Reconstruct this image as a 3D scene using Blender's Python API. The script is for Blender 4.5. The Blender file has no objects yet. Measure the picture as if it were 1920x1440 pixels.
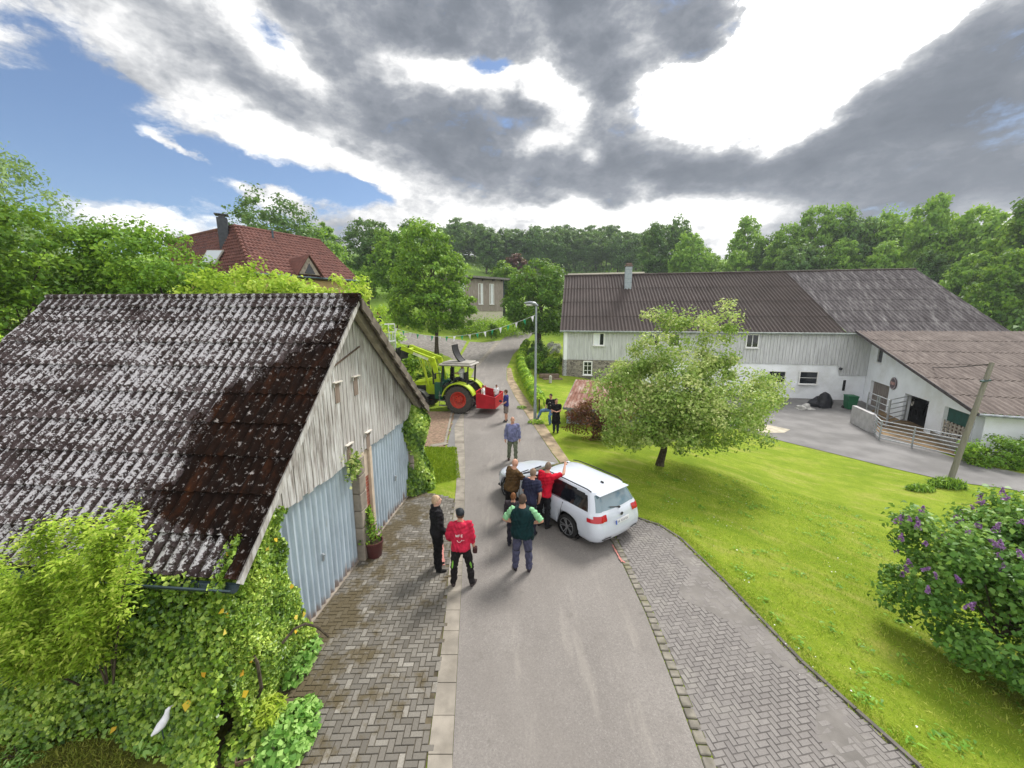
import bpy, bmesh, math, random
import numpy as np
from mathutils import Vector, Matrix, geometry
R = math.radians
C = bpy.context.scene.collection
SC = bpy.context.scene
# ------------------------------------------------------------------ camera
PITCH, CAM_H, FPX = R(10.3), 5.7, 721.0      # focal length in units of the 1920 px wide photo
cd = bpy.data.cameras.new('camera'); cam = bpy.data.objects.new('camera', cd); C.objects.link(cam)
cd.sensor_width = 36; cd.lens = 36*FPX/1920; cd.clip_start = .05; cd.clip_end = 4000
cam.location = (0, 0, CAM_H); cam.rotation_euler = (R(90)-PITCH, 0, 0)
SC.camera = cam
SC.view_settings.view_transform = 'Standard'; SC.view_settings.look = 'None'
SC.view_settings.exposure = 0.38; SC.view_settings.gamma = 1
SC.cycles.max_bounces = 6; SC.cycles.diffuse_bounces = 3; SC.cycles.glossy_bounces = 2
SC.cycles.transmission_bounces = 3; SC.cycles.transparent_max_bounces = 4; SC.cycles.volume_bounces = 0
SC.cycles.use_denoising = True
def ray(px, py):
    u = (px-960)/FPX; v = (720-py)/FPX
    return u, math.cos(PITCH)+v*math.sin(PITCH), v*math.cos(PITCH)-math.sin(PITCH)
def gp(px, py, z=0.0):
    r = ray(px, py); t = (z-CAM_H)/r[2]; return Vector((r[0]*t, r[1]*t, z))
def at(px, py, Y):
    r = ray(px, py); t = Y/r[1]; return Vector((r[0]*t, Y, CAM_H+r[2]*t))
# ------------------------------------------------------------------ sun and sky
SUN_AZ, SUN_EL = R(38), R(50)                # right of and in front of the camera, high
sl = bpy.data.lights.new('sun', 'SUN'); sl.energy = 3.5; sl.angle = R(17); sl.color = (1, .96, .90)
so = bpy.data.objects.new('sun', sl); C.objects.link(so)
sd = Vector((math.sin(SUN_AZ)*math.cos(SUN_EL), math.cos(SUN_AZ)*math.cos(SUN_EL), math.sin(SUN_EL)))
so.rotation_euler = sd.to_track_quat('Z', 'Y').to_euler(); so.location = (10, 10, 60)
def nn(nt, typ, **kw):
    n = nt.nodes.new(typ)
    for k, v in kw.items():
        if k == 'ins':
            for kk, vv in v.items():
                if isinstance(vv, bpy.types.NodeSocket): nt.links.new(vv, n.inputs[kk])
                else: n.inputs[kk].default_value = vv
        else: setattr(n, k, v)
    return n
def mth(nt, op, a, b=None, c=None, clamp=False):
    n = nn(nt, 'ShaderNodeMath', operation=op, use_clamp=clamp)
    for i, v in enumerate((a, b, c)):
        if v is None: continue
        if isinstance(v, bpy.types.NodeSocket): nt.links.new(v, n.inputs[i])
        else: n.inputs[i].default_value = v
    return n.outputs[0]
def mrange(nt, v, a, b, c=0.0, d=1.0, smooth=True):
    n = nn(nt, 'ShaderNodeMapRange', interpolation_type='SMOOTHSTEP' if smooth else 'LINEAR')
    nt.links.new(v, n.inputs[0])
    for i, x in zip((1, 2, 3, 4), (a, b, c, d)): n.inputs[i].default_value = x
    return n.outputs[0]
def noise(nt, vec, scale, detail=4, rough=.55, col=False, dist=0):
    n = nn(nt, 'ShaderNodeTexNoise', ins={'Scale': scale, 'Detail': detail, 'Roughness': rough, 'Distortion': dist})
    if vec is not None: nt.links.new(vec, n.inputs['Vector'])
    return n.outputs[1 if col else 0]
def mixc(nt, f, a, b, blend='MIX'):
    n = nn(nt, 'ShaderNodeMix', data_type='RGBA', blend_type=blend)
    for i, v in ((0, f), (6, a), (7, b)):
        if isinstance(v, bpy.types.NodeSocket): nt.links.new(v, n.inputs[i])
        elif i == 0: n.inputs[0].default_value = v
        else: n.inputs[i].default_value = (*v, 1)
    return n.outputs[2]
def ramp(nt, f, stops):
    n = nn(nt, 'ShaderNodeValToRGB'); nt.links.new(f, n.inputs[0])
    e = n.color_ramp.elements
    while len(e) < len(stops): e.new(.5)
    for x, (p, c) in zip(e, stops): x.position = p; x.color = (*c, 1)
    return n.outputs[0]
def build_world():
    w = bpy.data.worlds.new('World'); SC.world = w; w.use_nodes = True
    nt = w.node_tree; nt.nodes.clear()
    out = nn(nt, 'ShaderNodeOutputWorld')
    sky = nn(nt, 'ShaderNodeTexSky', sky_type='NISHITA', sun_disc=False, sun_elevation=SUN_EL, sun_rotation=SUN_AZ, altitude=400, air_density=1.0, dust_density=.6, ozone_density=2.2)
    bg1 = nn(nt, 'ShaderNodeBackground', ins={'Color': mixc(nt, 1.0, sky.outputs[0], (.90, .97, 1.05), 'MULTIPLY'), 'Strength': .098})
    tc = nn(nt, 'ShaderNodeTexCoord')
    sep = nn(nt, 'ShaderNodeSeparateXYZ', ins={0: tc.outputs['Generated']})
    az = mth(nt, 'ARCTAN2', sep.outputs[0], sep.outputs[1]); el = mth(nt, 'ARCSINE', sep.outputs[2])
    P = nn(nt, 'ShaderNodeCombineXYZ', ins={0: az, 1: el}).outputs[0]
    S = nn(nt, 'ShaderNodeVectorMath', operation='MULTIPLY', ins={0: P, 1: (1, 1.7, 1)}).outputs[0]
    def warp(V, scale, amp, det, rough=.55):
        nc = noise(nt, S, scale, det, rough, True)
        s = nn(nt, 'ShaderNodeVectorMath', operation='SUBTRACT', ins={0: nc, 1: (.5, .5, .5)}).outputs[0]
        s = nn(nt, 'ShaderNodeVectorMath', operation='MULTIPLY', ins={0: s, 1: (amp, amp*.6, 0)}).outputs[0]
        return nn(nt, 'ShaderNodeVectorMath', operation='ADD', ins={0: V, 1: s}).outputs[0]
    P1 = warp(warp(warp(P, 3.2, .18, 3), 10, .10, 8, .62), 30, .022, 6, .65)
    def blob(px, py, rx, ry, rot, amt, inner=0.0):
        r = Vector(ray(px, py)).normalized()
        a, e = math.atan2(r.x, r.y), math.asin(r.z)
        mp = nn(nt, 'ShaderNodeMapping', vector_type='TEXTURE', ins={'Location': (a, e, 0), 'Rotation': (0, 0, R(rot)), 'Scale': (rx, ry, 1)})
        nt.links.new(P1, mp.inputs[0])
        ln = nn(nt, 'ShaderNodeVectorMath', operation='LENGTH', ins={0: mp.outputs[0]}).outputs['Value']
        return mrange(nt, ln, inner, 1.0, amt, 0.0)
    def total(base, blobs):
        v = base
        for b in blobs: v = mth(nt, 'ADD', v, blob(*b))
        return v
    streak = nn(nt, 'ShaderNodeMapping', ins={'Rotation': (0, 0, R(22)), 'Scale': (1, 3.2, 1)}); nt.links.new(P1, streak.inputs[0])
    fb1 = mth(nt, 'SUBTRACT', noise(nt, streak.outputs[0], 3.0, 9, .62), .5)
    fb2 = mth(nt, 'SUBTRACT', noise(nt, S, 5.5, 10, .62), .5)
    # clear blue openings; radii in radians of azimuth / elevation
    blue = total(mth(nt, 'ADD', mth(nt, 'MULTIPLY', fb1, 2.9), mth(nt, 'MULTIPLY', fb2, 2.4)), [
        (110, 300, .40, .17, -12, .68), (340, 345, .34, .11, -16, .60), (85, 200, .16, .12, 0, .35), (130, 60, .08, .16, 0, .3), (40, 30, .05, .05, 0, .5),
        (500, 40, .15, .06, -35, .75), (912, 108, .08, .035, 0, 1.0), (480, 335, .24, .06, -8, .85), (660, 375, .13, .05, 0, .9), (240, 330, .3, .1, -20, .4), (250, 170, .12, .05, -30, .5), (620, 345, .16, .035, -12, .6),
        (-350, 120, .6, .4, 0, .8), (10, 60, .09, .10, 0, -.4), (230, 30, .14, .10, -30, -.5), (430, 110, .20, .08, -30, -.6), (345, 285, .06, .03, -20, -1.0), (395, 312, .05, .02, -20, -.8), (500, 368, .13, .03, -10, -1.3), (320, 415, .25, .03, 0, -.35), (210, 195, .05, .02, 0, -.4)])
    bluem = mrange(nt, blue, .25, .95)
    vor = nn(nt, 'ShaderNodeTexVoronoi', feature='F1', ins={'Vector': warp(S, 9, .10, 4), 'Scale': 5.5, 'Detail': 4.0, 'Roughness': .6}).outputs['Distance']
    puff = mth(nt, 'SUBTRACT', .42, vor)
    dark = total(mth(nt, 'ADD', .86, mth(nt, 'ADD', mth(nt, 'MULTIPLY', puff, .8), mth(nt, 'ADD', mth(nt, 'MULTIPLY', fb1, 1.8), mth(nt, 'MULTIPLY', fb2, 2.2)))), [
        (960, -30, .72, .30, 2, .95), (720, 50, .34, .14, -10, .45), (1310, 40, .26, .12, 25, 1.0), (1090, 115, .16, .11, -6, .8),
        (640, 200, .46, .10, -12, .45), (800, 240, .42, .14, -6, .75), (460, 160, .34, .07, -32, .30), (920, 310, .28, .09, -6, .70), (700, 345, .22, .05, -15, .55),
        (1140, 235, .20, .12, 15, .75), (1270, 290, .40, .10, -2, .80), (1420, 285, .36, .11, 6, .80), (1660, 260, .44, .17, 16, .75), (1800, 140, .36, .26, 40, .65), (1180, 335, .34, .06, 0, .7), (1800, 360, .6, .08, 0, .75), (985, 210, .08, .08, 0, .6),
        (1270, 160, .24, .085, 12, -1.6), (1520, 75, .34, .22, 30, -2.0), (1250, 415, .44, .06, 0, -1.3), (1040, 395, .2, .035, 0, -.8), (1040, 155, .14, .09, -20, -1.5), (1480, 225, .13, .08, 0, -1.0), (860, 140, .26, .06, -4, -1.6), (550, 108, .20, .06, -24, -1.0), (190, 60, .10, .10, -35, -.2), (330, 150, .40, .12, -32, .30), (640, 312, .36, .045, -18, -1.0), (290, 245, .16, .05, -20, -.4), (480, 282, .22, .04, -22, -.7), (1900, 20, .08, .06, 0, -.6), (1760, 10, .07, .05, 40, -.8), (1005, 262, .11, .05, 0, -1.0), (1090, 290, .07, .035, 0, -.9), (490, 365, .24, .04, 0, -.5), (1910, 300, .05, .02, 0, -.5)])
    behind = mrange(nt, sep.outputs[1], .15, -.35, 0, .75)  # cloud out of view is whitened to fill the camera-facing walls
    dd = mth(nt, 'SUBTRACT', dark, behind)
    body = ramp(nt, mrange(nt, dd, -.15, 2.1, 0, 1, False), [(0, (1.6, 1.6, 1.58)), (.11, (1.22, 1.22, 1.22)), (.22, (.86, .875, .90)), (.34, (.58, .605, .65)), (.48, (.38, .412, .47)), (.68, (.265, .297, .35)), (.95, (.205, .235, .285))])
    # forward glow of the hidden sun through thin cloud, and extra brightness on cloud opposite the sun, added as fill
    dot = nn(nt, 'ShaderNodeVectorMath', operation='DOT_PRODUCT', ins={0: tc.outputs['Generated'], 1: tuple(sd)}).outputs['Value']
    glow = mth(nt, 'ADD', mth(nt, 'MULTIPLY', mrange(nt, dot, .80, 1.0, 0, 2.0), mrange(nt, dd, .05, .4, 1, 0)), mrange(nt, sep.outputs[1], .1, -.5, 0, .25))
    body = nn(nt, 'ShaderNodeMix', data_type='RGBA', blend_type='ADD', ins={0: 1.0, 6: body, 7: nn(nt, 'ShaderNodeCombineXYZ', ins={0: glow, 1: glow, 2: glow}).outputs[0]}).outputs[2]
    bg2 = nn(nt, 'ShaderNodeBackground', ins={'Color': body, 'Strength': .62})
    mx = nn(nt, 'ShaderNodeMixShader', ins={0: bluem, 1: bg2.outputs[0], 2: bg1.outputs[0]})
    nt.links.new(mx.outputs[0], out.inputs[0])
    w.cycles.sampling_method = 'MANUAL'; w.cycles.sample_map_resolution = 384
build_world()
# ------------------------------------------------------------------ naming
def thing(name, label, cat, loc=(0, 0, 0), rz=0, group=None):
    o = bpy.data.objects.new(name, None); C.objects.link(o); o.empty_display_size = .2
    o.location = loc; o.rotation_euler = (0, 0, rz)
    return tag(o, label, cat, group)
def tag(o, label, cat, group=None, kind=None):
    o['label'] = label; o['category'] = cat
    if group: o['group'] = group
    if kind: o['kind'] = kind
    return o
def mesh_obj(name, me, mat=None, parent=None, smooth=False):
    o = bpy.data.objects.new(name, me); C.objects.link(o)
    if mat is not None:
        for m in (mat if isinstance(mat, (list, tuple)) else [mat]): me.materials.append(m)
    if smooth:
        me.polygons.foreach_set('use_smooth', [True]*len(me.polygons))
    if parent: o.parent = parent
    return o
def copy_tree(o, parent=None):
    c = o.copy(); C.objects.link(c); c.parent = parent
    for ch in o.children: copy_tree(ch, c)
    return c
# ------------------------------------------------------------------ mesh builder
class MB:
    def __init__(s): s.v = []; s.f = []; s.m = []; s.mi = 0
    def add(s, vs, fs):
        b = len(s.v); s.v += [tuple(x) for x in vs]; s.f += [tuple(b+i for i in f) for f in fs]; s.m += [s.mi]*len(fs); return s
    def box(s, c, d, rz=0, M=None):
        x, y, z = d[0]/2, d[1]/2, d[2]/2
        vs = [Vector((i*x, j*y, k*z)) for k in (-1, 1) for j in (-1, 1) for i in (-1, 1)]
        rot = M or Matrix.Rotation(rz, 3, 'Z')
        return s.add([rot @ q+Vector(c) for q in vs], [(0, 2, 3, 1), (4, 5, 7, 6), (0, 1, 5, 4), (2, 6, 7, 3), (1, 3, 7, 5), (0, 4, 6, 2)])
    def bbox(s, c, d, b=.01, rz=0, M=None):           # box with chamfered edges
        x, y, z = d[0]/2, d[1]/2, d[2]/2; b = min(b, x*.9, y*.9, z*.9)
        rot = M or Matrix.Rotation(rz, 3, 'Z')
        bm = bmesh.new(); bmesh.ops.create_cube(bm, size=1)
        for q in bm.verts: q.co = Vector((q.co.x*2*x, q.co.y*2*y, q.co.z*2*z))
        bmesh.ops.bevel(bm, geom=bm.edges[:], offset=b, segments=1, affect='EDGES')
        bm.verts.index_update()
        s.add([rot @ q.co+Vector(c) for q in bm.verts], [[q.index for q in f.verts] for f in bm.faces]); bm.free(); return s
    def beam(s, a, b, w, h=None):                       # rectangular bar between two points
        a, b = Vector(a), Vector(b); d = b-a; h = h or w
        q = d.to_track_quat('X', 'Z').to_matrix()
        return s.box((a+b)/2, (d.length, w, h), M=q)
    def tube(s, pts, rad, n=8, cap=True, flat=None):
        pts = [Vector(p) for p in pts]; rad = rad if hasattr(rad, '__len__') else [rad]*len(pts)
        rings = []; up = None
        for i, p in enumerate(pts):
            d = (pts[min(i+1, len(pts)-1)]-pts[max(i-1, 0)]).normalized()
            if up is None: up = Vector((0, 0, 1)) if abs(d.z) < .9 else Vector((0, 1, 0))
            a = d.cross(up).normalized(); b = a.cross(d).normalized(); up = b
            r = rad[i]; rx, ry = (r if hasattr(r, '__len__') else (r, r))
            rings.append([p+a*rx*math.cos(2*math.pi*k/n)+b*ry*math.sin(2*math.pi*k/n) for k in range(n)])
        vs = [q for r in rings for q in r]
        fs = [(i*n+k, i*n+(k+1) % n, (i+1)*n+(k+1) % n, (i+1)*n+k) for i in range(len(pts)-1) for k in range(n)]
        if cap: fs += [tuple(range(n))[::-1], tuple((len(pts)-1)*n+k for k in range(n))]
        return s.add(vs, fs)
    def lathe(s, prof, c=(0, 0, 0), n=24, axis='Z'):   # prof: (radius, height)
        vs = []
        for r, h in prof:
            for k in range(n):
                a = 2*math.pi*k/n; p = (r*math.cos(a), r*math.sin(a), h)
                if axis == 'Y': p = (p[0], p[2], p[1])
                if axis == 'X': p = (p[2], p[0], p[1])
                vs.append((p[0]+c[0], p[1]+c[1], p[2]+c[2]))
        m = len(prof)
        return s.add(vs, [(i*n+k, i*n+(k+1) % n, (i+1)*n+(k+1) % n, (i+1)*n+k) for i in range(m-1) for k in range(n)])
    def ell(s, c, r, n=12, m=8, M=None):
        vs = []; M = M or Matrix.Identity(3)
        for i in range(m+1):
            t = math.pi*i/m
            for k in range(n):
                a = 2*math.pi*k/n
                vs.append(M @ Vector((r[0]*math.sin(t)*math.cos(a), r[1]*math.sin(t)*math.sin(a), r[2]*math.cos(t)))+Vector(c))
        return s.add(vs, [(i*n+k, (i+1)*n+k, (i+1)*n+(k+1) % n, i*n+(k+1) % n) for i in range(m) for k in range(n)])
    def quad(s, *p): return s.add(p, [tuple(range(len(p)))])
    def prism(s, poly, z0, z1):                          # vertical prism on an xy polygon
        n = len(poly)
        vs = [(x, y, z0) for x, y in poly]+[(x, y, z1) for x, y in poly]
        return s.add(vs, [tuple(range(n))[::-1], tuple(range(n, 2*n))]+[(i, (i+1) % n, n+(i+1) % n, n+i) for i in range(n)])
    def slab(s, poly3, off):                             # any polygon given thickness along a vector
        n = len(poly3); off = Vector(off)
        vs = [Vector(p) for p in poly3]+[Vector(p)+off for p in poly3]
        return s.add(vs, [tuple(range(n))[::-1], tuple(range(n, 2*n))]+[(i, (i+1) % n, n+(i+1) % n, n+i) for i in range(n)])
    def mesh(s, name):
        me = bpy.data.meshes.new(name); me.from_pydata(s.v, [], s.f); me.update()
        bm = bmesh.new(); bm.from_mesh(me); bmesh.ops.remove_doubles(bm, verts=bm.verts[:], dist=1e-5)
        bmesh.ops.recalc_face_normals(bm, faces=bm.faces[:]) ; bm.to_mesh(me); bm.free()
        return me
    def build(s, name, mat, parent=None, smooth=False):
        me = bpy.data.meshes.new(name); me.from_pydata(s.v, [], s.f)
        if any(s.m): me.polygons.foreach_set('material_index', s.m)
        bm = bmesh.new(); bm.from_mesh(me); bmesh.ops.recalc_face_normals(bm, faces=bm.faces[:]); bm.to_mesh(me); bm.free()
        o = mesh_obj(name, me, mat, parent, smooth)
        if smooth:
            try: me.set_sharp_from_angle(angle=R(40))
            except Exception: pass
        return o
# ------------------------------------------------------------------ materials
def newmat(name, rough=.8, metal=0, spec=.3):
    m = bpy.data.materials.new(name); m.use_nodes = True; nt = m.node_tree
    b = nt.nodes['Principled BSDF']; b.inputs['Roughness'].default_value = rough; b.inputs['Metallic'].default_value = metal
    b.inputs['Specular IOR Level'].default_value = spec
    return m, nt, b
def objco(nt): return nn(nt, 'ShaderNodeTexCoord').outputs['Object']
def geoco(nt): return nn(nt, 'ShaderNodeNewGeometry').outputs['Position']
def bump(nt, b, h, strength=.4, dist=.01):
    n = nn(nt, 'ShaderNodeBump', ins={'Height': h, 'Strength': strength, 'Distance': dist}); nt.links.new(n.outputs[0], b.inputs['Normal'])
def scaled(nt, v, s): return nn(nt, 'ShaderNodeVectorMath', operation='MULTIPLY', ins={0: v, 1: s}).outputs[0]
def plain(name, col, rough=.7, metal=0, var=.25, scale=6, spec=.3, dirt=None, bmp=0):
    m, nt, b = newmat(name, rough, metal, spec); co = objco(nt)
    f = noise(nt, co, scale, 5)
    lo = tuple(c*(1-var) for c in col); hi = tuple(min(1, c*(1+var)) for c in col)
    c = mixc(nt, mrange(nt, f, .3, .7), lo, hi)
    if dirt: c = mixc(nt, mth(nt, 'MULTIPLY', mrange(nt, noise(nt, co, scale*.37, 6, .65), .48, .72), .6), c, dirt)
    nt.links.new(c, b.inputs['Base Color'])
    if bmp: bump(nt, b, noise(nt, co, scale*6, 4), bmp, .01)
    return m
def attr(nt, name): return nn(nt, 'ShaderNodeAttribute', attribute_name=name).outputs['Fac']
def leafmat(name, dark, mid, light, trans=.35, rough=.5, spec=.25, k=1.9):
    dark, mid, light = (tuple(min(.8, c*k) for c in q) for q in (dark, mid, light)); trans = min(.45, trans+.04)
    m, nt, b = newmat(name, rough, 0, spec)
    c = ramp(nt, attr(nt, 'tint'), [(0, dark), (.5, mid), (1, light)])
    nt.links.new(c, b.inputs['Base Color'])
    out = nt.nodes['Material Output']
    tr = nn(nt, 'ShaderNodeBsdfTranslucent', ins={'Color': mixc(nt, .25, c, (.5, .6, .05))})
    mx = nn(nt, 'ShaderNodeMixShader', ins={0: trans, 1: b.outputs[0], 2: tr.outputs[0]})
    nt.links.new(mx.outputs[0], out.inputs[0])
    return m
def tinted(name, dark, mid, light, rough=.85, dirt=None, dscale=1.2, xb=None):
    m, nt, b = newmat(name, rough); co = objco(nt)
    c = ramp(nt, attr(nt, 'tint'), [(0, dark), (.5, mid), (1, light)])
    c = mixc(nt, mrange(nt, noise(nt, co, 45, 4), .3, .7, 0, .35), c, tuple(x*.55 for x in mid))
    dm = noise(nt, co, dscale, 8, .7)
    if xb: dm = mth(nt, 'ADD', dm, mrange(nt, nn(nt, 'ShaderNodeSeparateXYZ', ins={0: co}).outputs[0], xb[0], xb[1], 0, .13))
    if dirt: c = mixc(nt, mrange(nt, dm, .52, .64, 0, .85), c, dirt)
    nt.links.new(c, b.inputs['Base Color']); bump(nt, b, noise(nt, co, 70, 3), .35, .01)
    return m
# ------------------------------------------------------------------ leaves
def kite_mesh(name, cen, size, normals=None, up=.3, lw=(1., .62), seed=0, tint=None, bend=.12, tang=None, rnd=.55):
    rng = np.random.default_rng(seed); cen = np.asarray(cen, float); n = len(cen)
    nr = rng.normal(size=(n, 3)); nr /= np.linalg.norm(nr, axis=1)[:, None]
    if normals is not None: nr = nr*rnd+np.asarray(normals)
    nr[:, 2] += up; nr /= np.linalg.norm(nr, axis=1)[:, None]+1e-9
    t = rng.normal(size=(n, 3)) if tang is None else np.asarray(tang)+rng.normal(size=(n, 3))*.35
    t -= nr*np.sum(t*nr, 1)[:, None]; t /= np.linalg.norm(t, axis=1)[:, None]+1e-9
    b = np.cross(nr, t)
    s = (np.asarray(size)*rng.uniform(.5, 1.5, n))[:, None]
    L, W = lw
    V = np.stack([cen-t*s*.5*L, cen-t*s*.08*L+b*s*.5*W+nr*s*bend, cen+t*s*.5*L-nr*s*bend, cen-t*s*.08*L-b*s*.5*W+nr*s*bend], 1).reshape(-1, 3)
    me = bpy.data.meshes.new(name)
    me.vertices.add(4*n); me.vertices.foreach_set('co', V.ravel())
    me.loops.add(4*n); me.loops.foreach_set('vertex_index', np.arange(4*n, dtype=np.int32))
    me.polygons.add(n); me.polygons.foreach_set('loop_start', np.arange(0, 4*n, 4, dtype=np.int32))
    try: me.polygons.foreach_set('loop_total', np.full(n, 4, dtype=np.int32))
    except Exception: pass
    me.update(calc_edges=True)
    if tint is None: tint = rng.uniform(0, 1, n)
    a = me.attributes.new('tint', 'FLOAT', 'FACE'); a.data.foreach_set('value', np.clip(tint, 0, 1).astype(np.float32))
    return me
def crown_points(blobs, nclump, nleaf, cr, seed, flat=.6, shell=.55, droop=0):
    rng = np.random.default_rng(seed); bl = np.array(blobs, float)
    w = (bl[:, 3]*bl[:, 4]*bl[:, 5])**.667; w /= w.sum()
    k = rng.choice(len(bl), nclump, p=w)
    d = rng.normal(size=(nclump, 3)); d /= np.linalg.norm(d, axis=1)[:, None]
    r = shell+(1-shell)*rng.uniform(0, 1, nclump)**.7
    cc = bl[k, :3]+d*bl[k, 3:6]*r[:, None]
    cr_ = cr*rng.uniform(.55, 1.4, nclump)
    idx = rng.integers(0, nclump, nleaf)
    off = rng.normal(size=(nleaf, 3)); off /= np.linalg.norm(off, axis=1)[:, None]; off *= (rng.uniform(0, 1, nleaf)**.45)[:, None]
    p = cc[idx]+off*cr_[idx][:, None]*np.array([1, 1, flat])
    if droop: p[:, 2] -= droop*np.abs(rng.normal(size=nleaf))
    ct = rng.uniform(.1, .8, nclump)
    tint = ct[idx]*.65+rng.uniform(0, .45, nleaf)
    outn = off*.8+d[idx]*.5
    return p, tint, cc, outn
def trunk_mb(base, top, r0, r1, limbs, seed, n=8, wob=.05):
    rng = random.Random(seed); mb = MB(); b, t = Vector(base), Vector(top); L = (t-b).length
    pts = [b.lerp(t, i/6)+Vector((rng.uniform(-1, 1), rng.uniform(-1, 1), 0))*wob*L*(.3 if i in (0,) else 1)*.5 for i in range(7)]
    rad = [r0*1.35]+[r0+(r1-r0)*i/6 for i in range(1, 7)]
    mb.tube(pts, rad, n)
    for e in limbs:
        e = Vector(e); k = rng.uniform(.45, 1); i = min(5, int(k*6)); s = pts[i].lerp(pts[i+1], k*6-i)
        md = s.lerp(e, .5)+Vector((rng.uniform(-.1, .1), rng.uniform(-.1, .1), .12))*(e-s).length
        r = (r0+(r1-r0)*k)*.5
        mb.tube([s, s.lerp(md, .6), md, md.lerp(e, .5), e], [r, r*.75, r*.55, r*.35, r*.12], 5)
    return mb
def scale_pts(a, s): return [tuple(x*s for x in q) for q in a]
# ------------------------------------------------------------------ terrain
def sst(a, b, x):
    t = np.clip((np.asarray(x, float)-a)/(b-a), 0, 1); return t*t*(3-2*t)
def Tn(x, y):
    x = np.asarray(x, float); y = np.asarray(y, float)
    yy = y+np.minimum(15, 1.1*np.maximum(0, -x-6))*sst(10, 30, y)
    t = np.clip(yy-60, 0, 105)
    z = .0024*np.clip(yy-24, 0, 36)**2+.1728*t+.0006*t*t+.02*np.maximum(0, yy-165)
    return z-1.2*sst(4.6, 13, x)*(1-sst(38, 58, y))
def T(x, y): return float(Tn(x, y))
def gt(px, py):                                          # where the line of sight meets the terrain
    r = ray(px, py); t = .5
    while t < 400:
        x, y, z = r[0]*t, r[1]*t, CAM_H+r[2]*t
        if z < T(x, y): break
        t += .05+t*.004
    for _ in range(12):
        t2 = t-.02-t*.002
        x, y, z = r[0]*t2, r[1]*t2, CAM_H+r[2]*t2
        if z > T(x, y): break
        t = t2
    return Vector((x, y, T(x, y)))
def pts(lst): return [tuple(gt(*p)[:2]) for p in lst]
def inpoly(x, y, poly):
    c = False; n = len(poly)
    for i in range(n):
        x1, y1 = poly[i]; x2, y2 = poly[i-1]
        if (y1 > y) != (y2 > y) and x < (x2-x1)*(y-y1)/(y2-y1)+x1: c = not c
    return c
def sheet(name, poly, off, mat, step=.6, kind='structure'):
    P = []
    for i in range(len(poly)):                           # split long edges so the sheet drapes
        a, b = Vector(poly[i]), Vector(poly[(i+1) % len(poly)]); k = max(1, int((b-a).length/step))
        P += [a.lerp(b, j/k) for j in range(k)]
    n = len(P); edges = [(i, (i+1) % n) for i in range(n)]
    xs = [p.x for p in P]; ys = [p.y for p in P]
    x = min(xs)+step/2
    while x < max(xs):
        y = min(ys)+step/2
        while y < max(ys):
            if inpoly(x, y, poly): P.append(Vector((x, y)))
            y += step
        x += step
    v, e, f, *_ = geometry.delaunay_2d_cdt(P, edges, [tuple(range(n))], 1, 1e-4)
    me = bpy.data.meshes.new(name)
    me.from_pydata([(p.x, p.y, T(p.x, p.y)+off) for p in v], [], [tuple(q) for q in f]); me.update()
    bm = bmesh.new(); bm.from_mesh(me)
    for q in bm.faces:
        if q.normal.z < 0: q.normal_flip()
    bm.to_mesh(me); bm.free()
    o = mesh_obj(name, me, mat, None, True); o['kind'] = kind
    return o
def grassmat():
    m, nt, b = newmat('grass_turf', .95, 0, .1); p = geoco(nt)
    f1 = noise(nt, p, .55, 6, .6); f2 = noise(nt, scaled(nt, p, (1, .55, 1)), 5, 5, .7); f3 = noise(nt, p, 60, 3, .7)
    c = ramp(nt, f1, [(.3, (.11, .21, .010)), (.45, (.20, .29, .016)), (.58, (.27, .355, .03)), (.72, (.37, .37, .08))])
    f4 = noise(nt, scaled(nt, nn(nt, 'ShaderNodeVectorRotate', rotation_type='Z_AXIS', ins={'Vector': p, 'Angle': .6}).outputs[0], (.5, 1.9, 1)), 1.1, 7, .68)
    c = mixc(nt, mrange(nt, f4, .50, .68, 0, .8), c, (.41, .39, .11)); c = mixc(nt, mrange(nt, f4, .48, .33, 0, .6), c, (.10, .20, .010))
    c = mixc(nt, mrange(nt, f2, .32, .72, 0, .5), c, (.13, .22, .012))
    c = mixc(nt, mrange(nt, f3, .35, .7, 0, .5), c, (.29, .355, .05))
    # worn, brownish turf in front of the ivy at the left
    sp = nn(nt, 'ShaderNodeSeparateXYZ', ins={0: p})
    w = mth(nt, 'MULTIPLY', mrange(nt, sp.outputs[0], -2.6, -4.0), mrange(nt, sp.outputs[1], 9, 6.5))
    worn = ramp(nt, noise(nt, p, 3, 7, .7), [(.35, (.075, .085, .016)), (.5, (.135, .14, .028)), (.62, (.16, .18, .035)), (.75, (.20, .165, .075))])
    c = mixc(nt, w, c, worn)
    far = mrange(nt, sp.outputs[1], 35, 80)
    c = mixc(nt, far, c, mixc(nt, f1, (.11, .21, .03), (.20, .31, .05)))
    nt.links.new(c, b.inputs['Base Color']); bump(nt, b, mth(nt, 'ADD', f3, noise(nt, p, 14, 4)), .9, .04)
    return m
M_grass = grassmat()
xs = np.unique(np.concatenate([np.linspace(-600, -60, 28), np.linspace(-60, -20, 41), np.linspace(-20, 45, 110), np.linspace(45, 90, 40), np.linspace(90, 600, 26)]))
ys = np.unique(np.concatenate([np.linspace(-40, 0, 14), np.linspace(0, 70, 118), np.linspace(70, 180, 70), np.linspace(180, 900, 20)]))
gx, gy = np.meshgrid(xs, ys); gz = Tn(gx, gy)
V = np.stack([gx.ravel(), gy.ravel(), gz.ravel()], 1); nx = len(xs)
F = [(j*nx+i, j*nx+i+1, (j+1)*nx+i+1, (j+1)*nx+i) for j in range(len(ys)-1) for i in range(nx-1)]
me = bpy.data.meshes.new('ground'); me.from_pydata(V.tolist(), [], F); me.update()
o = mesh_obj('ground', me, M_grass, None, True); o['kind'] = 'structure'
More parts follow.
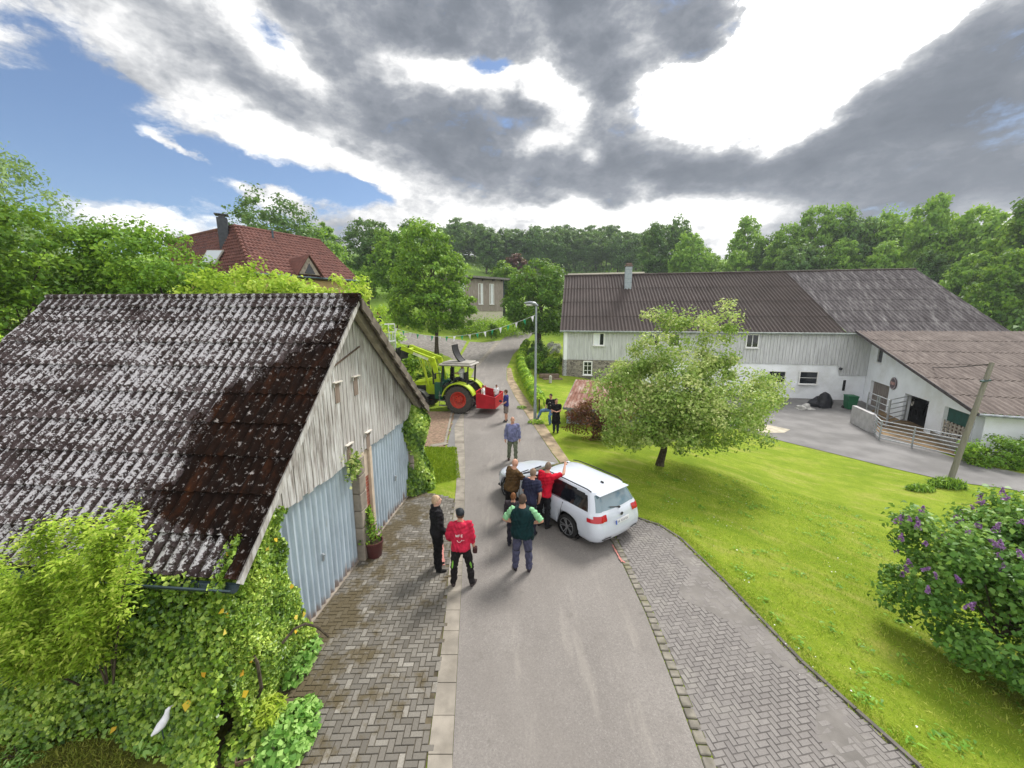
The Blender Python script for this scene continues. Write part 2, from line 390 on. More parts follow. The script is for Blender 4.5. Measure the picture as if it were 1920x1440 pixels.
# ------------------------------------------------------------------ road and paved surfaces
def asphalt():
    m, nt, b = newmat('worn_asphalt', .85, 0, .35); p = geoco(nt)
    base = ramp(nt, noise(nt, scaled(nt, p, (1, .35, 1)), .9, 6, .6), [(.3, (.148, .134, .123)), (.5, (.19, .173, .159)), (.7, (.228, .209, .193))])
    sp = noise(nt, p, 160, 2, .7); gr = noise(nt, p, 42, 4, .75); base = mixc(nt, mrange(nt, gr, .38, .50, .55, 0), base, (.10, .094, .09)); base = mixc(nt, mrange(nt, gr, .54, .66, 0, .5), base, (.34, .32, .305))
    c = mixc(nt, mrange(nt, sp, .42, .7, 0, .55), base, (.285, .268, .255))
    c = mixc(nt, mrange(nt, noise(nt, p, 100, 2, .6), .58, .68, 0, .5), c, (.09, .085, .08))
    mt = noise(nt, p, .35, 4, .6); c = mixc(nt, mrange(nt, mt, .42, .60, 0, .4), c, (.165, .15, .137)); c = mixc(nt, mrange(nt, noise(nt, scaled(nt, p, (1.6, .22, 1)), 1.2, 6, .65), .52, .66, 0, .35), c, (.31, .285, .255))
    st = noise(nt, p, 2.2, 8, .7)
    c = mixc(nt, mrange(nt, st, .57, .70, 0, .5), c, (.12, .11, .10))
    nt.links.new(c, b.inputs['Base Color']); bump(nt, b, sp, .5, .006)
    return m
M_asphalt = asphalt()
roadL = pts([(840, 1900), (848, 1440), (860, 1200), (870, 1000), (872, 870), (869, 800), (870, 765), (878, 720), (890, 690), (912, 662), (940, 637), (968, 618), (1002, 603)])
roadR = pts([(1440, 1900), (1320, 1440), (1262, 1280), (1210, 1150), (1150, 1020), (1090, 925), (1035, 850), (995, 790), (966, 745), (950, 712), (950, 690), (962, 665), (980, 645), (1000, 625), (1030, 606)])
sheet('road', roadL+roadR[::-1], .012, M_asphalt, .7)
M_gravel = plain('grey_gravel_surface', (.22, .205, .19), .95, 0, .3, 3, .2, (.13, .12, .10), .6)
side = pts([(893, 688), (905, 668), (935, 641), (962, 622), (940, 634), (890, 640), (830, 632), (770, 622), (740, 640), (785, 652), (830, 665), (870, 690)])
side = pts([(888, 692), (912, 662), (938, 638), (905, 642), (865, 637), (800, 628), (745, 622), (735, 640), (790, 652), (840, 668), (872, 685)])
sheet('gravel_yard', side, .006, M_gravel, .8)
M_kerb = plain('pale_concrete', (.255, .23, .195), .9, 0, .22, 2.5, .25, (.16, .14, .11), .4)
kl = pts([(884, 690), (893, 690), (937, 641), (929, 641)])
sheet('kerb_line', kl, .02, M_kerb, .8)
M_dirt = plain('sandy_verge', (.30, .235, .16), .95, 0, .35, 2, .15, (.14, .15, .05), .7)
verge = [tuple(Vector(p)+Vector((.02, 0))) for p in pts([(1060, 880), (1035, 850), (995, 790), (966, 745), (951, 715), (950, 690)])]
verge2 = pts([(1085, 890), (1066, 862), (1020, 795), (990, 752), (964, 712), (958, 690)])
sheet('dirt_verge', verge+verge2[::-1], .02, M_dirt, .5)
# farmyard drive at the right, lying lower than the road
M_yard = plain('yard_asphalt', (.175, .17, .168), .9, 0, .22, .7, .3, (.15, .145, .14), .3)
yard = pts([(1330, 742), (1420, 740), (1605, 744), (1640, 752), (1690, 775), (1650, 808), (1800, 862), (1990, 905), (2150, 960), (2250, 1010), (2060, 975), (1900, 918), (1780, 902), (1650, 872), (1570, 852), (1470, 828), (1415, 812), (1360, 800)])
sheet('farmyard_drive', yard, .02, M_yard, .9)
M_pale = plain('pale_broken_concrete', (.42, .38, .30), .9, 0, .25, 2)
sheet('concrete_patch', pts([(1408, 803), (1440, 797), (1482, 806), (1470, 812), (1425, 812)]), .03, M_pale, .5)
M_cowdirt = plain('trodden_mud', (.20, .135, .07), .9, 0, .4, 1.6, .25, (.10, .065, .035), .6)
sheet('pen_floor', pts([(1634, 803), (1618, 775), (1660, 762), (1712, 790), (1770, 815), (1818, 850), (1800, 858), (1720, 835), (1660, 818)]), .035, M_cowdirt, .6)
# near-left kerb strip of concrete slabs
def edge_x(line, y):
    for (x1, y1), (x2, y2) in zip(line, line[1:]):
        if min(y1, y2) <= y <= max(y1, y2): return x1+(x2-x1)*(y-y1)/(y2-y1)
    return line[-1][0] if y > line[-1][1] else line[0][0]
kerbOut = pts([(778, 1900), (800, 1440), (836, 1150), (846, 1010), (856, 905), (852, 800)])
mb = MB(); tints = []
rng = random.Random(5)
y = 1.6
while y < 22.5:
    L = .5; a0, a1 = edge_x(kerbOut, y), edge_x(roadL, y)-.005; b0, b1 = edge_x(kerbOut, y+L-.012), edge_x(roadL, y+L-.012)-.005
    z = .018+rng.uniform(0, .004)
    mb.slab([(a0, y, -.05), (a1, y, -.05), (b1, y+L-.012, -.05), (b0, y+L-.012, -.05)], (0, 0, .05+z)); y += L
o = mb.build('kerb_strip', M_kerb); o['kind'] = 'structure'
# herringbone pavers: every block a real block, all in one surface
def herringbone(name, poly, origin, ang, mat, joint_mat, seed, sz=.2, zt=.022):
    rng = random.Random(seed); ca, sa = math.cos(ang), math.sin(ang)
    vs, fs, tn = [], [], []
    xs_, ys_ = zip(*poly); cx, cy = (min(xs_)+max(xs_))/2, (min(ys_)+max(ys_))/2; rad = max(max(xs_)-min(xs_), max(ys_)-min(ys_))
    h = sz/2; N = int(rad/h)+4
    def block(u, v, du, dv):
        cu, cv = u+du/2, v+dv/2
        X, Y = cx+cu*ca-cv*sa, cy+cu*sa+cv*ca
        if not inpoly(X, Y, poly): return
        g, c = .003, .006; dz = rng.uniform(-.003, .003); tx, ty = rng.uniform(-.01, .01), rng.uniform(-.01, .01)
        b = len(vs)
        for ins, z in ((g, zt-.008), (g+c, zt)):
            for sx, sy in ((0, 0), (1, 0), (1, 1), (0, 1)):
                uu = u+(du-ins if sx else ins); vv = v+(dv-ins if sy else ins)
                vs.append((cx+uu*ca-vv*sa, cy+uu*sa+vv*ca, z+dz+tx*(uu-cu)+ty*(vv-cv)))
        k = min(1, max(0, rng.gauss(.45, .2)+(.3 if rng.random() < .07 else 0)))
        fs.append((b+4, b+5, b+6, b+7)); tn.append(k)
        for i in range(4): fs.append((b+i, b+(i+1) % 4, b+4+(i+1) % 4, b+4+i)); tn.append(k*.6)
    for i in range(-N, N):
        for j in range(-N, N):
            m = (i-j) % 4
            if m == 0: block(i*h, j*h, sz, h)
            if m == 3: block(i*h, j*h-h*0, h, sz) if False else block(i*h, j*h, h, sz)
    me = bpy.data.meshes.new(name); me.from_pydata(vs, [], fs); me.update()
    a = me.attributes.new('tint', 'FLOAT', 'FACE'); a.data.foreach_set('value', np.array(tn, np.float32))
    o = mesh_obj(name, me, mat); o['kind'] = 'structure'
    # blocks of a tile pattern that missed the outline are backed by the joint sheet
    s = sheet(name+'_bed', poly, .008, joint_mat, .6)
    return o
M_pav1 = tinted('grey_clay_pavers', (.11, .10, .085), (.165, .152, .132), (.29, .272, .24), .85, (.085, .065, .030), 1.3, (-2.0, -3.5))
M_pav2 = tinted('violet_grey_pavers', (.18, .166, .16), (.212, .197, .188), (.25, .234, .222), .9, (.24, .226, .208), .6)
M_joint = plain('paver_joints', (.085, .07, .045), .95, 0, .4, 3)
M_joint2, nt, b = newmat('sandy_joints', .95); co = objco(nt); nt.links.new(mixc(nt, mrange(nt, noise(nt, co, .5, 7, .65), .46, .62, 0, .95), (.10, .09, .082), (.215, .202, .187)), b.inputs['Base Color'])
paveL = [(edge_x(kerbOut, 1.6)-.01, 1.6)]+[(x-.01, y) for x, y in kerbOut if 1.7 < y < 11.2]+[(edge_x(kerbOut, 11.2)-.01, 11.2), (-2.6, 11.6), (-3.35, 11.5), (-3.75, 7.5), (-3.95, 4.4), (-3.6, 1.6)]
herringbone('paving', paveL, (0, 0), R(2), M_pav1, M_joint, 3, .18)
pr_in = [(p[0]+.17, p[1]) for p in roadR if 1.5 < p[1] < 10.2]
prOut = pts([(1980, 1800), (1720, 1440), (1600, 1330), (1500, 1240), (1350, 1085), (1275, 1010), (1235, 985), (1190, 970)])
paveR = [(roadR[0][0]+.17, 1.4)]+pr_in+[(2.75, 10.6)]+prOut[::-1]+[(prOut[0][0], 1.4)]
herringbone('parking_bay', paveR, (0, 0), R(10), M_pav2, M_joint2, 4, .165, .016)
# sand and dust swept over the outer blocks, level with their tops so that only the higher ones show
outer = [(edge_x(prOut, yy)-.04, yy) for yy in np.arange(2.6, 9.6, .22)]; inner = [(x-max(.12, .62+.34*math.sin(1.9*y+1)+.18*math.sin(4.7*y)), y) for x, y in outer]
sheet('dust_film', outer+inner[::-1],   .0158, plain('swept_dust', (.18, .168, .157), .95, 0, .22, 1.4, .15, (.16, .15, .138), .5), .25)
# line of mossy setts between road and parking bay
mb = MB(); rng = random.Random(8)
y = 1.5
while y < 9.6:
    L = rng.uniform(.13, .19); x = edge_x(roadR, y); x2 = edge_x(roadR, y+L)
    mb.bbox(((x+x2)/2+.085, y+L/2, .004), (.145, L-.02, .05+rng.uniform(0, .008)), .012, math.atan2(-(x2-x), L)); y += L
M_sett = plain('mossy_setts', (.20, .185, .158), .9, 0, .3, 5, .2, (.15, .145, .05), .6)
o = mb.build('sett_line', M_sett); o['kind'] = 'structure'
# dark edging along the lawn side
M_edge = plain('dark_edging_stone', (.115, .105, .095), .9, 0, .3, 4)
mb = MB(); pp = [Vector((x, y, 0)) for x, y in prOut]
for a, b in zip(pp, pp[1:]):
    k = max(1, round((b-a).length/.5))
    for i in range(k):
        p, q = a.lerp(b, i/k), a.lerp(b, (i+.98)/k); d = (q-p).normalized(); mb.beam(p+Vector((.03, .0, .0)), q+Vector((.03, 0, .0)), .055, .085)
o = mb.build('lawn_edging', M_edge); o['kind'] = 'structure'
# sprayed pink-red marks on the surface
M_spray = plain('red_marking_spray', (.46, .19, .165), .9, 0, .25, 30)
def mark(name, px, off, w):
    a, b = gp(*px[0]), gp(*px[1]); d = (b-a).normalized(); n = Vector((-d.y, d.x, 0)); r_ = random.Random(len(name)); k = 14
    vs = []; 
    for i in range(k+1):
        p = a.lerp(b, i/k); ww = w*r_.uniform(.3, .8)
        vs += [p-n*ww/2+Vector((0, 0, off)), p+n*ww/2+Vector((0, 0, off))]
    m = MB(); m.add(vs, [(2*i, 2*i+1, 2*i+3, 2*i+2) for i in range(k)]); o = m.build(name, M_spray); o['kind'] = 'structure'
mark('paint_mark', ((1148, 1024), (1166, 1056)), .04, .07)
mark('paint_mark', ((1160, 1048), (1172, 1058)), .041, .05)
mark('paint_mark', ((829, 1018), (832, 1062)), .034, .09)
# strip beyond the garage: brick paving, concrete edging, turf square
M_brown = plain('brown_brick_paving', (.26, .18, .13), .9, 0, .25, 8, .2, (.16, .15, .09), .3)
mb = MB(); bp = pts([(796, 838), (800, 772), (852, 772), (834, 838)]); rng = random.Random(2); 
x0, x1, y0, y1 = min(p[0] for p in bp), max(p[0] for p in bp), min(p[1] for p in bp), max(p[1] for p in bp)
yy = y0; r_ = 0
while yy < y1:
    xx = x0+(r_ % 2)*.1
    while xx < x1:
        if inpoly(xx, yy, bp): mb.bbox((xx, yy, .012+rng.uniform(0, .005)), (.195, .095, .04), .006)
        xx += .205
    yy += .105; r_ += 1
o = mb.build('brick_path', M_brown); o['kind'] = 'structure'
sheet('brick_path_bed', bp, .01, M_joint, .6)
sheet('asphalt_strip', pts([(852, 772), (870, 772), (860, 838), (838, 838)]), .008, M_yard, .6)
mb = MB()
a, b = gp(848, 770), gp(834, 836)
mb.beam(a+Vector((0, 0, .0)), b, .1, .12)
a, b = gp(808, 838), gp(838, 832); mb.beam(a, b, .3, .09)
o = mb.build('concrete_edging', M_kerb); o['kind'] = 'structure'
# grass blades: lawn edges and the nearest lawn
def blades(name, polys, n, h, mat, seed):
    rng = np.random.default_rng(seed); P = []
    for poly, k in polys:
        xs_, ys_ = zip(*poly); c = 0
        while c < k:
            x, y = rng.uniform(min(xs_), max(xs_)), rng.uniform(min(ys_), max(ys_))
            if inpoly(x, y, poly): P.append((x, y)); c += 1
    P = np.array(P); z = Tn(P[:, 0], P[:, 1]); hh = h*rng.uniform(.5, 1.4, len(P))
    cen = np.stack([P[:, 0], P[:, 1], z+hh*.4], 1)
    tang = np.tile([0, 0, 1.0], (len(P), 1))+rng.normal(size=(len(P), 3))*.3
    nrm = rng.normal(size=(len(P), 3)); nrm[:, 2] *= .2
    mesh = kite_mesh(name, cen, hh, nrm, 0, (1, .16), seed, None, .1, tang)
    o = mesh_obj(name, mesh, mat); o['kind'] = 'stuff'; return o
M_blade = leafmat('grass_blades', (.10, .17, .015), (.19, .25, .03), (.33, .33, .08), .3, .7, .1)
turf = pts([(778, 912), (790, 860), (800, 838), (830, 840), (856, 839), (859, 868), (863, 897), (842, 903), (812, 909), (790, 922)])
lawn = [p for p in prOut[::-1]]+[(9.5, 2.2), (11, 9), (9, 14), (5, 13), (3.6, 11.5)]
lawn = [(x+.08, y) for x, y in prOut[1:]]+[(3.7, 12.5), (6, 15), (12, 13), (12, 4), (9, 2.6), (7, 2.4)]
edge_strip = [(x-.04, y) for x, y in prOut[1:]]+[(x+.35, y) for x, y in prOut[1:][::-1]]
o = blades('lawn_grass', [(lawn, 55000), (edge_strip, 7000)], 0, .055, M_blade, 1)
o['label'] = 'short mown grass of the sunny lawn beside the parking bay'; o['category'] = 'grass'
o = blades('turf_grass', [(turf, 9000)], 0, .10, leafmat('turf_blades', (.10, .20, .012), (.19, .30, .02), (.3, .40, .03), .3, .7, .1, 1.0), 2)
o['label'] = 'bright green turf square between the garage ivy and the kerb strip'; o['category'] = 'grass'
worn = pts([(0, 1300), (120, 1330), (260, 1430), (230, 1500), (0, 1500), (-200, 1400)])
o = blades('worn_grass', [(worn, 9000)], 0, .06, leafmat('worn_blades', (.06, .075, .012), (.13, .16, .025), (.22, .21, .05), .25, .8, .1), 3)
o['label'] = 'worn brownish grass below the ivy'; o['category'] = 'grass'

# daisies sprinkled over the lawn: nobody could count them
rd = np.random.default_rng(6); P = []
while len(P) < 110:
    c_ = (rd.uniform(4.6, 13), rd.uniform(3, 13))
    if inpoly(c_[0], c_[1], lawn):
        for _ in range(rd.integers(1, 9)): x, y = c_[0]+rd.normal()*.25, c_[1]+rd.normal()*.25; P.append((x, y, T(x, y)+.045))
M_daisy = plain('daisy_white', (.75, .75, .70), .8, 0, .05)
o = mesh_obj('daisies', kite_mesh('daisies', P, .028, np.tile([0, 0, 2.0], (len(P), 1)), .5, (1, .9), 7), M_daisy); o['kind'] = 'stuff'; o['label'] = 'tiny white daisies scattered over the lawn'; o['category'] = 'flowers'
# broad-leaved weeds in the turf
P = []
for _ in range(160):
    x0, y0 = rd.uniform(4.6, 12), rd.uniform(3, 14)
    if inpoly(x0, y0, lawn):
        for _ in range(14): x, y = x0+rd.normal()*.09, y0+rd.normal()*.09; P.append((x, y, T(x, y)+rd.uniform(.02, .06)))
o = mesh_obj('lawn_weeds', kite_mesh('lawn_weeds', P, .075, np.tile([0, 0, .8], (len(P), 1)), .4, (1, .4), 9), leafmat('weed_leaf', (.05, .13, .015), (.09, .2, .02), (.16, .28, .04), .3)); o['kind'] = 'stuff'; o['label'] = 'low broad-leaved weeds in the lawn turf'; o['category'] = 'weeds'
# ------------------------------------------------------------------ corrugated / tiled roof plane (bilinear quad, real waves, lapped courses)
def roof_plane(name, a, b, c, d, nw, amp, courses, lap, mat, parent, per=6, thick=.02, shape=1.0, jit=0.0, seed=0):
    """a,b = ridge ends, d,c = eave ends below them (a->d and b->c run down the slope)"""
    a, b, c, d = map(Vector, (a, b, c, d)); n = (b-a).cross(d-a).normalized()
    if n.z < 0: n = -n
    rng = random.Random(seed); nu = nw*per; vs = []; fs = []
    for k in range(courses):
        t0, t1 = k/courses, (k+1)/courses+.012*(k < courses-1)
        base = len(vs)
        jo = [rng.uniform(-jit, jit) for _ in range(nw+1)]
        for ti, t in enumerate((t0, (t0+t1)/2, t1, t1)):
            for i in range(nu+1):
                u = i/nu; p = a.lerp(b, u).lerp(d.lerp(c, u), min(t, 1.02))
                w = math.cos(2*math.pi*u*nw); w = math.copysign(abs(w)**shape, w)
                off = amp*w+lap*(ti/2 if ti < 3 else 1)+jo[int(u*nw)]
                if ti == 3: off -= thick
                vs.append(p+n*off)
        for r_ in range(3):
            for i in range(nu):
                q = base+r_*(nu+1)+i; fs.append((q, q+1, q+nu+2, q+nu+1))
    me = bpy.data.meshes.new(name); me.from_pydata(vs, [], fs); me.update()
    o = mesh_obj(name, me, mat, parent, True)
    try: me.set_sharp_from_angle(angle=R(50))
    except Exception: pass
    return o
def boards(mb, a, b, zlo, zhi, w, n, th=.02, gap=.008, seed=0, lowjit=.02):
    """vertical boards along a->b (xy), zlo/zhi functions of distance"""
    rng = random.Random(seed); a, b = Vector((a[0], a[1], 0)), Vector((b[0], b[1], 0)); L = (b-a).length; d = (b-a)/L; nrm = Vector((n[0], n[1], 0))
    x = 0
    while x < L-.01:
        ww = min(w*rng.uniform(.8, 1.2), L-x); x2 = x+ww-gap; t = th+rng.uniform(0, .008)
        lo = rng.uniform(-lowjit, lowjit)
        p, q = a+d*x, a+d*x2
        vs = [p+Vector((0, 0, zlo(x)+lo)), q+Vector((0, 0, zlo(x2)+lo)), q+Vector((0, 0, zhi(x2))), p+Vector((0, 0, zhi(x)))]
        mb.slab(vs, nrm*t); x += ww
    return mb
def wood(name, cols, streak=(6, 6, .5), rough=.9):
    m, nt, b = newmat(name, rough, 0, .2); co = objco(nt)
    f = noise(nt, scaled(nt, co, streak), 3, 6, .65)
    pr = nn(nt, 'ShaderNodeNewGeometry').outputs['Random Per Island']
    c = ramp(nt, f, [(.28, cols[0]), (.45, cols[1]), (.58, cols[2]), (.75, cols[3])])
    c = mixc(nt, mrange(nt, pr, .35, 1, 0, .65, False), c, cols[1])
    c = mixc(nt, mrange(nt, noise(nt, scaled(nt, co, (1, 1, .35)), 1.3, 6, .7), .52, .7, 0, .6), c, cols[0])
    nt.links.new(c, b.inputs['Base Color']); bump(nt, b, f, .5, .01); return m
# ------------------------------------------------------------------ garage barn at the left
RX0, RX1 = .38, -6.82; RZ, EZn, EZf, EYn, EYf = 6.0, 2.33, 2.7, -3.76, 4.15
def lichen_roof():
    m, nt, b = newmat('lichen_fibre_cement', .97, 0, .04); co = objco(nt)
    sp = nn(nt, 'ShaderNodeSeparateXYZ', ins={0: co}); X, Y = sp.outputs[0], sp.outputs[1]
    base = ramp(nt, noise(nt, co, 2.5, 6, .7), [(.3, (.022, .015, .015)), (.5, (.048, .036, .036)), (.72, (.115, .094, .098))])
    crest = mth(nt, 'COSINE', mth(nt, 'MULTIPLY', mth(nt, 'SUBTRACT', X, RX1), 2*math.pi*41/(RX0-RX1)))
    lap = mth(nt, 'FRACT', mth(nt, 'MULTIPLY', Y, 9/EYn)); lapd = mrange(nt, lap, .0, .16, .10, 0)
    # white lichen scabs, two sizes, mostly on the wave crests
    w1 = noise(nt, co, 11, 6, .75); w2 = noise(nt, co, 38, 3, .6); big = noise(nt, co, .6, 4, .6)
    wm = mth(nt, 'ADD', mth(nt, 'MULTIPLY', w1, .75), mth(nt, 'ADD', mth(nt, 'MULTIPLY', w2, .40), mth(nt, 'MULTIPLY', big, .30)))
    wm = mth(nt, 'SUBTRACT', mth(nt, 'ADD', wm, mth(nt, 'MULTIPLY', crest, .062)), lapd)
    c = mixc(nt, mrange(nt, wm, .735, .785), base, mixc(nt, w2, (.20, .19, .21), (.56, .55, .57)))
    dots = noise(nt, co, 15, 5, .68)
    c = mixc(nt, mrange(nt, mth(nt, 'SUBTRACT', dots, mth(nt, 'MULTIPLY', crest, .03)), .545, .60, 0, .95), c, (.022, .017, .014))
    # big rusty brown moss field widening down the verge, thinning again above the eave
    wid = mth(nt, 'ADD', mrange(nt, Y, -.15, -2.3, .25, 1.95), mrange(nt, Y, -3.15, -3.55, 0, -1.7))
    fld = mth(nt, 'ADD', mth(nt, 'ADD', X, mth(nt, 'SUBTRACT', wid, .38)), mth(nt, 'MULTIPLY', mth(nt, 'SUBTRACT', noise(nt, scaled(nt, co, (1.5, .8, .8)), 1.7, 10, .76), .5), 3.0))
    fld = mth(nt, 'ADD', fld, mth(nt, 'MULTIPLY', mth(nt, 'SUBTRACT', w1, .5), 1.6))
    fm = mrange(nt, fld, -.06, .10)
    moss = ramp(nt, noise(nt, scaled(nt, co, (2.2, .8, .8)), 2.0, 7, .7), [(.3, (.006, .0045, .004)), (.52, (.013, .007, .005)), (.65, (.036, .014, .007)), (.78, (.11, .045, .013))])
    moss = mixc(nt, mrange(nt, w1, .585, .63), moss, (.24, .22, .215))
    c = mixc(nt, fm, c, moss)
    nt.links.new(c, b.inputs['Base Color']); bump(nt, b, mth(nt, 'ADD', w1, dots), .8, .02); return m
M_lich = lichen_roof()
M_farslope = plain('old_fibre_cement', (.20, .17, .15), .92, 0, .35, 5, .2, (.07, .05, .04), .5)
M_oldwood = wood('weathered_boards', [(.10, .08, .066), (.35, .33, .315), (.53, .525, .52), (.66, .665, .68)])
M_bluemetal = plain('pale_blue_corrugated', (.44, .52, .60), .55, 0, .12, 1.5, .35, (.33, .32, .30), .0)
m_, nt, b = newmat('pale_blue_corrugated', .55, 0, .3); co = objco(nt); z_ = nn(nt, 'ShaderNodeSeparateXYZ', ins={0: co}).outputs[2]; f_ = noise(nt, scaled(nt, co, (1, 2.5, .5)), 2.2, 7, .68)
c = ramp(nt, f_, [(.3, (.30, .355, .41)), (.5, (.39, .465, .53)), (.7, (.47, .55, .62))]); c = mixc(nt, mrange(nt, mth(nt, 'SUBTRACT', f_, mth(nt, 'MULTIPLY', z_, .9)), .28, .50, 0, .8), c, (.20, .12, .075)); c = mixc(nt, mrange(nt, noise(nt, scaled(nt, co, (1, 3, .25)), 3, 6, .7), .60, .72, 0, .5), c, (.27, .24, .21)); nt.links.new(c, b.inputs['Base Color']); M_bluemetal = m_
M_concrete = plain('old_concrete', (.27, .235, .195), .9, 0, .3, 3, .2, (.12, .10, .08), .5)
M_plaster = plain('cream_plaster', (.52, .43, .34), .9, 0, .15, 3, .2, (.30, .22, .16), .4)
M_render = plain('grey_render', (.36, .33, .29), .9, 0, .2, 1.5, .2, (.18, .15, .12), .4)
M_zinc = plain('dark_zinc', (.055, .085, .105), .45, .6, .25, 5, .5)
M_steel = plain('galvanised_steel', (.38, .40, .42), .5, .7, .15, 8, .5)
def brickmat(name, a, bcol, mort, sc=(1, 1, 1), rowh=.075, w=.24, plane='XZ'):
    m, nt, b = newmat(name, .9); co = objco(nt); sp = nn(nt, 'ShaderNodeSeparateXYZ', ins={0: co})
    v = nn(nt, 'ShaderNodeCombineXYZ', ins={0: sp.outputs[1 if plane == 'YZ' else 0], 1: sp.outputs[2]}).outputs[0]
    br = nn(nt, 'ShaderNodeTexBrick', ins={'Vector': v, 'Color1': (*a, 1), 'Color2': (*bcol, 1), 'Mortar': (*mort, 1), 'Scale': 1, 'Mortar Size': .006, 'Brick Width': w, 'Row Height': rowh, 'Bias': -.2})
    c = mixc(nt, mrange(nt, noise(nt, co, 9, 5), .35, .7, 0, .5), br.outputs[0], tuple(x*.6 for x in a))
    nt.links.new(c, b.inputs['Base Color']); bump(nt, b, br.outputs[1], -.6, .01); return m
g = thing('barn_garage', 'old barn garage with lichen-covered corrugated roof, weathered gable boards and two pale blue doors', 'garage', (-3.55, 8.2, 0), R(-4.95))
rf = roof_plane('roof', (RX1, 0, RZ), (RX0, 0, RZ), (RX0, EYn, EZn), (RX1, EYn, EZn), 41, .026, 9, .035, M_lich, g, 8, .02, .85, .004, 1)
roof_plane('roof', (RX0, 0, RZ), (RX1, 0, RZ), (RX1, EYf, EZf), (RX0, EYf, EZf), 41, .026, 9, .03, M_farslope, g, 6, .02, 1, .004, 2)
mb = MB(); n_ = 6
for i in range(n_):
    x0 = RX0+.03+(RX1-RX0)*i/n_; x1 = RX0+(RX1-RX0)*(i+1)/n_-.015
    for s, ey, ez in ((-1, EYn, EZn), (1, EYf, EZf)):
        d = Vector((0, ey, ez-RZ)).normalized()*.3; nrm = Vector((0, 0, .055))
        mb.slab([(x0, 0, RZ+.05), (x1, 0, RZ+.05), (x1, d.y, RZ+.05+d.z), (x0, d.y, RZ+.05+d.z)], (0, 0, .028))
    mb.tube([(x0, 0, RZ+.075), (x1, 0, RZ+.075)], .06, 10)
mb.build('ridge_cap', M_lich, g, True)
# verge: lapped dark tiles hanging over the far slope, seen from the gable side; plain board on the near slope
M_verge = plain('grey_verge_tile', (.17, .145, .12), .9, 0, .3, 4, .2, (.07, .055, .045), .4)
mb = MB(); k = 11
for i in range(k):
    p = Vector((RX0, EYf*i/k, RZ+(EZf-RZ)*i/k)); q = Vector((RX0, EYf*(i+1.12)/k, RZ+(EZf-RZ)*(i+1.12)/k))
    up = Vector((0, .62, .78)); q = q+up*.045
    mb.slab([p+Vector((-.16, 0, 0)), p+Vector((.05, 0, .0)), q+Vector((.05, 0, 0)), q+Vector((-.16, 0, 0))], up*.035)
    mb.slab([p+Vector((.05, 0, .02)), q+Vector((.05, 0, .02)), q+Vector((.05, -.02, -.20)), p+Vector((.05, -.02, -.20))], (.022, 0, 0))
mb.build('verge_tiles', M_verge, g)
mb = MB(); mb.beam((RX0-.02, .0, RZ-.06), (RX0-.02, EYn, EZn-.06), .035, .1); mb.build('verge_board', M_oldwood, g)
mb = MB()
for x in (RX0-.18,):
    mb.beam((x, 0, RZ-.13), (x, EYf, EZf-.13), .12, .16); mb.beam((x, 0, RZ-.13), (x, EYn+.1, EZn-.06), .1, .13)
mb.build('rafter', M_concrete, g)
def zroof(y): return (RZ-.05)+(EZn-RZ)*(y/EYn) if y < 0 else (RZ-.05)+(EZf-RZ)*(y/EYf)
mb = MB(); boards(mb, (.02, -3.5), (.02, 3.75), lambda x: 2.52+.03*(x/7.2), lambda x: max(2.5, zroof(x-3.5)-.06), .155, (1, 0), .022, .016, 4, .03)
mb.build('gable_boards', M_oldwood, g)
# walls behind
mb = MB()
prof = [(-3.45, 0), (3.75, 0), (3.75, EZf+.1), (0, RZ-.15), (-3.45, EZn+.15)]
mb.slab([(-.19, y, z) for y, z in prof], (-.12, 0, 0)); mb.slab([(RX1+.35, y, z) for y, z in prof], (.2, 0, 0))
mb.box((RX1/2, -3.35, 1.25), (-RX1-.7, .25, 2.5)); mb.box((RX1/2, 3.65, 1.3), (-RX1-.7, .25, 2.7)); mb.build('wall', M_render, g)
def corr_door(y0, y1):
    o = MB(); k = 0; y = y0; pitch = .165; vs = []
    n = int((y1-y0)/(pitch/8))
    for i in range(n+1):
        y = y0+(y1-y0)*i/n; x = -.06+.028*math.tanh(2.2*math.cos(2*math.pi*(y-y0)/pitch))
        vs += [(x, y, .03), (x, y, 2.56)]
    o.add(vs, [(2*i, 2*i+2, 2*i+3, 2*i+1) for i in range(n)])
    d = o.build('garage_door', M_bluemetal, g, True); 
    h = MB(); h.box((.0, y0+(y1-y0)*.55, 1.05), (.03, .04, .16)); h.box((.03, y0+(y1-y0)*.55, 1.1), (.04, .03, .03)); h.build('handle', M_steel, d)
    h = MB(); h.box((-.05, (y0+y1)/2, .025), (.09, y1-y0, .03)); h.build('threshold', M_concrete, d)
    return d
corr_door(-3.1, -.1); corr_door(.78, 3.4)
mb = MB()
for z in np.arange(0, 2.5, .42): mb.bbox((.0, .07, z+.21), (.26, .3, .405), .015)
mb.build('concrete_pillar', M_concrete, g)
mb = MB(); mb.bbox((-.02, .29, 1.27), (.16, .13, 2.54), .01); mb.bbox((-.02, .70, 1.27), (.16, .13, 2.54), .01); mb.bbox((-.045, .49, 2.2), (.1, .28, .68), .01); mb.build('plaster_pier', M_plaster, g)
mb = MB(); mb.box((-.06, .495, .93), (.1, .28, 1.86)); mb.build('brick_panel', brickmat('red_brick', (.34, .085, .05), (.24, .06, .04), (.42, .36, .30), plane='YZ'), g)
mb = MB()
for z in np.arange(0, 2.5, .5): mb.bbox((-.02, 3.55, z+.25), (.28, .28, .48), .02)
mb.bbox((.12, 3.62, .3), (.35, .45, .6), .06); mb.build('stone_corner', plain('pale_sandstone', (.33, .29, .24), .9, 0, .3, 3, .2, (.15, .12, .09), .6), g)
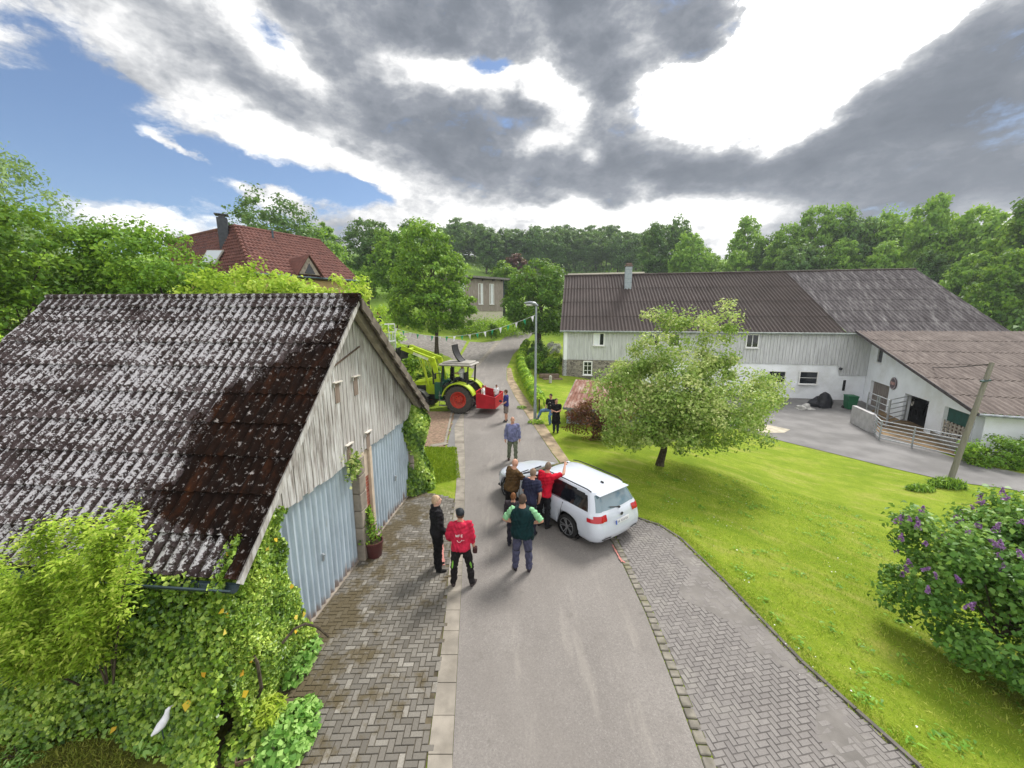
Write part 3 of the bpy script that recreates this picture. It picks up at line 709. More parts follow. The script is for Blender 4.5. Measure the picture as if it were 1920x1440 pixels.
for y, z in ((-.55, 4.35), (.22, 4.35), (-.28, 2.95), (.62, 2.95)):
    mb = MB(); mb.box((.075, y, z), (.07, .28, .02)); b_ = mb.build('gable_ledge', plain('pale_paint', (.62, .58, .52), .8, 0, .1), g)
    for dy in (-.12, .12): mb = MB(); mb.box((.065, y+dy, z-.05), (.02, .02, .08)); mb.build('bracket', M_oldwood, b_)
    mb = MB(); mb.box((.050, y, z-.23), (.012, .17, .40)); mb.build('shutter_flap', wood('brown_flap', [(.10, .07, .05), (.20, .15, .12), (.27, .22, .19), (.34, .29, .26)]), b_)
mb = MB(); mb.beam((.065, -.85, 4.62), (.065, .5, 4.98), .02, .03); mb.build('iron_strap', plain('rust_iron', (.10, .07, .05), .8), g)
# gutter: half-round trough with end cap
mb = MB(); vs = []; L0, L1 = RX1+.1, RX0-.02; yc, zc = EYn-.07, EZn-.05
for x in (L0, L1):
    for i in range(9):
        a = math.pi*(1+i/8); vs.append((x, yc+.075*math.cos(a), zc+.075*math.sin(a)))
mb.add(vs, [(i, i+1, 10+i, 9+i) for i in range(8)]); mb.add(vs[9:], [tuple(range(9))])
mb.tube([(L0, yc-.075, zc), (L1, yc-.075, zc)], .012, 6)
mb.build('gutter', M_zinc, g)
# ------------------------------------------------------------------ long farmhouse at the right
FH = Vector((4.6, 34.2, 0)); FR = Vector((27.0, 30.0, 0)); fdir = (FR-FH).normalized(); FL = (FR-FH).length; fang = math.atan2(fdir.y, fdir.x)
fh = thing('farmhouse', 'long grey-clad farmhouse with white ground floor and dark brown ribbed roof', 'farmhouse', FH, fang)
EZ, RGZ, DEP = 4.36, 9.45, 5.6
M_brownroof = plain('dark_brown_sheet', (.062, .048, .045), .75, 0, .14, .8, .2, (.085, .07, .066))
M_greyroof = plain('weathered_grey_sheet', (.15, .135, .14), .85, 0, .35, 1.3, .25, (.34, .33, .33), .3)
M_tanroof = plain('brown_weathered_sheet', (.175, .125, .10), .85, 0, .30, 1.6, .25, (.27, .215, .18), .3)
def streakroof(name, lo, mid, hi):
    m, nt, b = newmat(name, .85, 0, .25); co = objco(nt)
    f = noise(nt, scaled(nt, co, (2.6, .5, .5)), 1.4, 8, .72)
    c = ramp(nt, f, [(.3, lo), (.5, mid), (.72, hi)]); nt.links.new(c, b.inputs['Base Color']); bump(nt, b, f, .3, .02); return m
M_greyroof = streakroof('weathered_grey_sheet', (.055, .047, .05), (.11, .098, .103), (.29, .275, .275))
M_tanroof = streakroof('brown_weathered_sheet', (.075, .058, .052), (.135, .108, .096), (.225, .19, .172))
NR = 19.4; NEND = 29.5
roof_plane('roof', (-.35, DEP, RGZ), (NR+.1, DEP, RGZ), (NR+2.2, -.3, EZ-.1), (-.35, -.3, EZ-.1), 74, .04, 4, .03, M_brownroof, fh, 6, .02, .55)
roof_plane('old_roof', (NR+.1, DEP, RGZ), (NEND, DEP, RGZ+.05), (NEND+2.6, -.3, EZ), (NR+2.2, -.3, EZ-.05), 36, .035, 6, .03, M_greyroof, fh, 6, .02, .8, .006)
roof_plane('roof', (-.35, DEP, RGZ), (NEND, DEP, RGZ), (NEND, 2*DEP, EZ), (-.35, 2*DEP, EZ), 80, .04, 4, .03, M_brownroof, fh, 4)
mb = MB(); mb.tube([(-.4, DEP, RGZ+.03), (NEND+.05, DEP, RGZ+.06)], .09, 8); mb.build('ridge_cap', M_brownroof, fh, True)
mb = MB(); mb.tube([(-.35, -.38, EZ-.14), (FL, -.38, EZ-.16)], .075, 8); mb.build('gutter', plain('grey_green_gutter', (.22, .25, .24), .6), fh, True)
mb = MB(); mb.box((FL/2+.9, .25, 1.0), (FL+1.8, .3, 6.6)); mb.box((.15, DEP, 1.0), (.28, 2*DEP, 6.6)); mb.box((FL/2, 2*DEP-.2, 1), (FL, .3, 6.6))
mb.slab([(.02, .1, EZ-.2), (.02, 2*DEP, EZ-.2), (.02, DEP, RGZ-.15)], (.2, 0, 0)); mb.slab([(NEND-.4, 0, EZ-.2), (NEND-.4, 2*DEP, EZ-.2), (NEND-.4, DEP, RGZ-.15)], (-.2, 0, 0))
mb.build('wall', plain('white_lime_wall', (.84, .86, .91), .85, 0, .06, 1.2, .2, (.58, .58, .58), .3), fh)
M_clad = wood('grey_cladding', [(.34, .34, .35), (.51, .52, .54), (.60, .61, .63), (.66, .67, .69)], (4, 4, .3), .75)
mb = MB(); boards(mb, (-.02, .06), (FL+1.2, .06), lambda x: 1.72 if x < FL-1.2 else (1.72-.8), lambda x: EZ-.08, .24, (0, -1), .03, .02, 9, .01)
boards(mb, (-.02, 11), (-.02, .0), lambda x: 1.72, lambda x: EZ-.1, .24, (-1, 0), .03, .02, 10, .01)
mb.build('cladding', M_clad, fh)
M_rubble, nt, b = newmat('rubble_stone', .95)
co = objco(nt); vo = nn(nt, 'ShaderNodeTexVoronoi', ins={'Vector': scaled(nt, co, (1, 1, 1.7)), 'Scale': 4.5}); ve = nn(nt, 'ShaderNodeTexVoronoi', feature='DISTANCE_TO_EDGE', ins={'Vector': scaled(nt, co, (1, 1, 1.7)), 'Scale': 4.5})
c = ramp(nt, nn(nt, 'ShaderNodeSeparateColor', ins={0: vo.outputs['Color']}).outputs[0], [(0, (.10, .09, .08)), (.5, (.19, .17, .15)), (1, (.30, .27, .24))])
c = mixc(nt, mrange(nt, ve.outputs[0], .02, .07, 1, 0), c, (.33, .30, .26)); nt.links.new(c, b.inputs['Base Color']); bump(nt, b, ve.outputs[0], .8, .05)
mb = MB(); mb.box((3.4, .08, .2), (6.9, .16, 3.0)); mb.box((-.05, 4, .2), (.1, 8, 3.0)); mb.build('stone_basement', M_rubble, fh)
M_white = plain('white_paint', (.80, .80, .80), .6, 0, .05)
M_glass, nt, b = newmat('window_glass', .06, 0, .6); b.inputs['Base Color'].default_value = (.012, .015, .02, 1)
M_curtain = plain('pale_blind', (.72, .75, .80), .6, 0, .05)
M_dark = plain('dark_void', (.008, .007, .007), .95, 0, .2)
def window(parent, x, z, w, h, y=.04, mull=(1, 0), blind=0, fr=.07, sill=True, frame_mat=None, axis='x'):
    """window in a wall facing -y of the parent frame; axis 'y' turns it to face -x"""
    def V3(a, b_, c_): return (a, b_, c_) if axis == 'x' else (b_, -a, c_)
    def bx(m, c_, d_):
        m.box(V3(*c_), d_ if axis == 'x' else (d_[1], d_[0], d_[2]))
    f_ = MB()
    for sx in (-1, 1): bx(f_, (x+sx*(w/2-fr/2), y-.03, z), (fr, .08, h))
    for sz in (-1, 1): bx(f_, (x, y-.03, z+sz*(h/2-fr/2)), (w-2*fr, .08, fr))
    for i in range(mull[0]): bx(f_, (x-w/2+w*(i+1)/(mull[0]+1), y-.025, z), (.045, .05, h-2*fr))
    for i in range(mull[1]): bx(f_, (x, y-.022, z-h/2+h*(i+1)/(mull[1]+1)), (w-2*fr, .045, .03))
    o = f_.build('window', frame_mat or M_white, parent)
    p_ = MB(); bx(p_, (x, y, z), (w-2*fr+.02, .02, h-2*fr+.02)); p_.build('pane', M_glass, o)
    if blind:
        p_ = MB(); bx(p_, (x-(w-2*fr)*(1-blind)/2, y-.013, z), ((w-2*fr)*blind, .006, h-2*fr)); p_.build('blind', M_curtain, o)
    if sill:
        p_ = MB(); bx(p_, (x, y-.09, z-h/2-.03), (w+.12, .16, .05)); p_.build('sill', M_white, o)
    return o
def fx(px): # distance along the farmhouse front for a photo column
    u = (px-960)/FPX; 
    # solve X/d = u with d close to Y*cos
    k = 1.0
    t = 10
    for _ in range(30):
        P_ = FH+fdir*t; d_ = P_.y*math.cos(PITCH)+.55; t += (u*d_-P_.x)
    return t
window(fh, fx(1122), 3.55, .95, 1.1, .0, (1, 0), .62)
for px in (1225, 1262, 1408): window(fh, fx(px), 3.55, .95, 1.1, .0, (1, 0), 0)
window(fh, fx(1103), 1.0, .8, 1.25, -.04, (1, 2), 0, .09)
for px, w, h in ((1522, 1.35, 1.05), (1462, 1.3, 1.0)): window(fh, fx(px), .65, w, h, .02, (0, 1), 0, .06)
mb = MB(); mb.box((fx(1593), .08, .1), (.16, .06, .85)); mb.build('slit_window', M_dark, fh)
mb = MB(); mb.tube([(fx(1580), .1, 1.45), (fx(1580), -.12, 1.45)], .1, 12); mb.build('wall_lamp', plain('dark_lamp', (.05, .05, .06), .5), fh)
# chimney clad in grey sheet
cx = fx(1169)+.5
mb = MB(); mb.bbox((cx, 4.3, 8.9), (.62, .62, 2.3), .02); ch = mb.build('chimney', plain('chimney_sheet', (.30, .34, .38), .6, 0, .1), fh)
mb = MB(); mb.box((cx, 4.3, 10.12), (.72, .72, .1)); mb.box((cx, 4.3, 10.3), (.5, .5, .16)); mb.build('chimney_cap', plain('chimney_brick', (.17, .12, .10), .9), ch)
for z in (8.2, 8.6, 9.0, 9.4, 9.8): mb = MB(); mb.box((cx, 3.985, z), (.63, .012, .012)); mb.build('sheet_seam', M_zinc, ch)
# ------------------------------------------------------------------ catslide barn wing at the right
B0 = gp(1815, 850, -1.2); A0 = gp(1612, 752, -1.2); bw = (A0-B0); BL = bw.length; bw.normalize(); bang = math.atan2(-bw.x, bw.y)
bn = thing('barn_wing', 'white barn wing with brown catslide roof, three door openings and a round sign', 'barn', B0, bang)
brot = Matrix.Rotation(-bang, 3, 'Z')
def toB(p): return brot @ (Vector(p)-B0)
Ztop = lambda y: (2.2+(5.5-2.2)*(y/BL)**1.08)
M_barnwhite = plain('white_barn_wall', (.84, .87, .93), .85, 0, .05, 1.0, .2, (.62, .63, .62), .3)
def wall_holes(y0, y1, holes, ztop, x0, th, seg=.2):
    """wall in plane x=x0 (facing -x) with rectangular holes (ya,yb,za,zb)"""
    m = MB(); ysn = sorted(set([y0, y1]+[h for q in holes for h in q[:2]]+list(np.arange(y0, y1, 1.0))))
    for a, b_ in zip(ysn, ysn[1:]):
        if b_-a < 1e-4: continue
        hs = [q for q in holes if q[0] <= a+1e-5 and q[1] >= b_-1e-5]; lo = -.3
        for q in sorted(hs, key=lambda q: q[2]):
            if q[2] > lo: m.slab([(x0, a, lo), (x0, b_, lo), (x0, b_, q[2]), (x0, a, q[2])], (th, 0, 0))
            lo = q[3]
        m.slab([(x0, a, lo), (x0, b_, lo), (x0, b_, ztop(b_)), (x0, a, ztop(a))], (th, 0, 0))
    return m
def byz(px, py):  # local (y,z) of a photo point on the barn's left wall plane
    r = Vector(ray(px, py)); n_ = Vector((-bw.y, bw.x, 0)); n_.z = 0
    t = (B0-Vector((0, 0, CAM_H))).dot(n_)/r.dot(n_); p = Vector((0, 0, CAM_H))+r*t; q = toB(p); return q.y, q.z
d1a, d1b = byz(1626, 760)[0], byz(1662, 760)[0]
d1t = byz(1640, 715)[1]; d2 = (byz(1739, 770)[0], byz(1691, 770)[0]); d2t = byz(1712, 742)[1]
d3 = (byz(1818, 800)[0], byz(1764, 800)[0]); d3t = byz(1780, 764)[1]
holes = [(d1b, d1a, -.3, d1t), (d2[0], d2[1], -.3, d2t), (d3[0], d3[1], -.3, d3t)]
wy, wz = byz(1650, 665); holes.append((wy-.42, wy+.42, wz-.6, wz+.6))
mb = wall_holes(0, BL, holes, lambda y: Ztop(y)-.12, 0, .35)
mb.box((6.2, .17, .95), (12.4, .34, 2.5)); mb.box((6, BL-.3, 2), (12, .2, 4.6)); mb.box((12.2, BL/2, 1), (.2, BL, 2.6))
mb.build('wall', M_barnwhite, bn)
mb = MB(); mb.box((7, BL/2, 1.2), (.1, BL-.8, 3.0)); mb.box((3.9, BL/2, .04), (6.9, BL-.8, .06)); mb.build('dark_interior', M_dark, bn)  # near-black back panel and floor paint in the shade inside the barn
V1 = toB(FR+Vector((0, -.1, EZ+.12))); V2 = toB(FH+fdir*(NEND+2.6)+Vector((0, -.1, EZ+.12)))
V0 = Vector((-.25, -.45, 2.17)); V3 = Vector((12.6, -.45, 2.17)); V1 = V1+Vector((-.45, 0, 0))
roof_plane('roof', V1, V2+Vector((2, .3, 0)), V3, V0, 46, .035, 6, .03, M_tanroof, bn, 6, .02, .8, .006)
mb = MB()
q0, q1 = V0+Vector((-.02, 0, -.03)), V1+Vector((-.02, 0, -.04)); mb.beam(q0, q0.lerp(q1, .5), .05, .16); mb.beam(q0.lerp(q1, .5), q1, .05, .16)
mb.beam(V0+Vector((0, -.02, -.07)), V3+Vector((0, -.02, -.07)), .05, .12); mb.build('verge_board', plain('dark_fascia', (.06, .05, .055), .7), bn)
mb = MB(); mb.tube([V0+Vector((.05, -.1, -.06)), V3+Vector((0, -.1, -.06))], .07, 8); mb.build('gutter', plain('grey_gutter', (.25, .27, .30), .5, .3), bn, True)
mb = MB(); mb.tube([(-.1, BL-.15, 5.3), (-.1, BL-.15, -.1)], .06, 8); mb.build('downpipe', plain('green_grey_pipe', (.14, .20, .19), .6), bn, True)
ff = MB(); 
window(bn, -wy, wz, .84, 1.2, .1, (0, 0), 0, .05, True, plain('grey_frame', (.45, .46, .47), .7), 'y')
mb = MB(); mb.box((.22, (d1a+d1b)/2, (d1t-.2)/2), (.06, d1a-d1b, d1t+.1)); 
for k in range(9): mb.box((.185, d1b+(d1a-d1b)*(k+.5)/9, d1t/2), (.02, .03, d1t))
mb.build('barn_door', wood('grey_brown_door', [(.13, .11, .10), (.22, .19, .175), (.28, .25, .23), (.33, .30, .28)]), bn)
# third opening: dark green roller blind above a lattice gate
mb = MB(); zc = d3t*.60; mb.box((.2, (d3[0]+d3[1])/2, (d3t+zc)/2), (.04, d3[1]-d3[0], d3t-zc)); mb.tube([(.2, d3[0]+.03, zc), (.2, d3[1]-.03, zc)], .04, 8)
mb.build('roller_blind', plain('dark_green_sheet', (.012, .075, .062), .6, 0, .2, 3), bn)
mb = MB(); mb.box((.34, (d3[0]+d3[1])/2, zc/2), (.03, d3[1]-d3[0], zc)); mb.build('inner_panel', plain('brown_board', (.13, .075, .05), .9, 0, .3, 4), bn)
mb = MB()
for k in range(8): y = d3[0]+(d3[1]-d3[0])*k/7; mb.box((.1, y, zc/2), (.05, .07, zc))
for k in range(6): mb.box((.13, (d3[0]+d3[1])/2, zc*(k+.3)/6), (.04, d3[1]-d3[0], .07))
mb.build('lattice_gate', plain('pale_lattice', (.42, .38, .33), .8), bn)
# round enamel sign: dark red disc with pale band
sy, sz_ = byz(1677, 719)
sg = thing('round_sign', 'round dark red sign with pale band on the white barn wall', 'sign', B0+brot.inverted() @ Vector((-.06, sy, sz_)), bang)
mb = MB(); mb.lathe([(0, -.02), (.42, -.02), (.42, .02), (0, .02)], n=28, axis='X'); mb.build('plate', plain('sign_dark', (.10, .075, .085), .5), sg, False)
mb = MB(); mb.lathe([(.33, -.03), (.40, -.03), (.40, -.02), (.33, -.02)], n=28, axis='X'); mb.build('rim', plain('sign_rim', (.30, .26, .27), .5), sg)
mb = MB(); mb.bbox((-.03, 0, 0), (.02, .56, .2), .005); bnd = mb.build('band', plain('sign_band', (.42, .24, .22), .6), sg)
# ------------------------------------------------------------------ metal gates and low wall of the pen
def gate(name, label, p, q, h, rails, posts, lift=.15, r=.028):
    p, q = Vector(p), Vector(q); o = thing(name, label, 'gate', p); L = q-p; k = Vector((L.x, L.y, 0))
    for t in posts:
        m = MB(); m.tube([L*t, L*t+Vector((0, 0, h))], r*1.35, 8); m.build('post', M_steel, o, True)
    for i in range(rails):
        z = lift+(h-lift-.03)*i/(rails-1); m = MB(); m.tube([Vector((0, 0, z)), L+Vector((0, 0, z))], r, 6); m.build('rail', M_steel, o, True)
    return o
def gy(px, py): v = gt(px, py); return v
pa, pb, pc, pd = gy(1650, 826), gy(1800, 868), gy(1598, 790), gy(1628, 806)
pa, pb = gp(1648, 826, -1.2), gp(1806, 862, -1.2)
gate('metal_gate', 'long galvanised tube gate across the front of the muddy pen', pa, pb, 1.15, 6, (0, .42, 1.0))
pc = gp(1632, 808, -1.2); gate('metal_gate', 'short galvanised gate between the concrete wall and the gate post', pc, pa, 1.1, 6, (0, .5))
pe = gp(1600, 783, -1.2)
gate('metal_gate', 'tall galvanised gate with high frame in front of the grey barn door', gp(1622, 782, -1.2), gp(1660, 802, -1.2), 1.75, 5, (0, .45, .55, 1))
gate('metal_gate', 'dark tube gate swung open beside the black doorway', gp(1662, 798, -1.2), gp(1694, 790, -1.2), 1.7, 6, (0, 1))
mb = MB(); a, b_ = gp(1597, 792, -1.2), gp(1634, 812, -1.2)
mb.beam(a+Vector((0, 0, .55)), b_+Vector((0, 0, .55)), .22, 1.15)
tag(mb.build('concrete_wall', plain('pen_concrete', (.42, .41, .42), .9, 0, .12, 3, .2, (.30, .28, .27), .4)), 'low grey concrete wall at the corner of the pen', 'wall')
mb = MB(); a, b_ = gp(1745, 812, -1.2), gp(1812, 858, -1.2); mb.beam(a+Vector((0, 0, .12)), b_+Vector((0, 0, .12)), .35, .3)
tag(mb.build('feed_kerb', M_kerb), 'pale concrete kerb running diagonally across the muddy pen', 'kerb')
# bin, tarp and clutter by the white wall
pb_ = gp(1592, 768, -1.2); bi = thing('wheelie_bin', 'dark green wheelie bin beside the downpipe', 'bin', pb_, R(-15))
M_bin = plain('green_plastic', (.012, .11, .05), .5, 0, .15)
mb = MB(); mb.add([(-.24, -.3, .08), (.24, -.3, .08), (.24, .3, .08), (-.24, .3, .08), (-.3, -.38, 1.0), (.3, -.38, 1.0), (.3, .34, 1.0), (-.3, .34, 1.0)], [(3, 2, 1, 0), (4, 5, 6, 7), (0, 1, 5, 4), (1, 2, 6, 5), (2, 3, 7, 6), (3, 0, 4, 7)]); mb.build('bin_body', M_bin, bi)
mb = MB(); mb.bbox((0, -.02, 1.04), (.66, .8, .08), .03); mb.tube([(-.25, .42, 1.0), (.25, .42, 1.0)], .025, 6); mb.build('lid', M_bin, bi)
for s in (-1, 1):
    mb = MB(); mb.lathe([(0, -.04), (.12, -.04), (.12, .04), (0, .04)], (s*.27, .28, .12), 14, 'X'); mb.build('wheel', plain('black_rubber', (.015, .015, .015), .8), bi)
def lump(name, loc, r, mat, seed, lab, cat, nz=.25, n=22):
    rng = random.Random(seed); m = MB(); ph = [rng.uniform(0, 6) for _ in range(6)]
    m.ell((0, 0, 0), (1, 1, 1), n, 14)
    out = []
    for x, y, z in m.v:
        k = 1+nz*(math.sin(3*x+ph[0])*math.sin(4*y+ph[1])+.5*math.sin(7*z+ph[2]+3*x)+.4*math.sin(9*y+ph[3]))
        out.append((x*r[0]*k, y*r[1]*k, max(-.02, z)*r[2]*k))
    m.v = out; o = m.build(name, mat, None, True); o.location = loc; tag(o, lab, cat); return o
lump('tarpaulin_heap', gp(1541, 764, -1.2), (.75, .55, .95), plain('black_tarp', (.012, .013, .018), .45, 0, .3), 3, 'black tarpaulin-covered heap against the white farmhouse wall', 'tarpaulin')
lump('stone_pile', gp(1508, 768, -1.2), (.6, .4, .35), plain('pale_rubble', (.45, .44, .42), .9, 0, .3, 5), 5, 'small pile of pale rubble left of the black tarpaulin', 'rubble', .4)
# ------------------------------------------------------------------ small shed with rusty roof
sh0 = gp(1062, 802, -.25)
sh = thing('garden_shed', 'small shed with rusty sheet roof and pale blue-grey side wall', 'shed', sh0-Vector((0, 0, .25)), R(-20))
M_rust, nt, b = newmat('rusty_sheet', .85); co = objco(nt)
c = ramp(nt, noise(nt, scaled(nt, co, (3, .8, 1)), 1.6, 7, .7), [(.3, (.13, .045, .026)), (.48, (.21, .10, .07)), (.58, (.31, .21, .17)), (.72, (.42, .36, .32))]); nt.links.new(c, b.inputs['Base Color'])
M_shed = plain('pale_blue_boards', (.36, .44, .50), .85, 0, .12, 2, .2, (.24, .26, .27))
mb = MB(); mb.slab([(0, 0, -.4), (0, 2.9, -.4), (0, 2.9, 2.25), (0, 0, 1.45)], (.06, 0, 0)); mb.box((2, .05, .45), (3.9, .08, 1.9)); mb.box((2, 2.85, .8), (3.9, .08, 2.6)); mb.slab([(4, 0, -.4), (4, 2.9, -.4), (4, 2.9, 2.25), (4, 0, 1.45)], (.06, 0, 0)); mb.build('wall', M_shed, sh)
roof_plane('roof', (-.12, 3.1, 2.36), (4.2, 3.1, 2.36), (4.2, -.3, 1.42), (-.12, -.3, 1.42), 24, .022, 2, .015, M_rust, sh, 6)
mb = MB(); mb.beam((-.12, -.3, 1.37), (4.2, -.3, 1.37), .04, .12); mb.beam((-.14, -.3, 1.37), (-.14, 3.1, 2.3), .04, .1); mb.build('fascia', plain('grey_fascia', (.20, .21, .22), .8), sh)
mb = MB(); mb.box((1.5, -.0, .55), (1.0, .05, 1.5)); mb.build('door', plain('dark_door', (.07, .07, .075), .8), sh)
# garden steps / retaining edge by the stone basement
mb = MB(); q = gt(1045, 690)
for i in range(4): mb.bbox((4.0-.25*i, 31.6+.55*i, -.5+.3*i), (1.7, .6, .3), .02)
tag(mb.build('garden_steps', plain('brown_stone_steps', (.17, .125, .09), .9, 0, .3, 3)), 'brown stone steps and earth bank beside the stone basement', 'steps')
for k, (px, py) in enumerate(((1032, 712), (1038, 690))):
    q = gt(px, py+6); mb = MB(); mb.bbox((0, 0, .25), (.22, .22, .5), .03); mb.lathe([(0, .5), (.14, .5), (.1, .62), (0, .66)], n=10); o = mb.build('garden_post', plain('pale_post', (.45, .43, .40), .9)); o.location = q
    tag(o, ('small pale stone post at the foot of the garden steps', 'small pale stone post halfway up the garden steps')[k], 'post')
# ------------------------------------------------------------------ red tiled house at the left
th = thing('tiled_house', 'house with red tiled hip roof, dark chimney and skylight behind the trees', 'house', (0, 0, 0))
Av, Bv, Cv, Dv = Vector((-20.45, 30, 12.1)), Vector((-17, 35.8, 12.1)), Vector((-16.9, 25.9, 8.35)), Vector((-12.7, 33.0, 8.45)); ld = Vector((-.863, .505, 0))
Ev, Fv = Av+ld*12, Cv+ld*12
M_tile, nt, b = newmat('red_clay_tile', .8); co = objco(nt); tn_ = noise(nt, co, 2.2, 7, .7); t2 = noise(nt, co, 9, 3)
c = ramp(nt, tn_, [(.3, (.055, .020, .016)), (.5, (.115, .042, .031)), (.7, (.185, .078, .06))]); c = mixc(nt, mrange(nt, t2, .4, .7, 0, .4), c, (.14, .055, .045)); nt.links.new(c, b.inputs['Base Color'])
roof_plane('roof', Av, Bv, Dv, Cv, 26, .035, 15, .05, M_tile, th, 6, .03, 1, .006, 7)
roof_plane('roof', Ev, Av, Cv, Fv, 40, .035, 15, .05, M_tile, th, 6, .03, 1, .006, 8)
back = Vector((-.5, .86, 0)); 
roof_plane('roof', Bv, Av, Av+Vector((-6, 3.5, -3.7)), Bv+Vector((-4.4, 2.6, -3.7)), 20, .035, 8, .05, M_tile, th, 4)
mb = MB(); mb.tube([Av, Bv], .13, 8); mb.tube([Av, Ev], .13, 8)
for i in range(14): p, q = Av.lerp(Cv, i/14), Av.lerp(Cv, (i+1.1)/14); mb.tube([p+Vector((0, 0, .06)), q+Vector((0, 0, .12))], [.11, .14], 8)
mb.build('ridge_tiles', M_tile, th, True)
mb = MB()
cin = Cv+Vector((-.25, .45, -.2)); din = Dv+Vector((-.5, -.2, -.2))
mb.slab([cin, din, din+Vector((0, 0, -8)), cin+Vector((0, 0, -8))], (-.3, .2, 0)); fin = Fv+Vector((.3, .3, -.2)); mb.slab([fin, cin, cin+Vector((0, 0, -8)), fin+Vector((0, 0, -8))], (.2, .3, 0))
b_in = Bv+Vector((-.2, -.3, -.2)); mb.slab([din, b_in, din+ld*8.5, din+ld*8.5+Vector((0, 0, -8)), din+Vector((0, 0, -8))], (-.15, -.25, 0)); mb.build('wall', plain('ochre_plaster', (.46, .32, .17), .9, 0, .1, 1.5, .2, (.36, .25, .15)), th)
mb = MB(); mb.tube([Cv+Vector((.05, -.08, -.05)), Dv+Vector((.05, -.05, -.05))], .08, 8); mb.tube([Fv, Cv], .08, 8); mb.tube([Dv+Vector((-.1, -.2, -.05)), Dv+Vector((-.4, -.2, -.6)), Dv+Vector((-.4, -.2, -7))], .05, 6); mb.build('gutter', M_zinc, th, True)
chp = at(421, 448, 30.0)
mb = MB(); mb.bbox((chp.x, chp.y, 11.5), (.64, .64, 2.3), .02, R(30)); chm = mb.build('chimney', plain('slate_chimney', (.045, .05, .062), .6, 0, .25, 5), th)
mb = MB(); mb.box((chp.x, chp.y, 12.86), (.84, .84, .06), R(30)); mb.box((chp.x, chp.y, 12.74), (.4, .4, .2), R(30)); mb.build('chimney_cap', plain('dark_metal', (.08, .08, .09), .5, .5), chm)
def on_plane(px, py, p0, p1, p2, off=.1):
    n_ = (Vector(p1)-Vector(p0)).cross(Vector(p2)-Vector(p0)).normalized(); n_ = n_ if n_.z > 0 else -n_; r = Vector(ray(px, py)); o_ = Vector((0, 0, CAM_H))
    t = (Vector(p0)-o_).dot(n_)/r.dot(n_); return o_+r*t+n_*off
qs = [on_plane(x, y, Av, Cv, Fv, .12) for x, y in ((392, 472), (424, 472), (408, 497), (378, 497))]
mb = MB(); mb.slab(qs, (0, -.03, .06)); skl = mb.build('skylight', plain('skylight_frame', (.30, .27, .25), .6), th)
cen = sum(qs, Vector())/4; mb = MB(); mb.slab([cen+(q-cen)*.86+Vector((0, -.035, .07)) for q in qs], (0, -.004, .01)); M_sky2, nt, b = newmat('skylight_glass', .08, 0, .8); b.inputs['Base Color'].default_value = (.45, .5, .56, 1); mb.build('pane', M_sky2, skl)
# dormer on the right-hand slope
dq = on_plane(560, 497, Av, Bv, Dv, 0); dn = Vector((.86, -.51, 0)); dt = Vector((.51, .86, 0))
mb = MB(); f0 = dq+dn*1.3+Vector((0, 0, -.75)); bk = dq-dn*1.2+Vector((0, 0, .55))
mb.slab([f0-dt*.8, f0+dt*.8, f0+Vector((0, 0, 1.25))], -dn*1.6); dm = mb.build('dormer', plain('dormer_wood', (.30, .25, .22), .8), th)
mb = MB()
for s in (-1, 1): mb.slab([f0+dn*.15+Vector((0, 0, 1.36)), bk, bk+dt*s*.5+Vector((0, 0, -.3)), f0+dn*.15+dt*s*1.05+Vector((0, 0, -.18))], (0, 0, .07))
mb.build('dormer_roof', M_tile, dm)
mb = MB(); mb.slab([f0+dn*.03-dt*.4+Vector((0, 0, .05)), f0+dn*.03+dt*.4+Vector((0, 0, .05)), f0+dn*.03+Vector((0, 0, .8))], dn*.02); mb.build('dormer_pane', M_glass, dm)
vp = on_plane(512, 447, Av, Bv, Dv, 0); mb = MB(); mb.tube([vp, vp+Vector((0, 0, .6))], .07, 8); mb.build('vent_pipe', M_zinc, th)
# ------------------------------------------------------------------ grey boarded house on the hill, centre
gz0 = at(943, 604, 62).z
gh = thing('boarded_house', 'grey boarded house with tall white windows and cream basement up the road', 'house', at(943, 604, 62), R(24))
M_gclad = wood('brown_grey_cladding', [(.20, .165, .145), (.32, .27, .245), (.39, .34, .31), (.45, .40, .37)], (4, 4, .4))
mb = MB(); mb.box((-4.5, 4, .2), (9, 8, 3.4)); mb.build('basement_wall', plain('cream_wall', (.66, .60, .50), .9, 0, .06), gh)
mb = MB(); mb.box((-4.5, 4, 4), (8.9, 7.9, 5)); mb.build('wall', M_gclad, gh)
mb = MB(); boards(mb, (-9.02, -.03), (.02, -.03), lambda x: 1.7+.0*x, lambda x: 6.4, .3, (0, -1), .04, .03, 3); boards(mb, (.03, .0), (.03, 8), lambda x: 1.7, lambda x: 6.4, .3, (1, 0), .04, .03, 4); boards(mb, (-9.03, 8), (-9.03, 0), lambda x: 1.7, lambda x: 6.4, .3, (-1, 0), .04, .03, 4); mb.build('cladding', M_gclad, gh)
mb = MB(); mb.slab([(-9.9, -.9, 6.75), (.9, -.9, 6.45), (.9, 9, 6.7), (-9.9, 9, 7.0)], (0, 0, .28)); mb.build('roof', plain('grey_flat_roof', (.20, .19, .18), .8), gh)
M_raft = plain('dark_rafters', (.05, .04, .035), .9)
for x in (-8.5, -6.8, -5.2, -3.4, -1.7, -.3): mb = MB(); mb.box((x, -.5, 6.38), (.2, .8, .2)); mb.build('rafter_end', M_raft, gh)
for x in (-1.9, -3.7, -6.6): window(gh, x, 4.3, .75, 3.1, -.06, (0, 1), .98, .08)
mb = MB(); mb.tube([(.12, -.12, 6.4), (.12, -.12, -1)], .06, 6); mb.build('downpipe', M_zinc, gh)
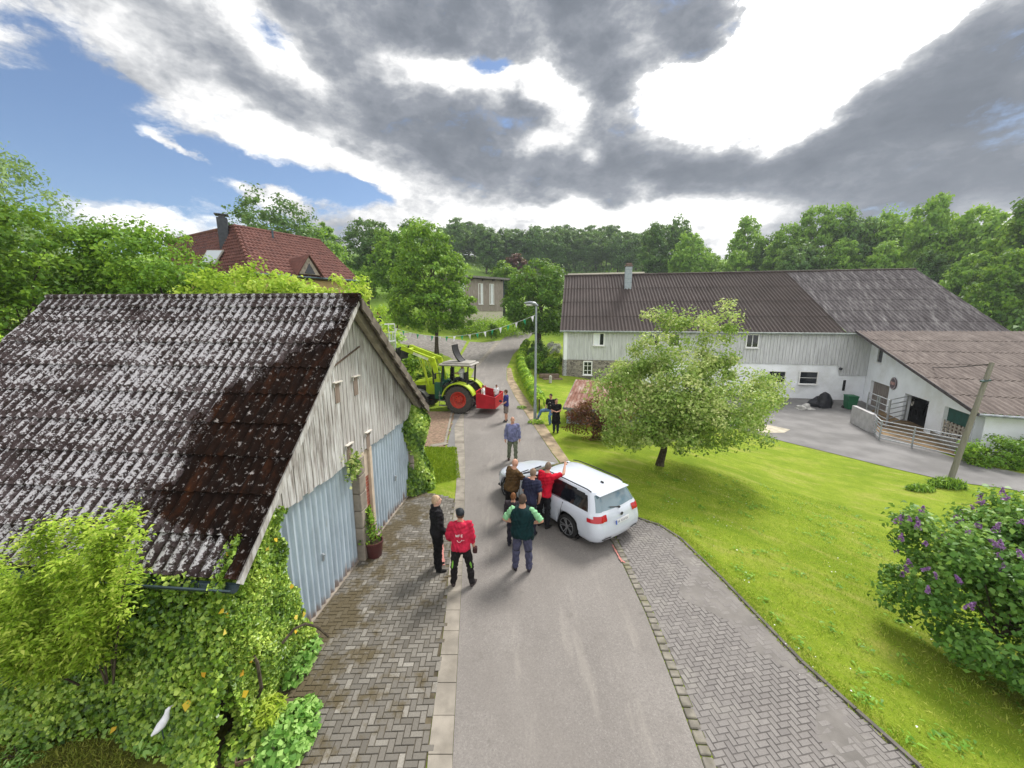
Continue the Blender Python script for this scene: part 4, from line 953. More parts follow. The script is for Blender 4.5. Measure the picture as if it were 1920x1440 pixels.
# low building with pale roof behind the farmhouse
q = at(1135, 512, 62)
bb = thing('hall_building', 'low building with pale flat roof peeping over the farmhouse ridge', 'building', (q.x, q.y, q.z-4), R(-8))
mb = MB(); mb.box((0, 4, 1.5), (10.6, 8, 4.6)); mb.build('wall', M_render, bb)
mb = MB(); mb.slab([(-5.8, -.6, 3.75), (5.8, -.6, 3.85), (5.8, 9, 4.75), (-5.8, 9, 4.65)], (0, 0, .2)); mb.build('roof', plain('pale_sheet_roof', (.55, .50, .44), .7, 0, .1, .8), bb)
# ------------------------------------------------------------------ street lamp, pole
lp = gp(1003, 790)
lamp = thing('street_lamp', 'tall grey street lamp on the verge with single head', 'street lamp', lp)
M_lampmetal = plain('galvanised_lamp', (.30, .34, .37), .5, .5, .1, 3, .5)
mb = MB(); mb.tube([(0, 0, 0), (0, 0, .9), (0, 0, .95), (0, 0, 6.15)], [.085, .085, .07, .05], 12); mb.build('pole', M_lampmetal, lamp, True)
mb = MB(); mb.bbox((0, 0, .5), (.1, .19, .5), .01); mb.build('service_door', M_lampmetal, lamp)
mb = MB(); mb.tube([(.08, 0, 6.1), (-.08, 0, 6.22), (-.35, 0, 6.27), (-.62, 0, 6.25)], [(.07, .06), (.14, .10), (.16, .09), (.08, .04)], 12); mb.build('lamp_head', plain('lamp_grey', (.22, .24, .26), .4, .3), lamp, True)
mb = MB(); mb.ell((-.34, 0, 6.17), (.2, .12, .07), 14, 8); mb.build('lens', plain('lens_white', (.55, .57, .58), .2), lamp, True)
pq = gt(1778, 908)
pole = thing('utility_pole', 'leaning grey wooden utility pole at the edge of the lawn', 'pole', pq)
ptop = at(1860, 680, pq.y+.1)-pq
M_polewood = wood('pole_wood', [(.12, .11, .095), (.20, .185, .165), (.26, .245, .225), (.31, .295, .27)])
mb = MB(); mb.tube([(0, 0, -.2), ptop*.5, ptop], [.10, .088, .075], 14); mb.build('shaft', M_polewood, pole, True)
mb = MB(); mb.beam(ptop*.86+Vector((-.25, -.05, -.02)), ptop*.86+Vector((.12, -.05, .02)), .07, .07); mb.build('bracket', M_zinc, pole)
mb = MB(); a = ptop*.99; far = Vector((-9.5, 22, 1.2)); far = at(1690, 676, 33)-pq
mb.tube([a.lerp(far, i/12)+Vector((0, 0, -.35*math.sin(math.pi*i/12))) for i in range(13)], .018, 5); mb.build('wire', M_dark, pole)
# ------------------------------------------------------------------ foliage materials
L_ivy = leafmat('ivy_leaf', (.020, .055, .008), (.105, .185, .018), (.30, .38, .07), .25, .38, .5)
L_ivyold = leafmat('yellow_leaf', (.38, .22, .02), (.42, .30, .03), (.45, .34, .08), .3)
L_gold = leafmat('golden_shrub_leaf', (.07, .13, .012), (.21, .31, .03), (.38, .46, .09), .4)
L_dark = leafmat('dark_tree_leaf', (.018, .048, .008), (.060, .13, .013), (.16, .26, .022), .32)
L_mid = leafmat('mid_tree_leaf', (.026, .07, .009), (.080, .165, .016), (.19, .30, .03), .32)
L_apple = leafmat('apple_leaf', (.035, .085, .014), (.16, .235, .05), (.42, .47, .21), .36)
L_chest = leafmat('chestnut_leaf', (.028, .07, .010), (.055, .125, .014), (.13, .22, .022), .3)
L_far = leafmat('far_tree_leaf', (.020, .052, .014), (.046, .10, .024), (.09, .165, .036), .28)
L_farg = leafmat('far_light_leaf', (.06, .13, .02), (.105, .20, .025), (.18, .29, .04), .35)
L_wil = leafmat('willow_leaf', (.07, .13, .05), (.13, .20, .075), (.21, .28, .11), .35)
L_red = leafmat('red_shrub_leaf', (.022, .006, .006), (.06, .014, .012), (.13, .035, .022), .25)
L_lilac = leafmat('lilac_leaf', (.018, .055, .010), (.055, .13, .02), (.17, .27, .06), .28, .45, .3, 1.85)
L_bloom = leafmat('lilac_bloom', (.20, .07, .30), (.33, .15, .44), (.48, .29, .58), .3, .5, .2, 1.0)
L_hedge = leafmat('hedge_leaf', (.06, .14, .012), (.15, .26, .02), (.30, .40, .04), .35)
L_fresh = leafmat('fresh_herb_leaf', (.04, .11, .015), (.11, .22, .04), (.24, .36, .11), .35)
L_wflow = leafmat('cream_blossom', (.45, .46, .34), (.6, .6, .48), (.72, .72, .62), .2)
L_cherry = leafmat('copper_leaf', (.03, .012, .018), (.06, .022, .03), (.10, .045, .05), .25)
M_bark = plain('bark', (.075, .06, .045), .95, 0, .4, 8, .1, (.10, .10, .06), .8)
def leafobj(name, me, mat, parent=None): return mesh_obj(name, me, mat, parent)
def tree(name, label, base, blobs, nc, nl, ls, cr, mat, seed, tr=.22, group=None, cat='tree', shell=.55, flat=.6, up=.3, droop=0, lw=(1, .62), limbs=16, trunk_top=.75, extra=None, wob=.05):
    root = thing(name, label, cat, base, 0, group)
    p, t, cc, nr = crown_points(blobs, nc, nl, cr, seed, flat, shell, droop)
    leafobj('crown', kite_mesh('crown', p, ls, nr*.5, up, lw, seed, t), mat, root)
    top = max(b[2]+b[5]*.4 for b in blobs); cx = sum(b[0] for b in blobs)/len(blobs); cy = sum(b[1] for b in blobs)/len(blobs)
    rr = random.Random(seed); sel = [cc[rr.randrange(len(cc))] for _ in range(limbs)]
    trunk_mb((0, 0, -.3), (cx*.6, cy*.6, top*trunk_top), tr, tr*.25, sel, seed, 8, wob).build('trunk', M_bark, root, True)
    return root
# ------------------------------------------------------------------ ivy on the garage
def gw(x, y, z): a = R(-4.95); return Vector((-3.55+x*math.cos(a)-y*math.sin(a), 8.2+x*math.sin(a)+y*math.cos(a), z))
def gdir(v): a = R(-4.95); return np.array([v[0]*math.cos(a)-v[1]*math.sin(a), v[0]*math.sin(a)+v[1]*math.cos(a), v[2]])
def bulge(u, w, ph=0): return .5+.5*math.sin(2.1*u+ph)*math.sin(1.7*w+1.3*ph)+.3*math.sin(5.3*u+2*ph)*math.sin(4.1*w+ph)
rng = random.Random(11); P, N_, TT = [], [], []
# front wall: bulging curtain from the gutter down and outwards
for _ in range(42000):
    x = rng.uniform(-5.6, .25); h = rng.random(); z = .05+(2.32)*h
    out = .12+.62*(1-h)**.8*(.75+.25*math.sin(1.3*x))+.22*bulge(x, z, .5)
    if -2.2 < x: out += .30*(1-h)*sst(-2.2, -.6, x)
    d = rng.random()**1.4*.34
    cl = math.sin(3.7*x+1.1*math.sin(4*z))*math.sin(4.9*z+2*x)
    if cl < -.45 and rng.random() < .45: d += .16
    P.append(gw(x, -3.5-out+d, z)); n = np.array([rng.gauss(0, .25), -.8, .35+.45*(1-h)]); N_.append(gdir(n)); TT.append(.5+.22*cl+rng.uniform(-.3, .3)-.9*0*d)
# gable corner: triangle of ivy on the boards and first door
for _ in range(30000):
    y = rng.uniform(-3.95, -1.95); z = rng.uniform(.03, 3.0)
    lim = -2.55+.16*math.sin(z*2.1+.4)+.09*math.sin(7*z)
    topz = 2.95 if y < -3.2 else 2.95-.0*(y+3.2)
    ztop = min(2.72, 2.42+(y+3.76)*.95) if y < -2.5 else 2.45
    if y > lim or z > ztop: continue
    out = .08+.18*bulge(y*1.4, z, 2)+.12*max(0, 1-z/1.2); d = rng.random()**2*.18
    P.append(gw(.05+out-d, y, z)); N_.append(gdir(np.array([.85, rng.gauss(0, .25), .3]))); TT.append(.55+.2*math.sin(5*y+3*z)*math.sin(4*z)+rng.uniform(-.3, .3))
ivy = thing('ivy', 'dense green ivy curtain covering the front and near corner of the garage', 'ivy', gw(-2, -3.9, 0))
off = np.array(ivy.location); P = np.array(P)-off; TT = list(np.array(TT)*1.15-.1)
leafobj('foliage', kite_mesh('foliage', P, .056, np.array(N_), .1, (1, .85), 21, TT, .16, None, .85), L_ivy, ivy)
k = rng.sample(range(len(P)), 70); leafobj('yellow_leaves', kite_mesh('yellow_leaves', P[k]+np.array(N_)[k]*.05, .085, np.array(N_)[k], .1, (1, .85), 22, None, .14), L_ivyold, ivy)
mb = MB()
for _ in range(26):
    x = rng.uniform(-5, .2); pts_ = [gw(x+.25*math.sin(i+x), -3.55-.12*i/5 if False else -3.62, .1+.42*i)-Vector(off) for i in range(6)]
    mb.tube(pts_, .018, 5)
mb.tube([gw(.32+.1*i, -2.9+.0*i, .75+.1*math.sin(i))-Vector(off) if i < 1 else gw(.35+.06*i, -3.4+.18*i, .95-.07*(i-2)**2)-Vector(off) for i in range(6)], .02, 6)
mb.build('stem', M_bark, ivy)
# ivy pillar at the far corner of the garage
P, N_, TT = [], [], []
for _ in range(6500):
    a = rng.uniform(-1.9, 1.9); z = rng.uniform(.0, 2.85); r_ = (.34+.12*math.sin(3*z+1)+.1*bulge(a, z, 1))*(1 if z < 2.3 else max(.12, 1-(z-2.3)*1.1)); r_ *= rng.uniform(.75, 1.02)
    n = np.array([math.cos(a), math.sin(a), .25]); P.append(gw(.02+r_*1.1*math.cos(a), 3.85+r_*1.5*math.sin(a), z)); N_.append(gdir(n)); TT.append(.45+.25*math.sin(4*z+3*a)+rng.uniform(-.3, .3))
iv2 = thing('ivy', 'rounded column of ivy growing up the far corner of the garage', 'ivy', gw(.1, 3.85, 0))
leafobj('foliage', kite_mesh('foliage', np.array(P)-np.array(iv2.location), .095, np.array(N_), .1, (1, .85), 23, TT, .14), L_ivy, iv2)
mb = MB()
for a in (-.8, 0, .9): mb.tube([Vector((.1*math.cos(a), .12*math.sin(a)*3, z)) for z in (0, .8, 1.6, 2.3)], .025, 5)
mb.build('stem', M_bark, iv2)
# tuft of creeper under the gable boards above the pillar
P = [gw(.1+rng.uniform(-.05, .12), rng.gauss(-.28, .16), rng.gauss(2.45, .16)) for _ in range(240)]
ct_ = thing('creeper_tuft', 'small pale creeper tuft under the gable boards above the pillar', 'creeper', gw(.06, -.28, 2.45))
leafobj('foliage', kite_mesh('foliage', np.array(P)-np.array(ct_.location), .07, None, .2, (1, .8), 24), L_apple, ct_)
mb = MB(); mb.tube([(0, 0, -.35), (.02, .03, 0), (.03, -.05, .25)], .01, 5); mb.build('stem', M_bark, ct_)
# ------------------------------------------------------------------ golden shrub leaning over the garage roof
def spray_shrub(name, label, base, arms, nl, ls, mat, seed, spread=.42, lw=(1, .38), cat='shrub', up=.35):
    rng = np.random.default_rng(seed); root = thing(name, label, cat, base); P, D, TN = [], [], []; mb = MB()
    for (st, en, w) in arms:
        st, en = Vector(st), Vector(en); ctrl = (st+en)/2+Vector((0, 0, .35*(en-st).length*.5))
        path = [st*(1-t)**2+ctrl*2*t*(1-t)+en*t*t for t in np.linspace(0, 1, 9)]
        if rng.random() < .35: mb.tube(path, [.014*(1-.85*i/8) for i in range(9)], 5)
        for k in range(int(nl*w)):
            t = rng.uniform(.25, 1.05); i = min(7, int(t*8)); p = path[i].lerp(path[i+1], min(1.3, t*8-i)); dr = (path[i+1]-path[i]).normalized()
            if k % 14 == 0:
                side = Vector(rng.normal(size=3)); side.z = side.z*.14+.05; side.x += .45; side.y -= .25; side.normalize(); twig_t = rng.uniform(0, .4); twig_l = spread*rng.uniform(.5, 1.3)*(1.15-.5*t); twig0 = p; twd = (side+dr*.25).normalized(); tnt = rng.uniform(.15, .75)
            q = twig0+twd*twig_l*rng.uniform(.1, 1)+Vector(rng.normal(size=3))*.045+Vector((0, 0, -.05*rng.random()))
            P.append(q); D.append(twd); TN.append(tnt+rng.uniform(-.2, .3))
    leafobj('foliage', kite_mesh('foliage', np.array(P), ls, np.tile([0, 0, .7], (len(P), 1)), up, lw, seed, TN, .1, np.array(D), .5), mat, root)
    mb.build('stem', M_bark, root); return root
arms = []; rr = random.Random(4)
SKIP = ((210, 1080), (110, 1090), (80, 1130))
for px, py, Y, w in ((90, 985, 4.35, 1), (150, 980, 4.4, 1.1), (235, 965, 4.35, 1.2), (60, 1010, 4.3, 1), (180, 1010, 4.2, 1.1), (120, 1060, 4.1, 1.1), (30, 1090, 4.1, 1), (210, 1080, 4.05, .9), (-40, 1040, 4.2, 1), (80, 1130, 3.95, 1.1), (20, 1180, 3.9, 1.1), (140, 1150, 3.9, 1), (-60, 1150, 3.9, 1), (60, 1210, 3.85, .9), (-20, 1240, 3.85, .9), (110, 1090, 3.95, 1), (190, 990, 4.1, .9), (260, 1000, 4.1, .6), (-120, 1080, 4.2, 1), (-100, 980, 4.5, 1), (-200, 1050, 4.3, 1)):
    if (px, py) in SKIP: continue
    p = at(px, py, Y)-Vector((-5.6, 4.15, 0)); arms.append(((rr.uniform(-.35, .15)+.35*p.x, rr.uniform(.1, .3), .9), p, w))
spray_shrub('golden_shrub', 'bright yellow-green feathery shrub spreading over the garage eave at the left', (-5.6, 4.15, 0), arms, 1350, .060, L_gold, 5, .27, (1, .40))
# low herbs along the foot of the ivy
def herb(name, label, base, r, n, ls, h, mat, seed, lw=(1, .5), cat='plant'):
    rng = np.random.default_rng(seed); a = rng.uniform(0, 6.28, n); rr_ = np.sqrt(rng.uniform(0, 1, n)); z = h*(1-.6*rr_**2)*rng.uniform(.35, 1, n)
    P = np.stack([np.cos(a)*rr_*r[0], np.sin(a)*rr_*r[1], z], 1); N_ = np.stack([np.cos(a)*rr_*.6, np.sin(a)*rr_*.6, np.ones(n)], 1)
    root = thing(name, label, cat, base); leafobj('foliage', kite_mesh('foliage', P, ls, N_*.7 if lw[1] > .2 else N_*.1, .2 if lw[1] > .2 else 0, lw, seed, None, .12, None if lw[1] > .2 else np.tile([0, 0, 1.0], (n, 1))), mat, root)
    mb = MB(); r2 = random.Random(seed)
    for _ in range(10): e = P[r2.randrange(n)]; mb.tube([(e[0]*.2, e[1]*.2, 0), (e[0]*.7, e[1]*.7, e[2]*.6), tuple(e)], .008, 4)
    mb.build('stem', M_bark, root); return root
herb('ladys_mantle', 'pale green round-leaved plant spilling onto the pavers at the ivy corner', gp(545, 1395), (.33, .55), 1100, .075, .42, L_fresh, 1, (1, 1.0))
herb('ladys_mantle', 'pale green low plant in front of the ivy corner, beside the first door', gp(570, 1250), (.16, .5), 240, .09, .35, L_fresh, 2, (1, 1.0))
herb('ground_ivy', 'low ivy carpet filling the corner around the brown trough', gp(490, 1385), (.42, .42), 1300, .075, .3, L_ivy, 15, (1, .85))
herb('fern', 'yellow-green fern among the ivy above the stone block', gp(508, 1345, .3), (.16, .22), 420, .10, .3, leafmat('fern_leaf', (.10, .16, .01), (.18, .25, .02), (.27, .32, .05), .4), 3, (1, .22))
herb('garden_herb', 'deep green leafy plants at the foot of the ivy beside the worn grass', gp(330, 1385), (.5, .3), 700, .10, .5, L_fresh, 4, (1, .35))
herb('garden_herb', 'dark green leafy clump under the golden shrub at the left edge', gp(120, 1300), (.9, .28), 1100, .11, .55, leafmat('dark_herb', (.02, .07, .015), (.045, .14, .025), (.09, .22, .04), .3), 5, (1, .4))
herb('garden_herb', 'fresh green weeds in the bottom left corner of the worn grass', gp(40, 1420), (.3, .2), 260, .06, .14, L_fresh, 6, (1, .35))
# garden ornament: pale bird shape
M_orn = plain('pale_ornament', (.68, .68, .74), .6, 0, .1, 10)
q = at(300, 1350, 3.82)-Vector((0, 0, .2))
gob = thing('garden_ornament', 'pale white bird-shaped garden ornament standing among the ivy', 'ornament', q, R(60)); gob.scale = (.62, .62, .62)
mb = MB(); mb.tube([(-.16, 0, .12), (-.08, 0, .15), (.0, 0, .2), (.08, 0, .28), (.11, 0, .36), (.13, 0, .42), (.17, 0, .45)], [.012, .055, .08, .065, .042, .04, .022], 12); mb.build('body', M_orn, gob, True)
mb = MB(); mb.tube([(.16, 0, .45), (.235, 0, .435)], [.018, .004], 8); mb.build('beak', plain('grey_beak', (.35, .33, .32), .6), gob)
mb = MB(); mb.tube([(0, 0, -.12), (0, 0, .14)], .012, 6); mb.build('stake', M_zinc, gob)
# trough, stones at the bottom edge
tr_ = thing('planter_trough', 'brown wooden trough half hidden under the ivy at the bottom edge', 'planter', gp(470, 1430), R(20)); tr_.scale = (.8, .8, .8)
mb = MB()
for s in (-1, 1): mb.bbox((0, s*.09, .1), (.34, .02, .2), .004); mb.bbox((s*.17, 0, .1), (.02, .16, .2), .004)
mb.box((0, 0, .02), (.32, .16, .02)); mb.build('trough_box', wood('trough_wood', [(.06, .035, .022), (.13, .085, .06), (.19, .13, .10), (.24, .18, .14)], (.5, 6, 6)), tr_)
mb = MB(); mb.box((0, 0, .14), (.31, .155, .02)); mb.build('soil', plain('dark_soil', (.03, .02, .012), .95), tr_)
mb = MB(); mb.bbox((0, 0, .09), (.17, .14, .18), .02); o = mb.build('stone_block', plain('grey_block', (.36, .34, .31), .9, 0, .2, 6)); o.location = gp(508, 1424); o.rotation_euler = (0, 0, .3); tag(o, 'small square grey stone block beside the brown trough', 'stone')
mb = MB(); mb.bbox((0, 0, .02), (.32, .2, .04), .008); o = mb.build('slate_slab', plain('slate', (.08, .08, .09), .7)); o.location = gp(470, 1446); tag(o, 'dark slate slab lying at the bottom edge below the trough', 'slab')
# potted plant by the pillar
pp_ = gp(703, 1042)
pt = thing('flower_pot', 'dark brown flower pot with trailing green plant by the garage pillar', 'flower pot', pp_)
mb = MB(); mb.lathe([(0, 0), (.15, 0), (.165, .02), (.20, .36), (.215, .37), (.215, .41), (.19, .41), (.185, .34), (0, .34)], n=28); mb.build('pot', plain('brown_glaze', (.085, .025, .025), .35, 0, .2, 4, .5), pt, True)
mb = MB(); mb.lathe([(0, .35), (.185, .35), (.18, .34), (0, .34)], n=20); mb.build('soil', plain('pot_soil', (.05, .035, .02), .95), pt)
r2 = np.random.default_rng(3); n = 520; z = r2.uniform(.38, 1.25, n); w = .2*(1-.75*(z-.38)/.9)+.02; P = np.stack([-.06-.08*(z-.4)+r2.normal(size=n)*w*.55, .02+r2.normal(size=n)*w*.55, z], 1)
leafobj('foliage', kite_mesh('foliage', P, .07, None, .2, (1, .6), 3), L_mid, pt); mb = MB(); [mb.tube([(-.03, 0, .35), (-.07, s*.05, .8), (-.13, s*.02, 1.2)], .008, 5) for s in (-1, 0, 1)]; mb.build('stem', M_bark, pt)
# ------------------------------------------------------------------ apple tree on the lawn
ab = gt(1237, 872)
tree('apple_tree', 'spreading apple tree with pale green leaves in the middle of the lawn', ab, [(.6, 0, 2.7, 2.9, 2.3, 1.8), (-1.2, -.2, 2.5, 1.8, 1.8, 1.6), (2.5, .3, 2.6, 1.9, 1.8, 1.5), (.5, 0, 4.5, 1.5, 1.4, 1.2), (-.5, 0, 4.8, .75, .8, 1.2), (1.9, .2, 4.9, .85, .9, 1.25), (3.6, .6, 2.9, 1.0, 1.0, .7), (.1, -1.0, 1.7, 1.6, 1.1, .75), (1.8, -1.0, 1.6, 1.8, 1.1, .75), (-1.4, -.9, 2.1, 1.4, 1.0, 1.0), (1.2, -1.6, 2.6, 1.8, .8, 1.2), (.6, 0, 3.4, 2.0, 1.8, 1.5)], 380, 48000, .10, .46, L_apple, 31, .17, None, 'tree', .62, .7, .35, .02, (1, .6), 34, .5, None, .12)
# red-leaved barberry
rb = gt(1112, 822)
tree('barberry_bush', 'dark red-leaved bush between the shed and the apple tree', rb, [(-.1, 0, .95, 1.25, 1.0, 1.05), (.9, .1, .7, .9, .8, .7), (-.5, .3, 1.1, .7, .6, .6)], 90, 7000, .085, .32, L_red, 32, .05, None, 'bush', .5, .7, .3, 0, (1, .6), 14, .8)
# lilac at the right edge
lb = gt(1925, 1235)
lb = Vector((8.25, 5.9, T(8.25, 5.9)))
lil = tree('lilac_bush', 'large lilac bush with purple flower heads at the right edge of the lawn', lb, [(0, 0, 1.2, 1.35, 1.2, 1.0), (-.45, .45, 2.0, .75, .8, .55), (.8, 0, 1.9, 1.2, 1.2, .8), (.3, -1.1, .75, .85, .8, .75), (1.5, .3, 1.7, 1.3, 1.3, 1.3), (.9, -1.2, .9, 1.0, .8, .8), (1.6, -.9, .8, 1.2, 1.0, .9)], 340, 38000, .085, .32, L_lilac, 33, .06, None, 'bush', .45, .8, .35, 0, (1, .7), 26, .8)
r2 = np.random.default_rng(8); heads = []
for px, py in ((1655, 965), (1690, 952), (1720, 938), (1742, 942), (1768, 955), (1722, 978), (1685, 975), (1832, 985), (1868, 992), (1862, 1018), (1735, 1068), (1705, 1056), (1700, 1068), (1755, 1080), (1800, 1090), (1740, 1108), (1838, 930), (1885, 935), (1905, 900), (1915, 980), (1818, 1138), (1790, 925), (1660, 945), (1690, 1010), (1735, 1020), (1880, 925), (1800, 960)):
    for Y in np.arange(4.6, 8, .08):
        p = at(px, py, Y)-lb
        d = min(((p.x-b_[0])/b_[3])**2+((p.y-b_[1])/b_[4])**2+((p.z-b_[2])/b_[5])**2 for b_ in [(0, 0, 1.2, 1.35, 1.2, 1.0), (-.45, .45, 2.0, .75, .8, .55), (.8, 0, 1.9, 1.2, 1.2, .8), (1.5, .3, 1.7, 1.3, 1.3, 1.3), (.9, -1.2, .9, 1.0, .8, .8), (.3, -1.1, .75, .85, .8, .75)])
        if d < 1.15: heads.append((p, r2.uniform(.45, 1.0))); break
for _ in range(30):
    a = r2.uniform(0, 6.28); el_ = r2.uniform(.2, 1.2); q_ = [(0, 0, 1.2, 1.35, 1.2, 1.0), (-.45, .45, 2.0, .75, .8, .55), (.8, 0, 1.9, 1.2, 1.2, .8), (1.5, .3, 1.7, 1.3, 1.3, 1.3)][r2.integers(0, 4)]
    heads.append((Vector((q_[0]+q_[3]*math.cos(a)*math.cos(el_), q_[1]+q_[4]*math.sin(a)*math.cos(el_), q_[2]+q_[5]*math.sin(el_)+.05)), r2.uniform(.4, .9)))
for h_, s_ in heads:
    n = int(70*s_); u = r2.uniform(0, 1, n); rad = .055*s_*(1.1-u); a = r2.uniform(0, 6.28, n); ax = Vector((r2.normal()*.35, r2.normal()*.35, 1)).normalized()
    P = np.array([h_+ax*(uu-.3)*.2*s_+Vector((math.cos(aa), math.sin(aa), 0))*rd for uu, aa, rd in zip(u, a, rad)])
    leafobj('flower_head', kite_mesh('flower_head', P, .035, None, .2, (1, .9), int(1000*s_)), L_bloom, lil)
# bushes at the corner of the barn
tree('green_shrub', 'low green shrub against the white barn corner at the right edge', gp(1875, 872, -1.2), [(0, 0, .5, 1.9, .8, .75), (1.8, -.2, .6, 1.2, .8, .9)], 90, 8000, .12, .35, L_mid, 34, .05, None, 'shrub', .5, .7, .3, 0, (1, .6), 8)
tree('green_shrub', 'dark taller shrub behind the low one at the right edge', gp(1930, 862, -1.2)+Vector((.4, .6, 0)), [(0, 0, 1.0, .8, .7, 1.1)], 40, 3500, .12, .35, L_dark, 35, .05, None, 'shrub', .5, .7, .3, 0, (1, .6), 8)
herb('grass_tuft', 'tall dark grass tuft around the foot of the leaning pole', gt(1775, 912), (.7, .35), 700, .3, .35, L_mid, 9, (1, .12))
herb('grass_tuft', 'dark weeds on the lawn left of the leaning pole', gt(1725, 918), (.55, .25), 420, .2, .25, L_mid, 10, (1, .15))
# ------------------------------------------------------------------ hedge along the road, bushes by the lamp
hp = [gt(*p) for p in ((997, 770), (990, 750), (978, 722), (970, 700), (968, 680), (975, 660), (982, 648))]
P, TT, N_ = [], [], []
for a, b_ in zip(hp, hp[1:]):
    L = (b_-a).length
    for _ in range(int(L*620)):
        t = rng.random(); p = a.lerp(b_, t); an = rng.uniform(-.4, 3.5); w = .42+.08*math.sin(3*p.y); hh = .95+.1*math.sin(2.2*p.y)
        rr_ = rng.uniform(.8, 1.03); p = p+Vector((.45+w*math.cos(an)*rr_, 0, max(.03, hh*(.5+.5*math.sin(an)*rr_))))
        P.append(p); N_.append((math.cos(an), 0, math.sin(an))); TT.append(.5+.25*math.sin(3*p.y+4*p.z)+rng.uniform(-.3, .3))
hd = thing('hedge', 'clipped bright green hedge running along the right side of the road', 'hedge', hp[0])
leafobj('foliage', kite_mesh('foliage', np.array(P)-np.array(hp[0]), .13, np.array(N_), .15, (1, .65), 41, TT), L_hedge, hd)
for a in hp: mb = MB(); mb.tube([a-hp[0]+Vector((.45, 0, -.1)), a-hp[0]+Vector((.45, 0, .7))], .04, 6); mb.build('stem', M_bark, hd)
def bush(name, label, px, py, r, n, mat, seed, ls=.16, cat='bush', nc=None):
    return tree(name, label, gt(px, py), [(0, 0, r[2]*.9, r[0], r[1], r[2])], nc or max(20, n//90), n, ls, max(r)*.32, mat, seed, .06, None, cat, .55, .75, .3, 0, (1, .62), 8, .7)
bush('garden_bush', 'grey-green bush behind the lamp post beneath the round tree', 1010, 672, (1.3, 1.0, 1.0), 3500, L_far, 42)
bush('garden_bush', 'dark green rhododendron bush at the foot of the garden bank', 1022, 700, (1.3, 1.0, 1.0), 3500, L_dark, 43)
bush('garden_bush', 'mid green bush between the lamp post and the garden steps', 1000, 690, (.9, .9, .8), 2500, L_mid, 44)
bush('blossom_bush', 'cream flowering bush at the corner of the stone basement', 1040, 664, (.9, .8, .8), 2200, L_wflow, 45, .14)
bush('garden_bush', 'yellow-green bush below the cream flowering bush', 1043, 682, (.8, .8, .6), 1800, L_gold, 46)
herb('weed_clump', 'small green weed clump on the sandy verge', gp(978, 766), (.3, .3), 160, .1, .2, L_mid, 11, (1, .4))
herb('weed_clump', 'weeds around the foot of the street lamp', gp(1005, 794), (.45, .3), 320, .12, .25, L_hedge, 12, (1, .3))
# ------------------------------------------------------------------ big trees around the road
def B(*a): return [a]
cb = gt(1012, 652)
tree('chestnut_tree', 'dense round-headed dark tree beside the road behind the lamp', gt(1012, 656), [(-.2, 0, 5.6, 4.0, 3.6, 3.2), (-.3, 0, 8.0, 3.1, 2.9, 2.6), (.3, 0, 3.6, 3.3, 3.0, 1.5)], 260, 19000, .30, .75, L_chest, 51, .38, None, 'tree', .72, .75, .4)
lt = gt(818, 668)
tree('lime_tree', 'large mid-green tree with clear trunk on the grass island behind the tractor', lt, [(-.3, 0, 5.5, 4.7, 4.0, 2.7), (-.4, 0, 8.6, 4.1, 3.6, 3.1), (-.8, 0, 11.9, 2.7, 2.4, 2.3), (2.2, 0, 5.2, 2.6, 2.2, 2.0), (-2.2, .3, 7.6, 2.2, 2, 2)], 380, 27000, .30, .80, L_mid, 52, .24, None, 'tree', .6, .65, .35, .05, (1, .6), 26)
tree('conifer', 'small dark green conifer tucked behind the left side of the big roadside tree', gt(745, 615), [(0, 0, 2.0, 1.3, 1.3, 2.0), (0, 0, 4.2, .8, .8, 1.5)], 60, 3500, .22, .5, L_dark, 53, .12, None, 'conifer', .5, .5, .1, .08, (1, .35))
# bright shrub between the garage roof and the lime tree
sb = Vector((-8.6, 25.5, T(-8.6, 25.5)))
tree('golden_bush', 'tall yellow-green bush behind the platform and the garage verge', sb, [(0, 0, 3.0, 1.7, 1.7, 2.2), (-1.0, .3, 4.8, 1.7, 1.5, 1.6), (1.2, -.2, 2.2, 1.0, 1.0, 1.2), (-2.2, .5, 5.2, 1.4, 1.4, 1.6)], 170, 11000, .16, .5, L_hedge, 54, .12, None, 'bush', .6, .75, .3)
tree('dark_shrub', 'dark green shrub between the loader arms and the garage', Vector((-6.9, 25.6, T(-6.9, 25.6))), [(0, 0, 1.5, 1.6, 1.0, 1.6), (1.5, .2, 1.1, 1.1, .8, 1.1), (-.8, 0, 2.2, 1, .8, .9)], 90, 6500, .17, .4, L_dark, 55, .06, None, 'shrub', .55)
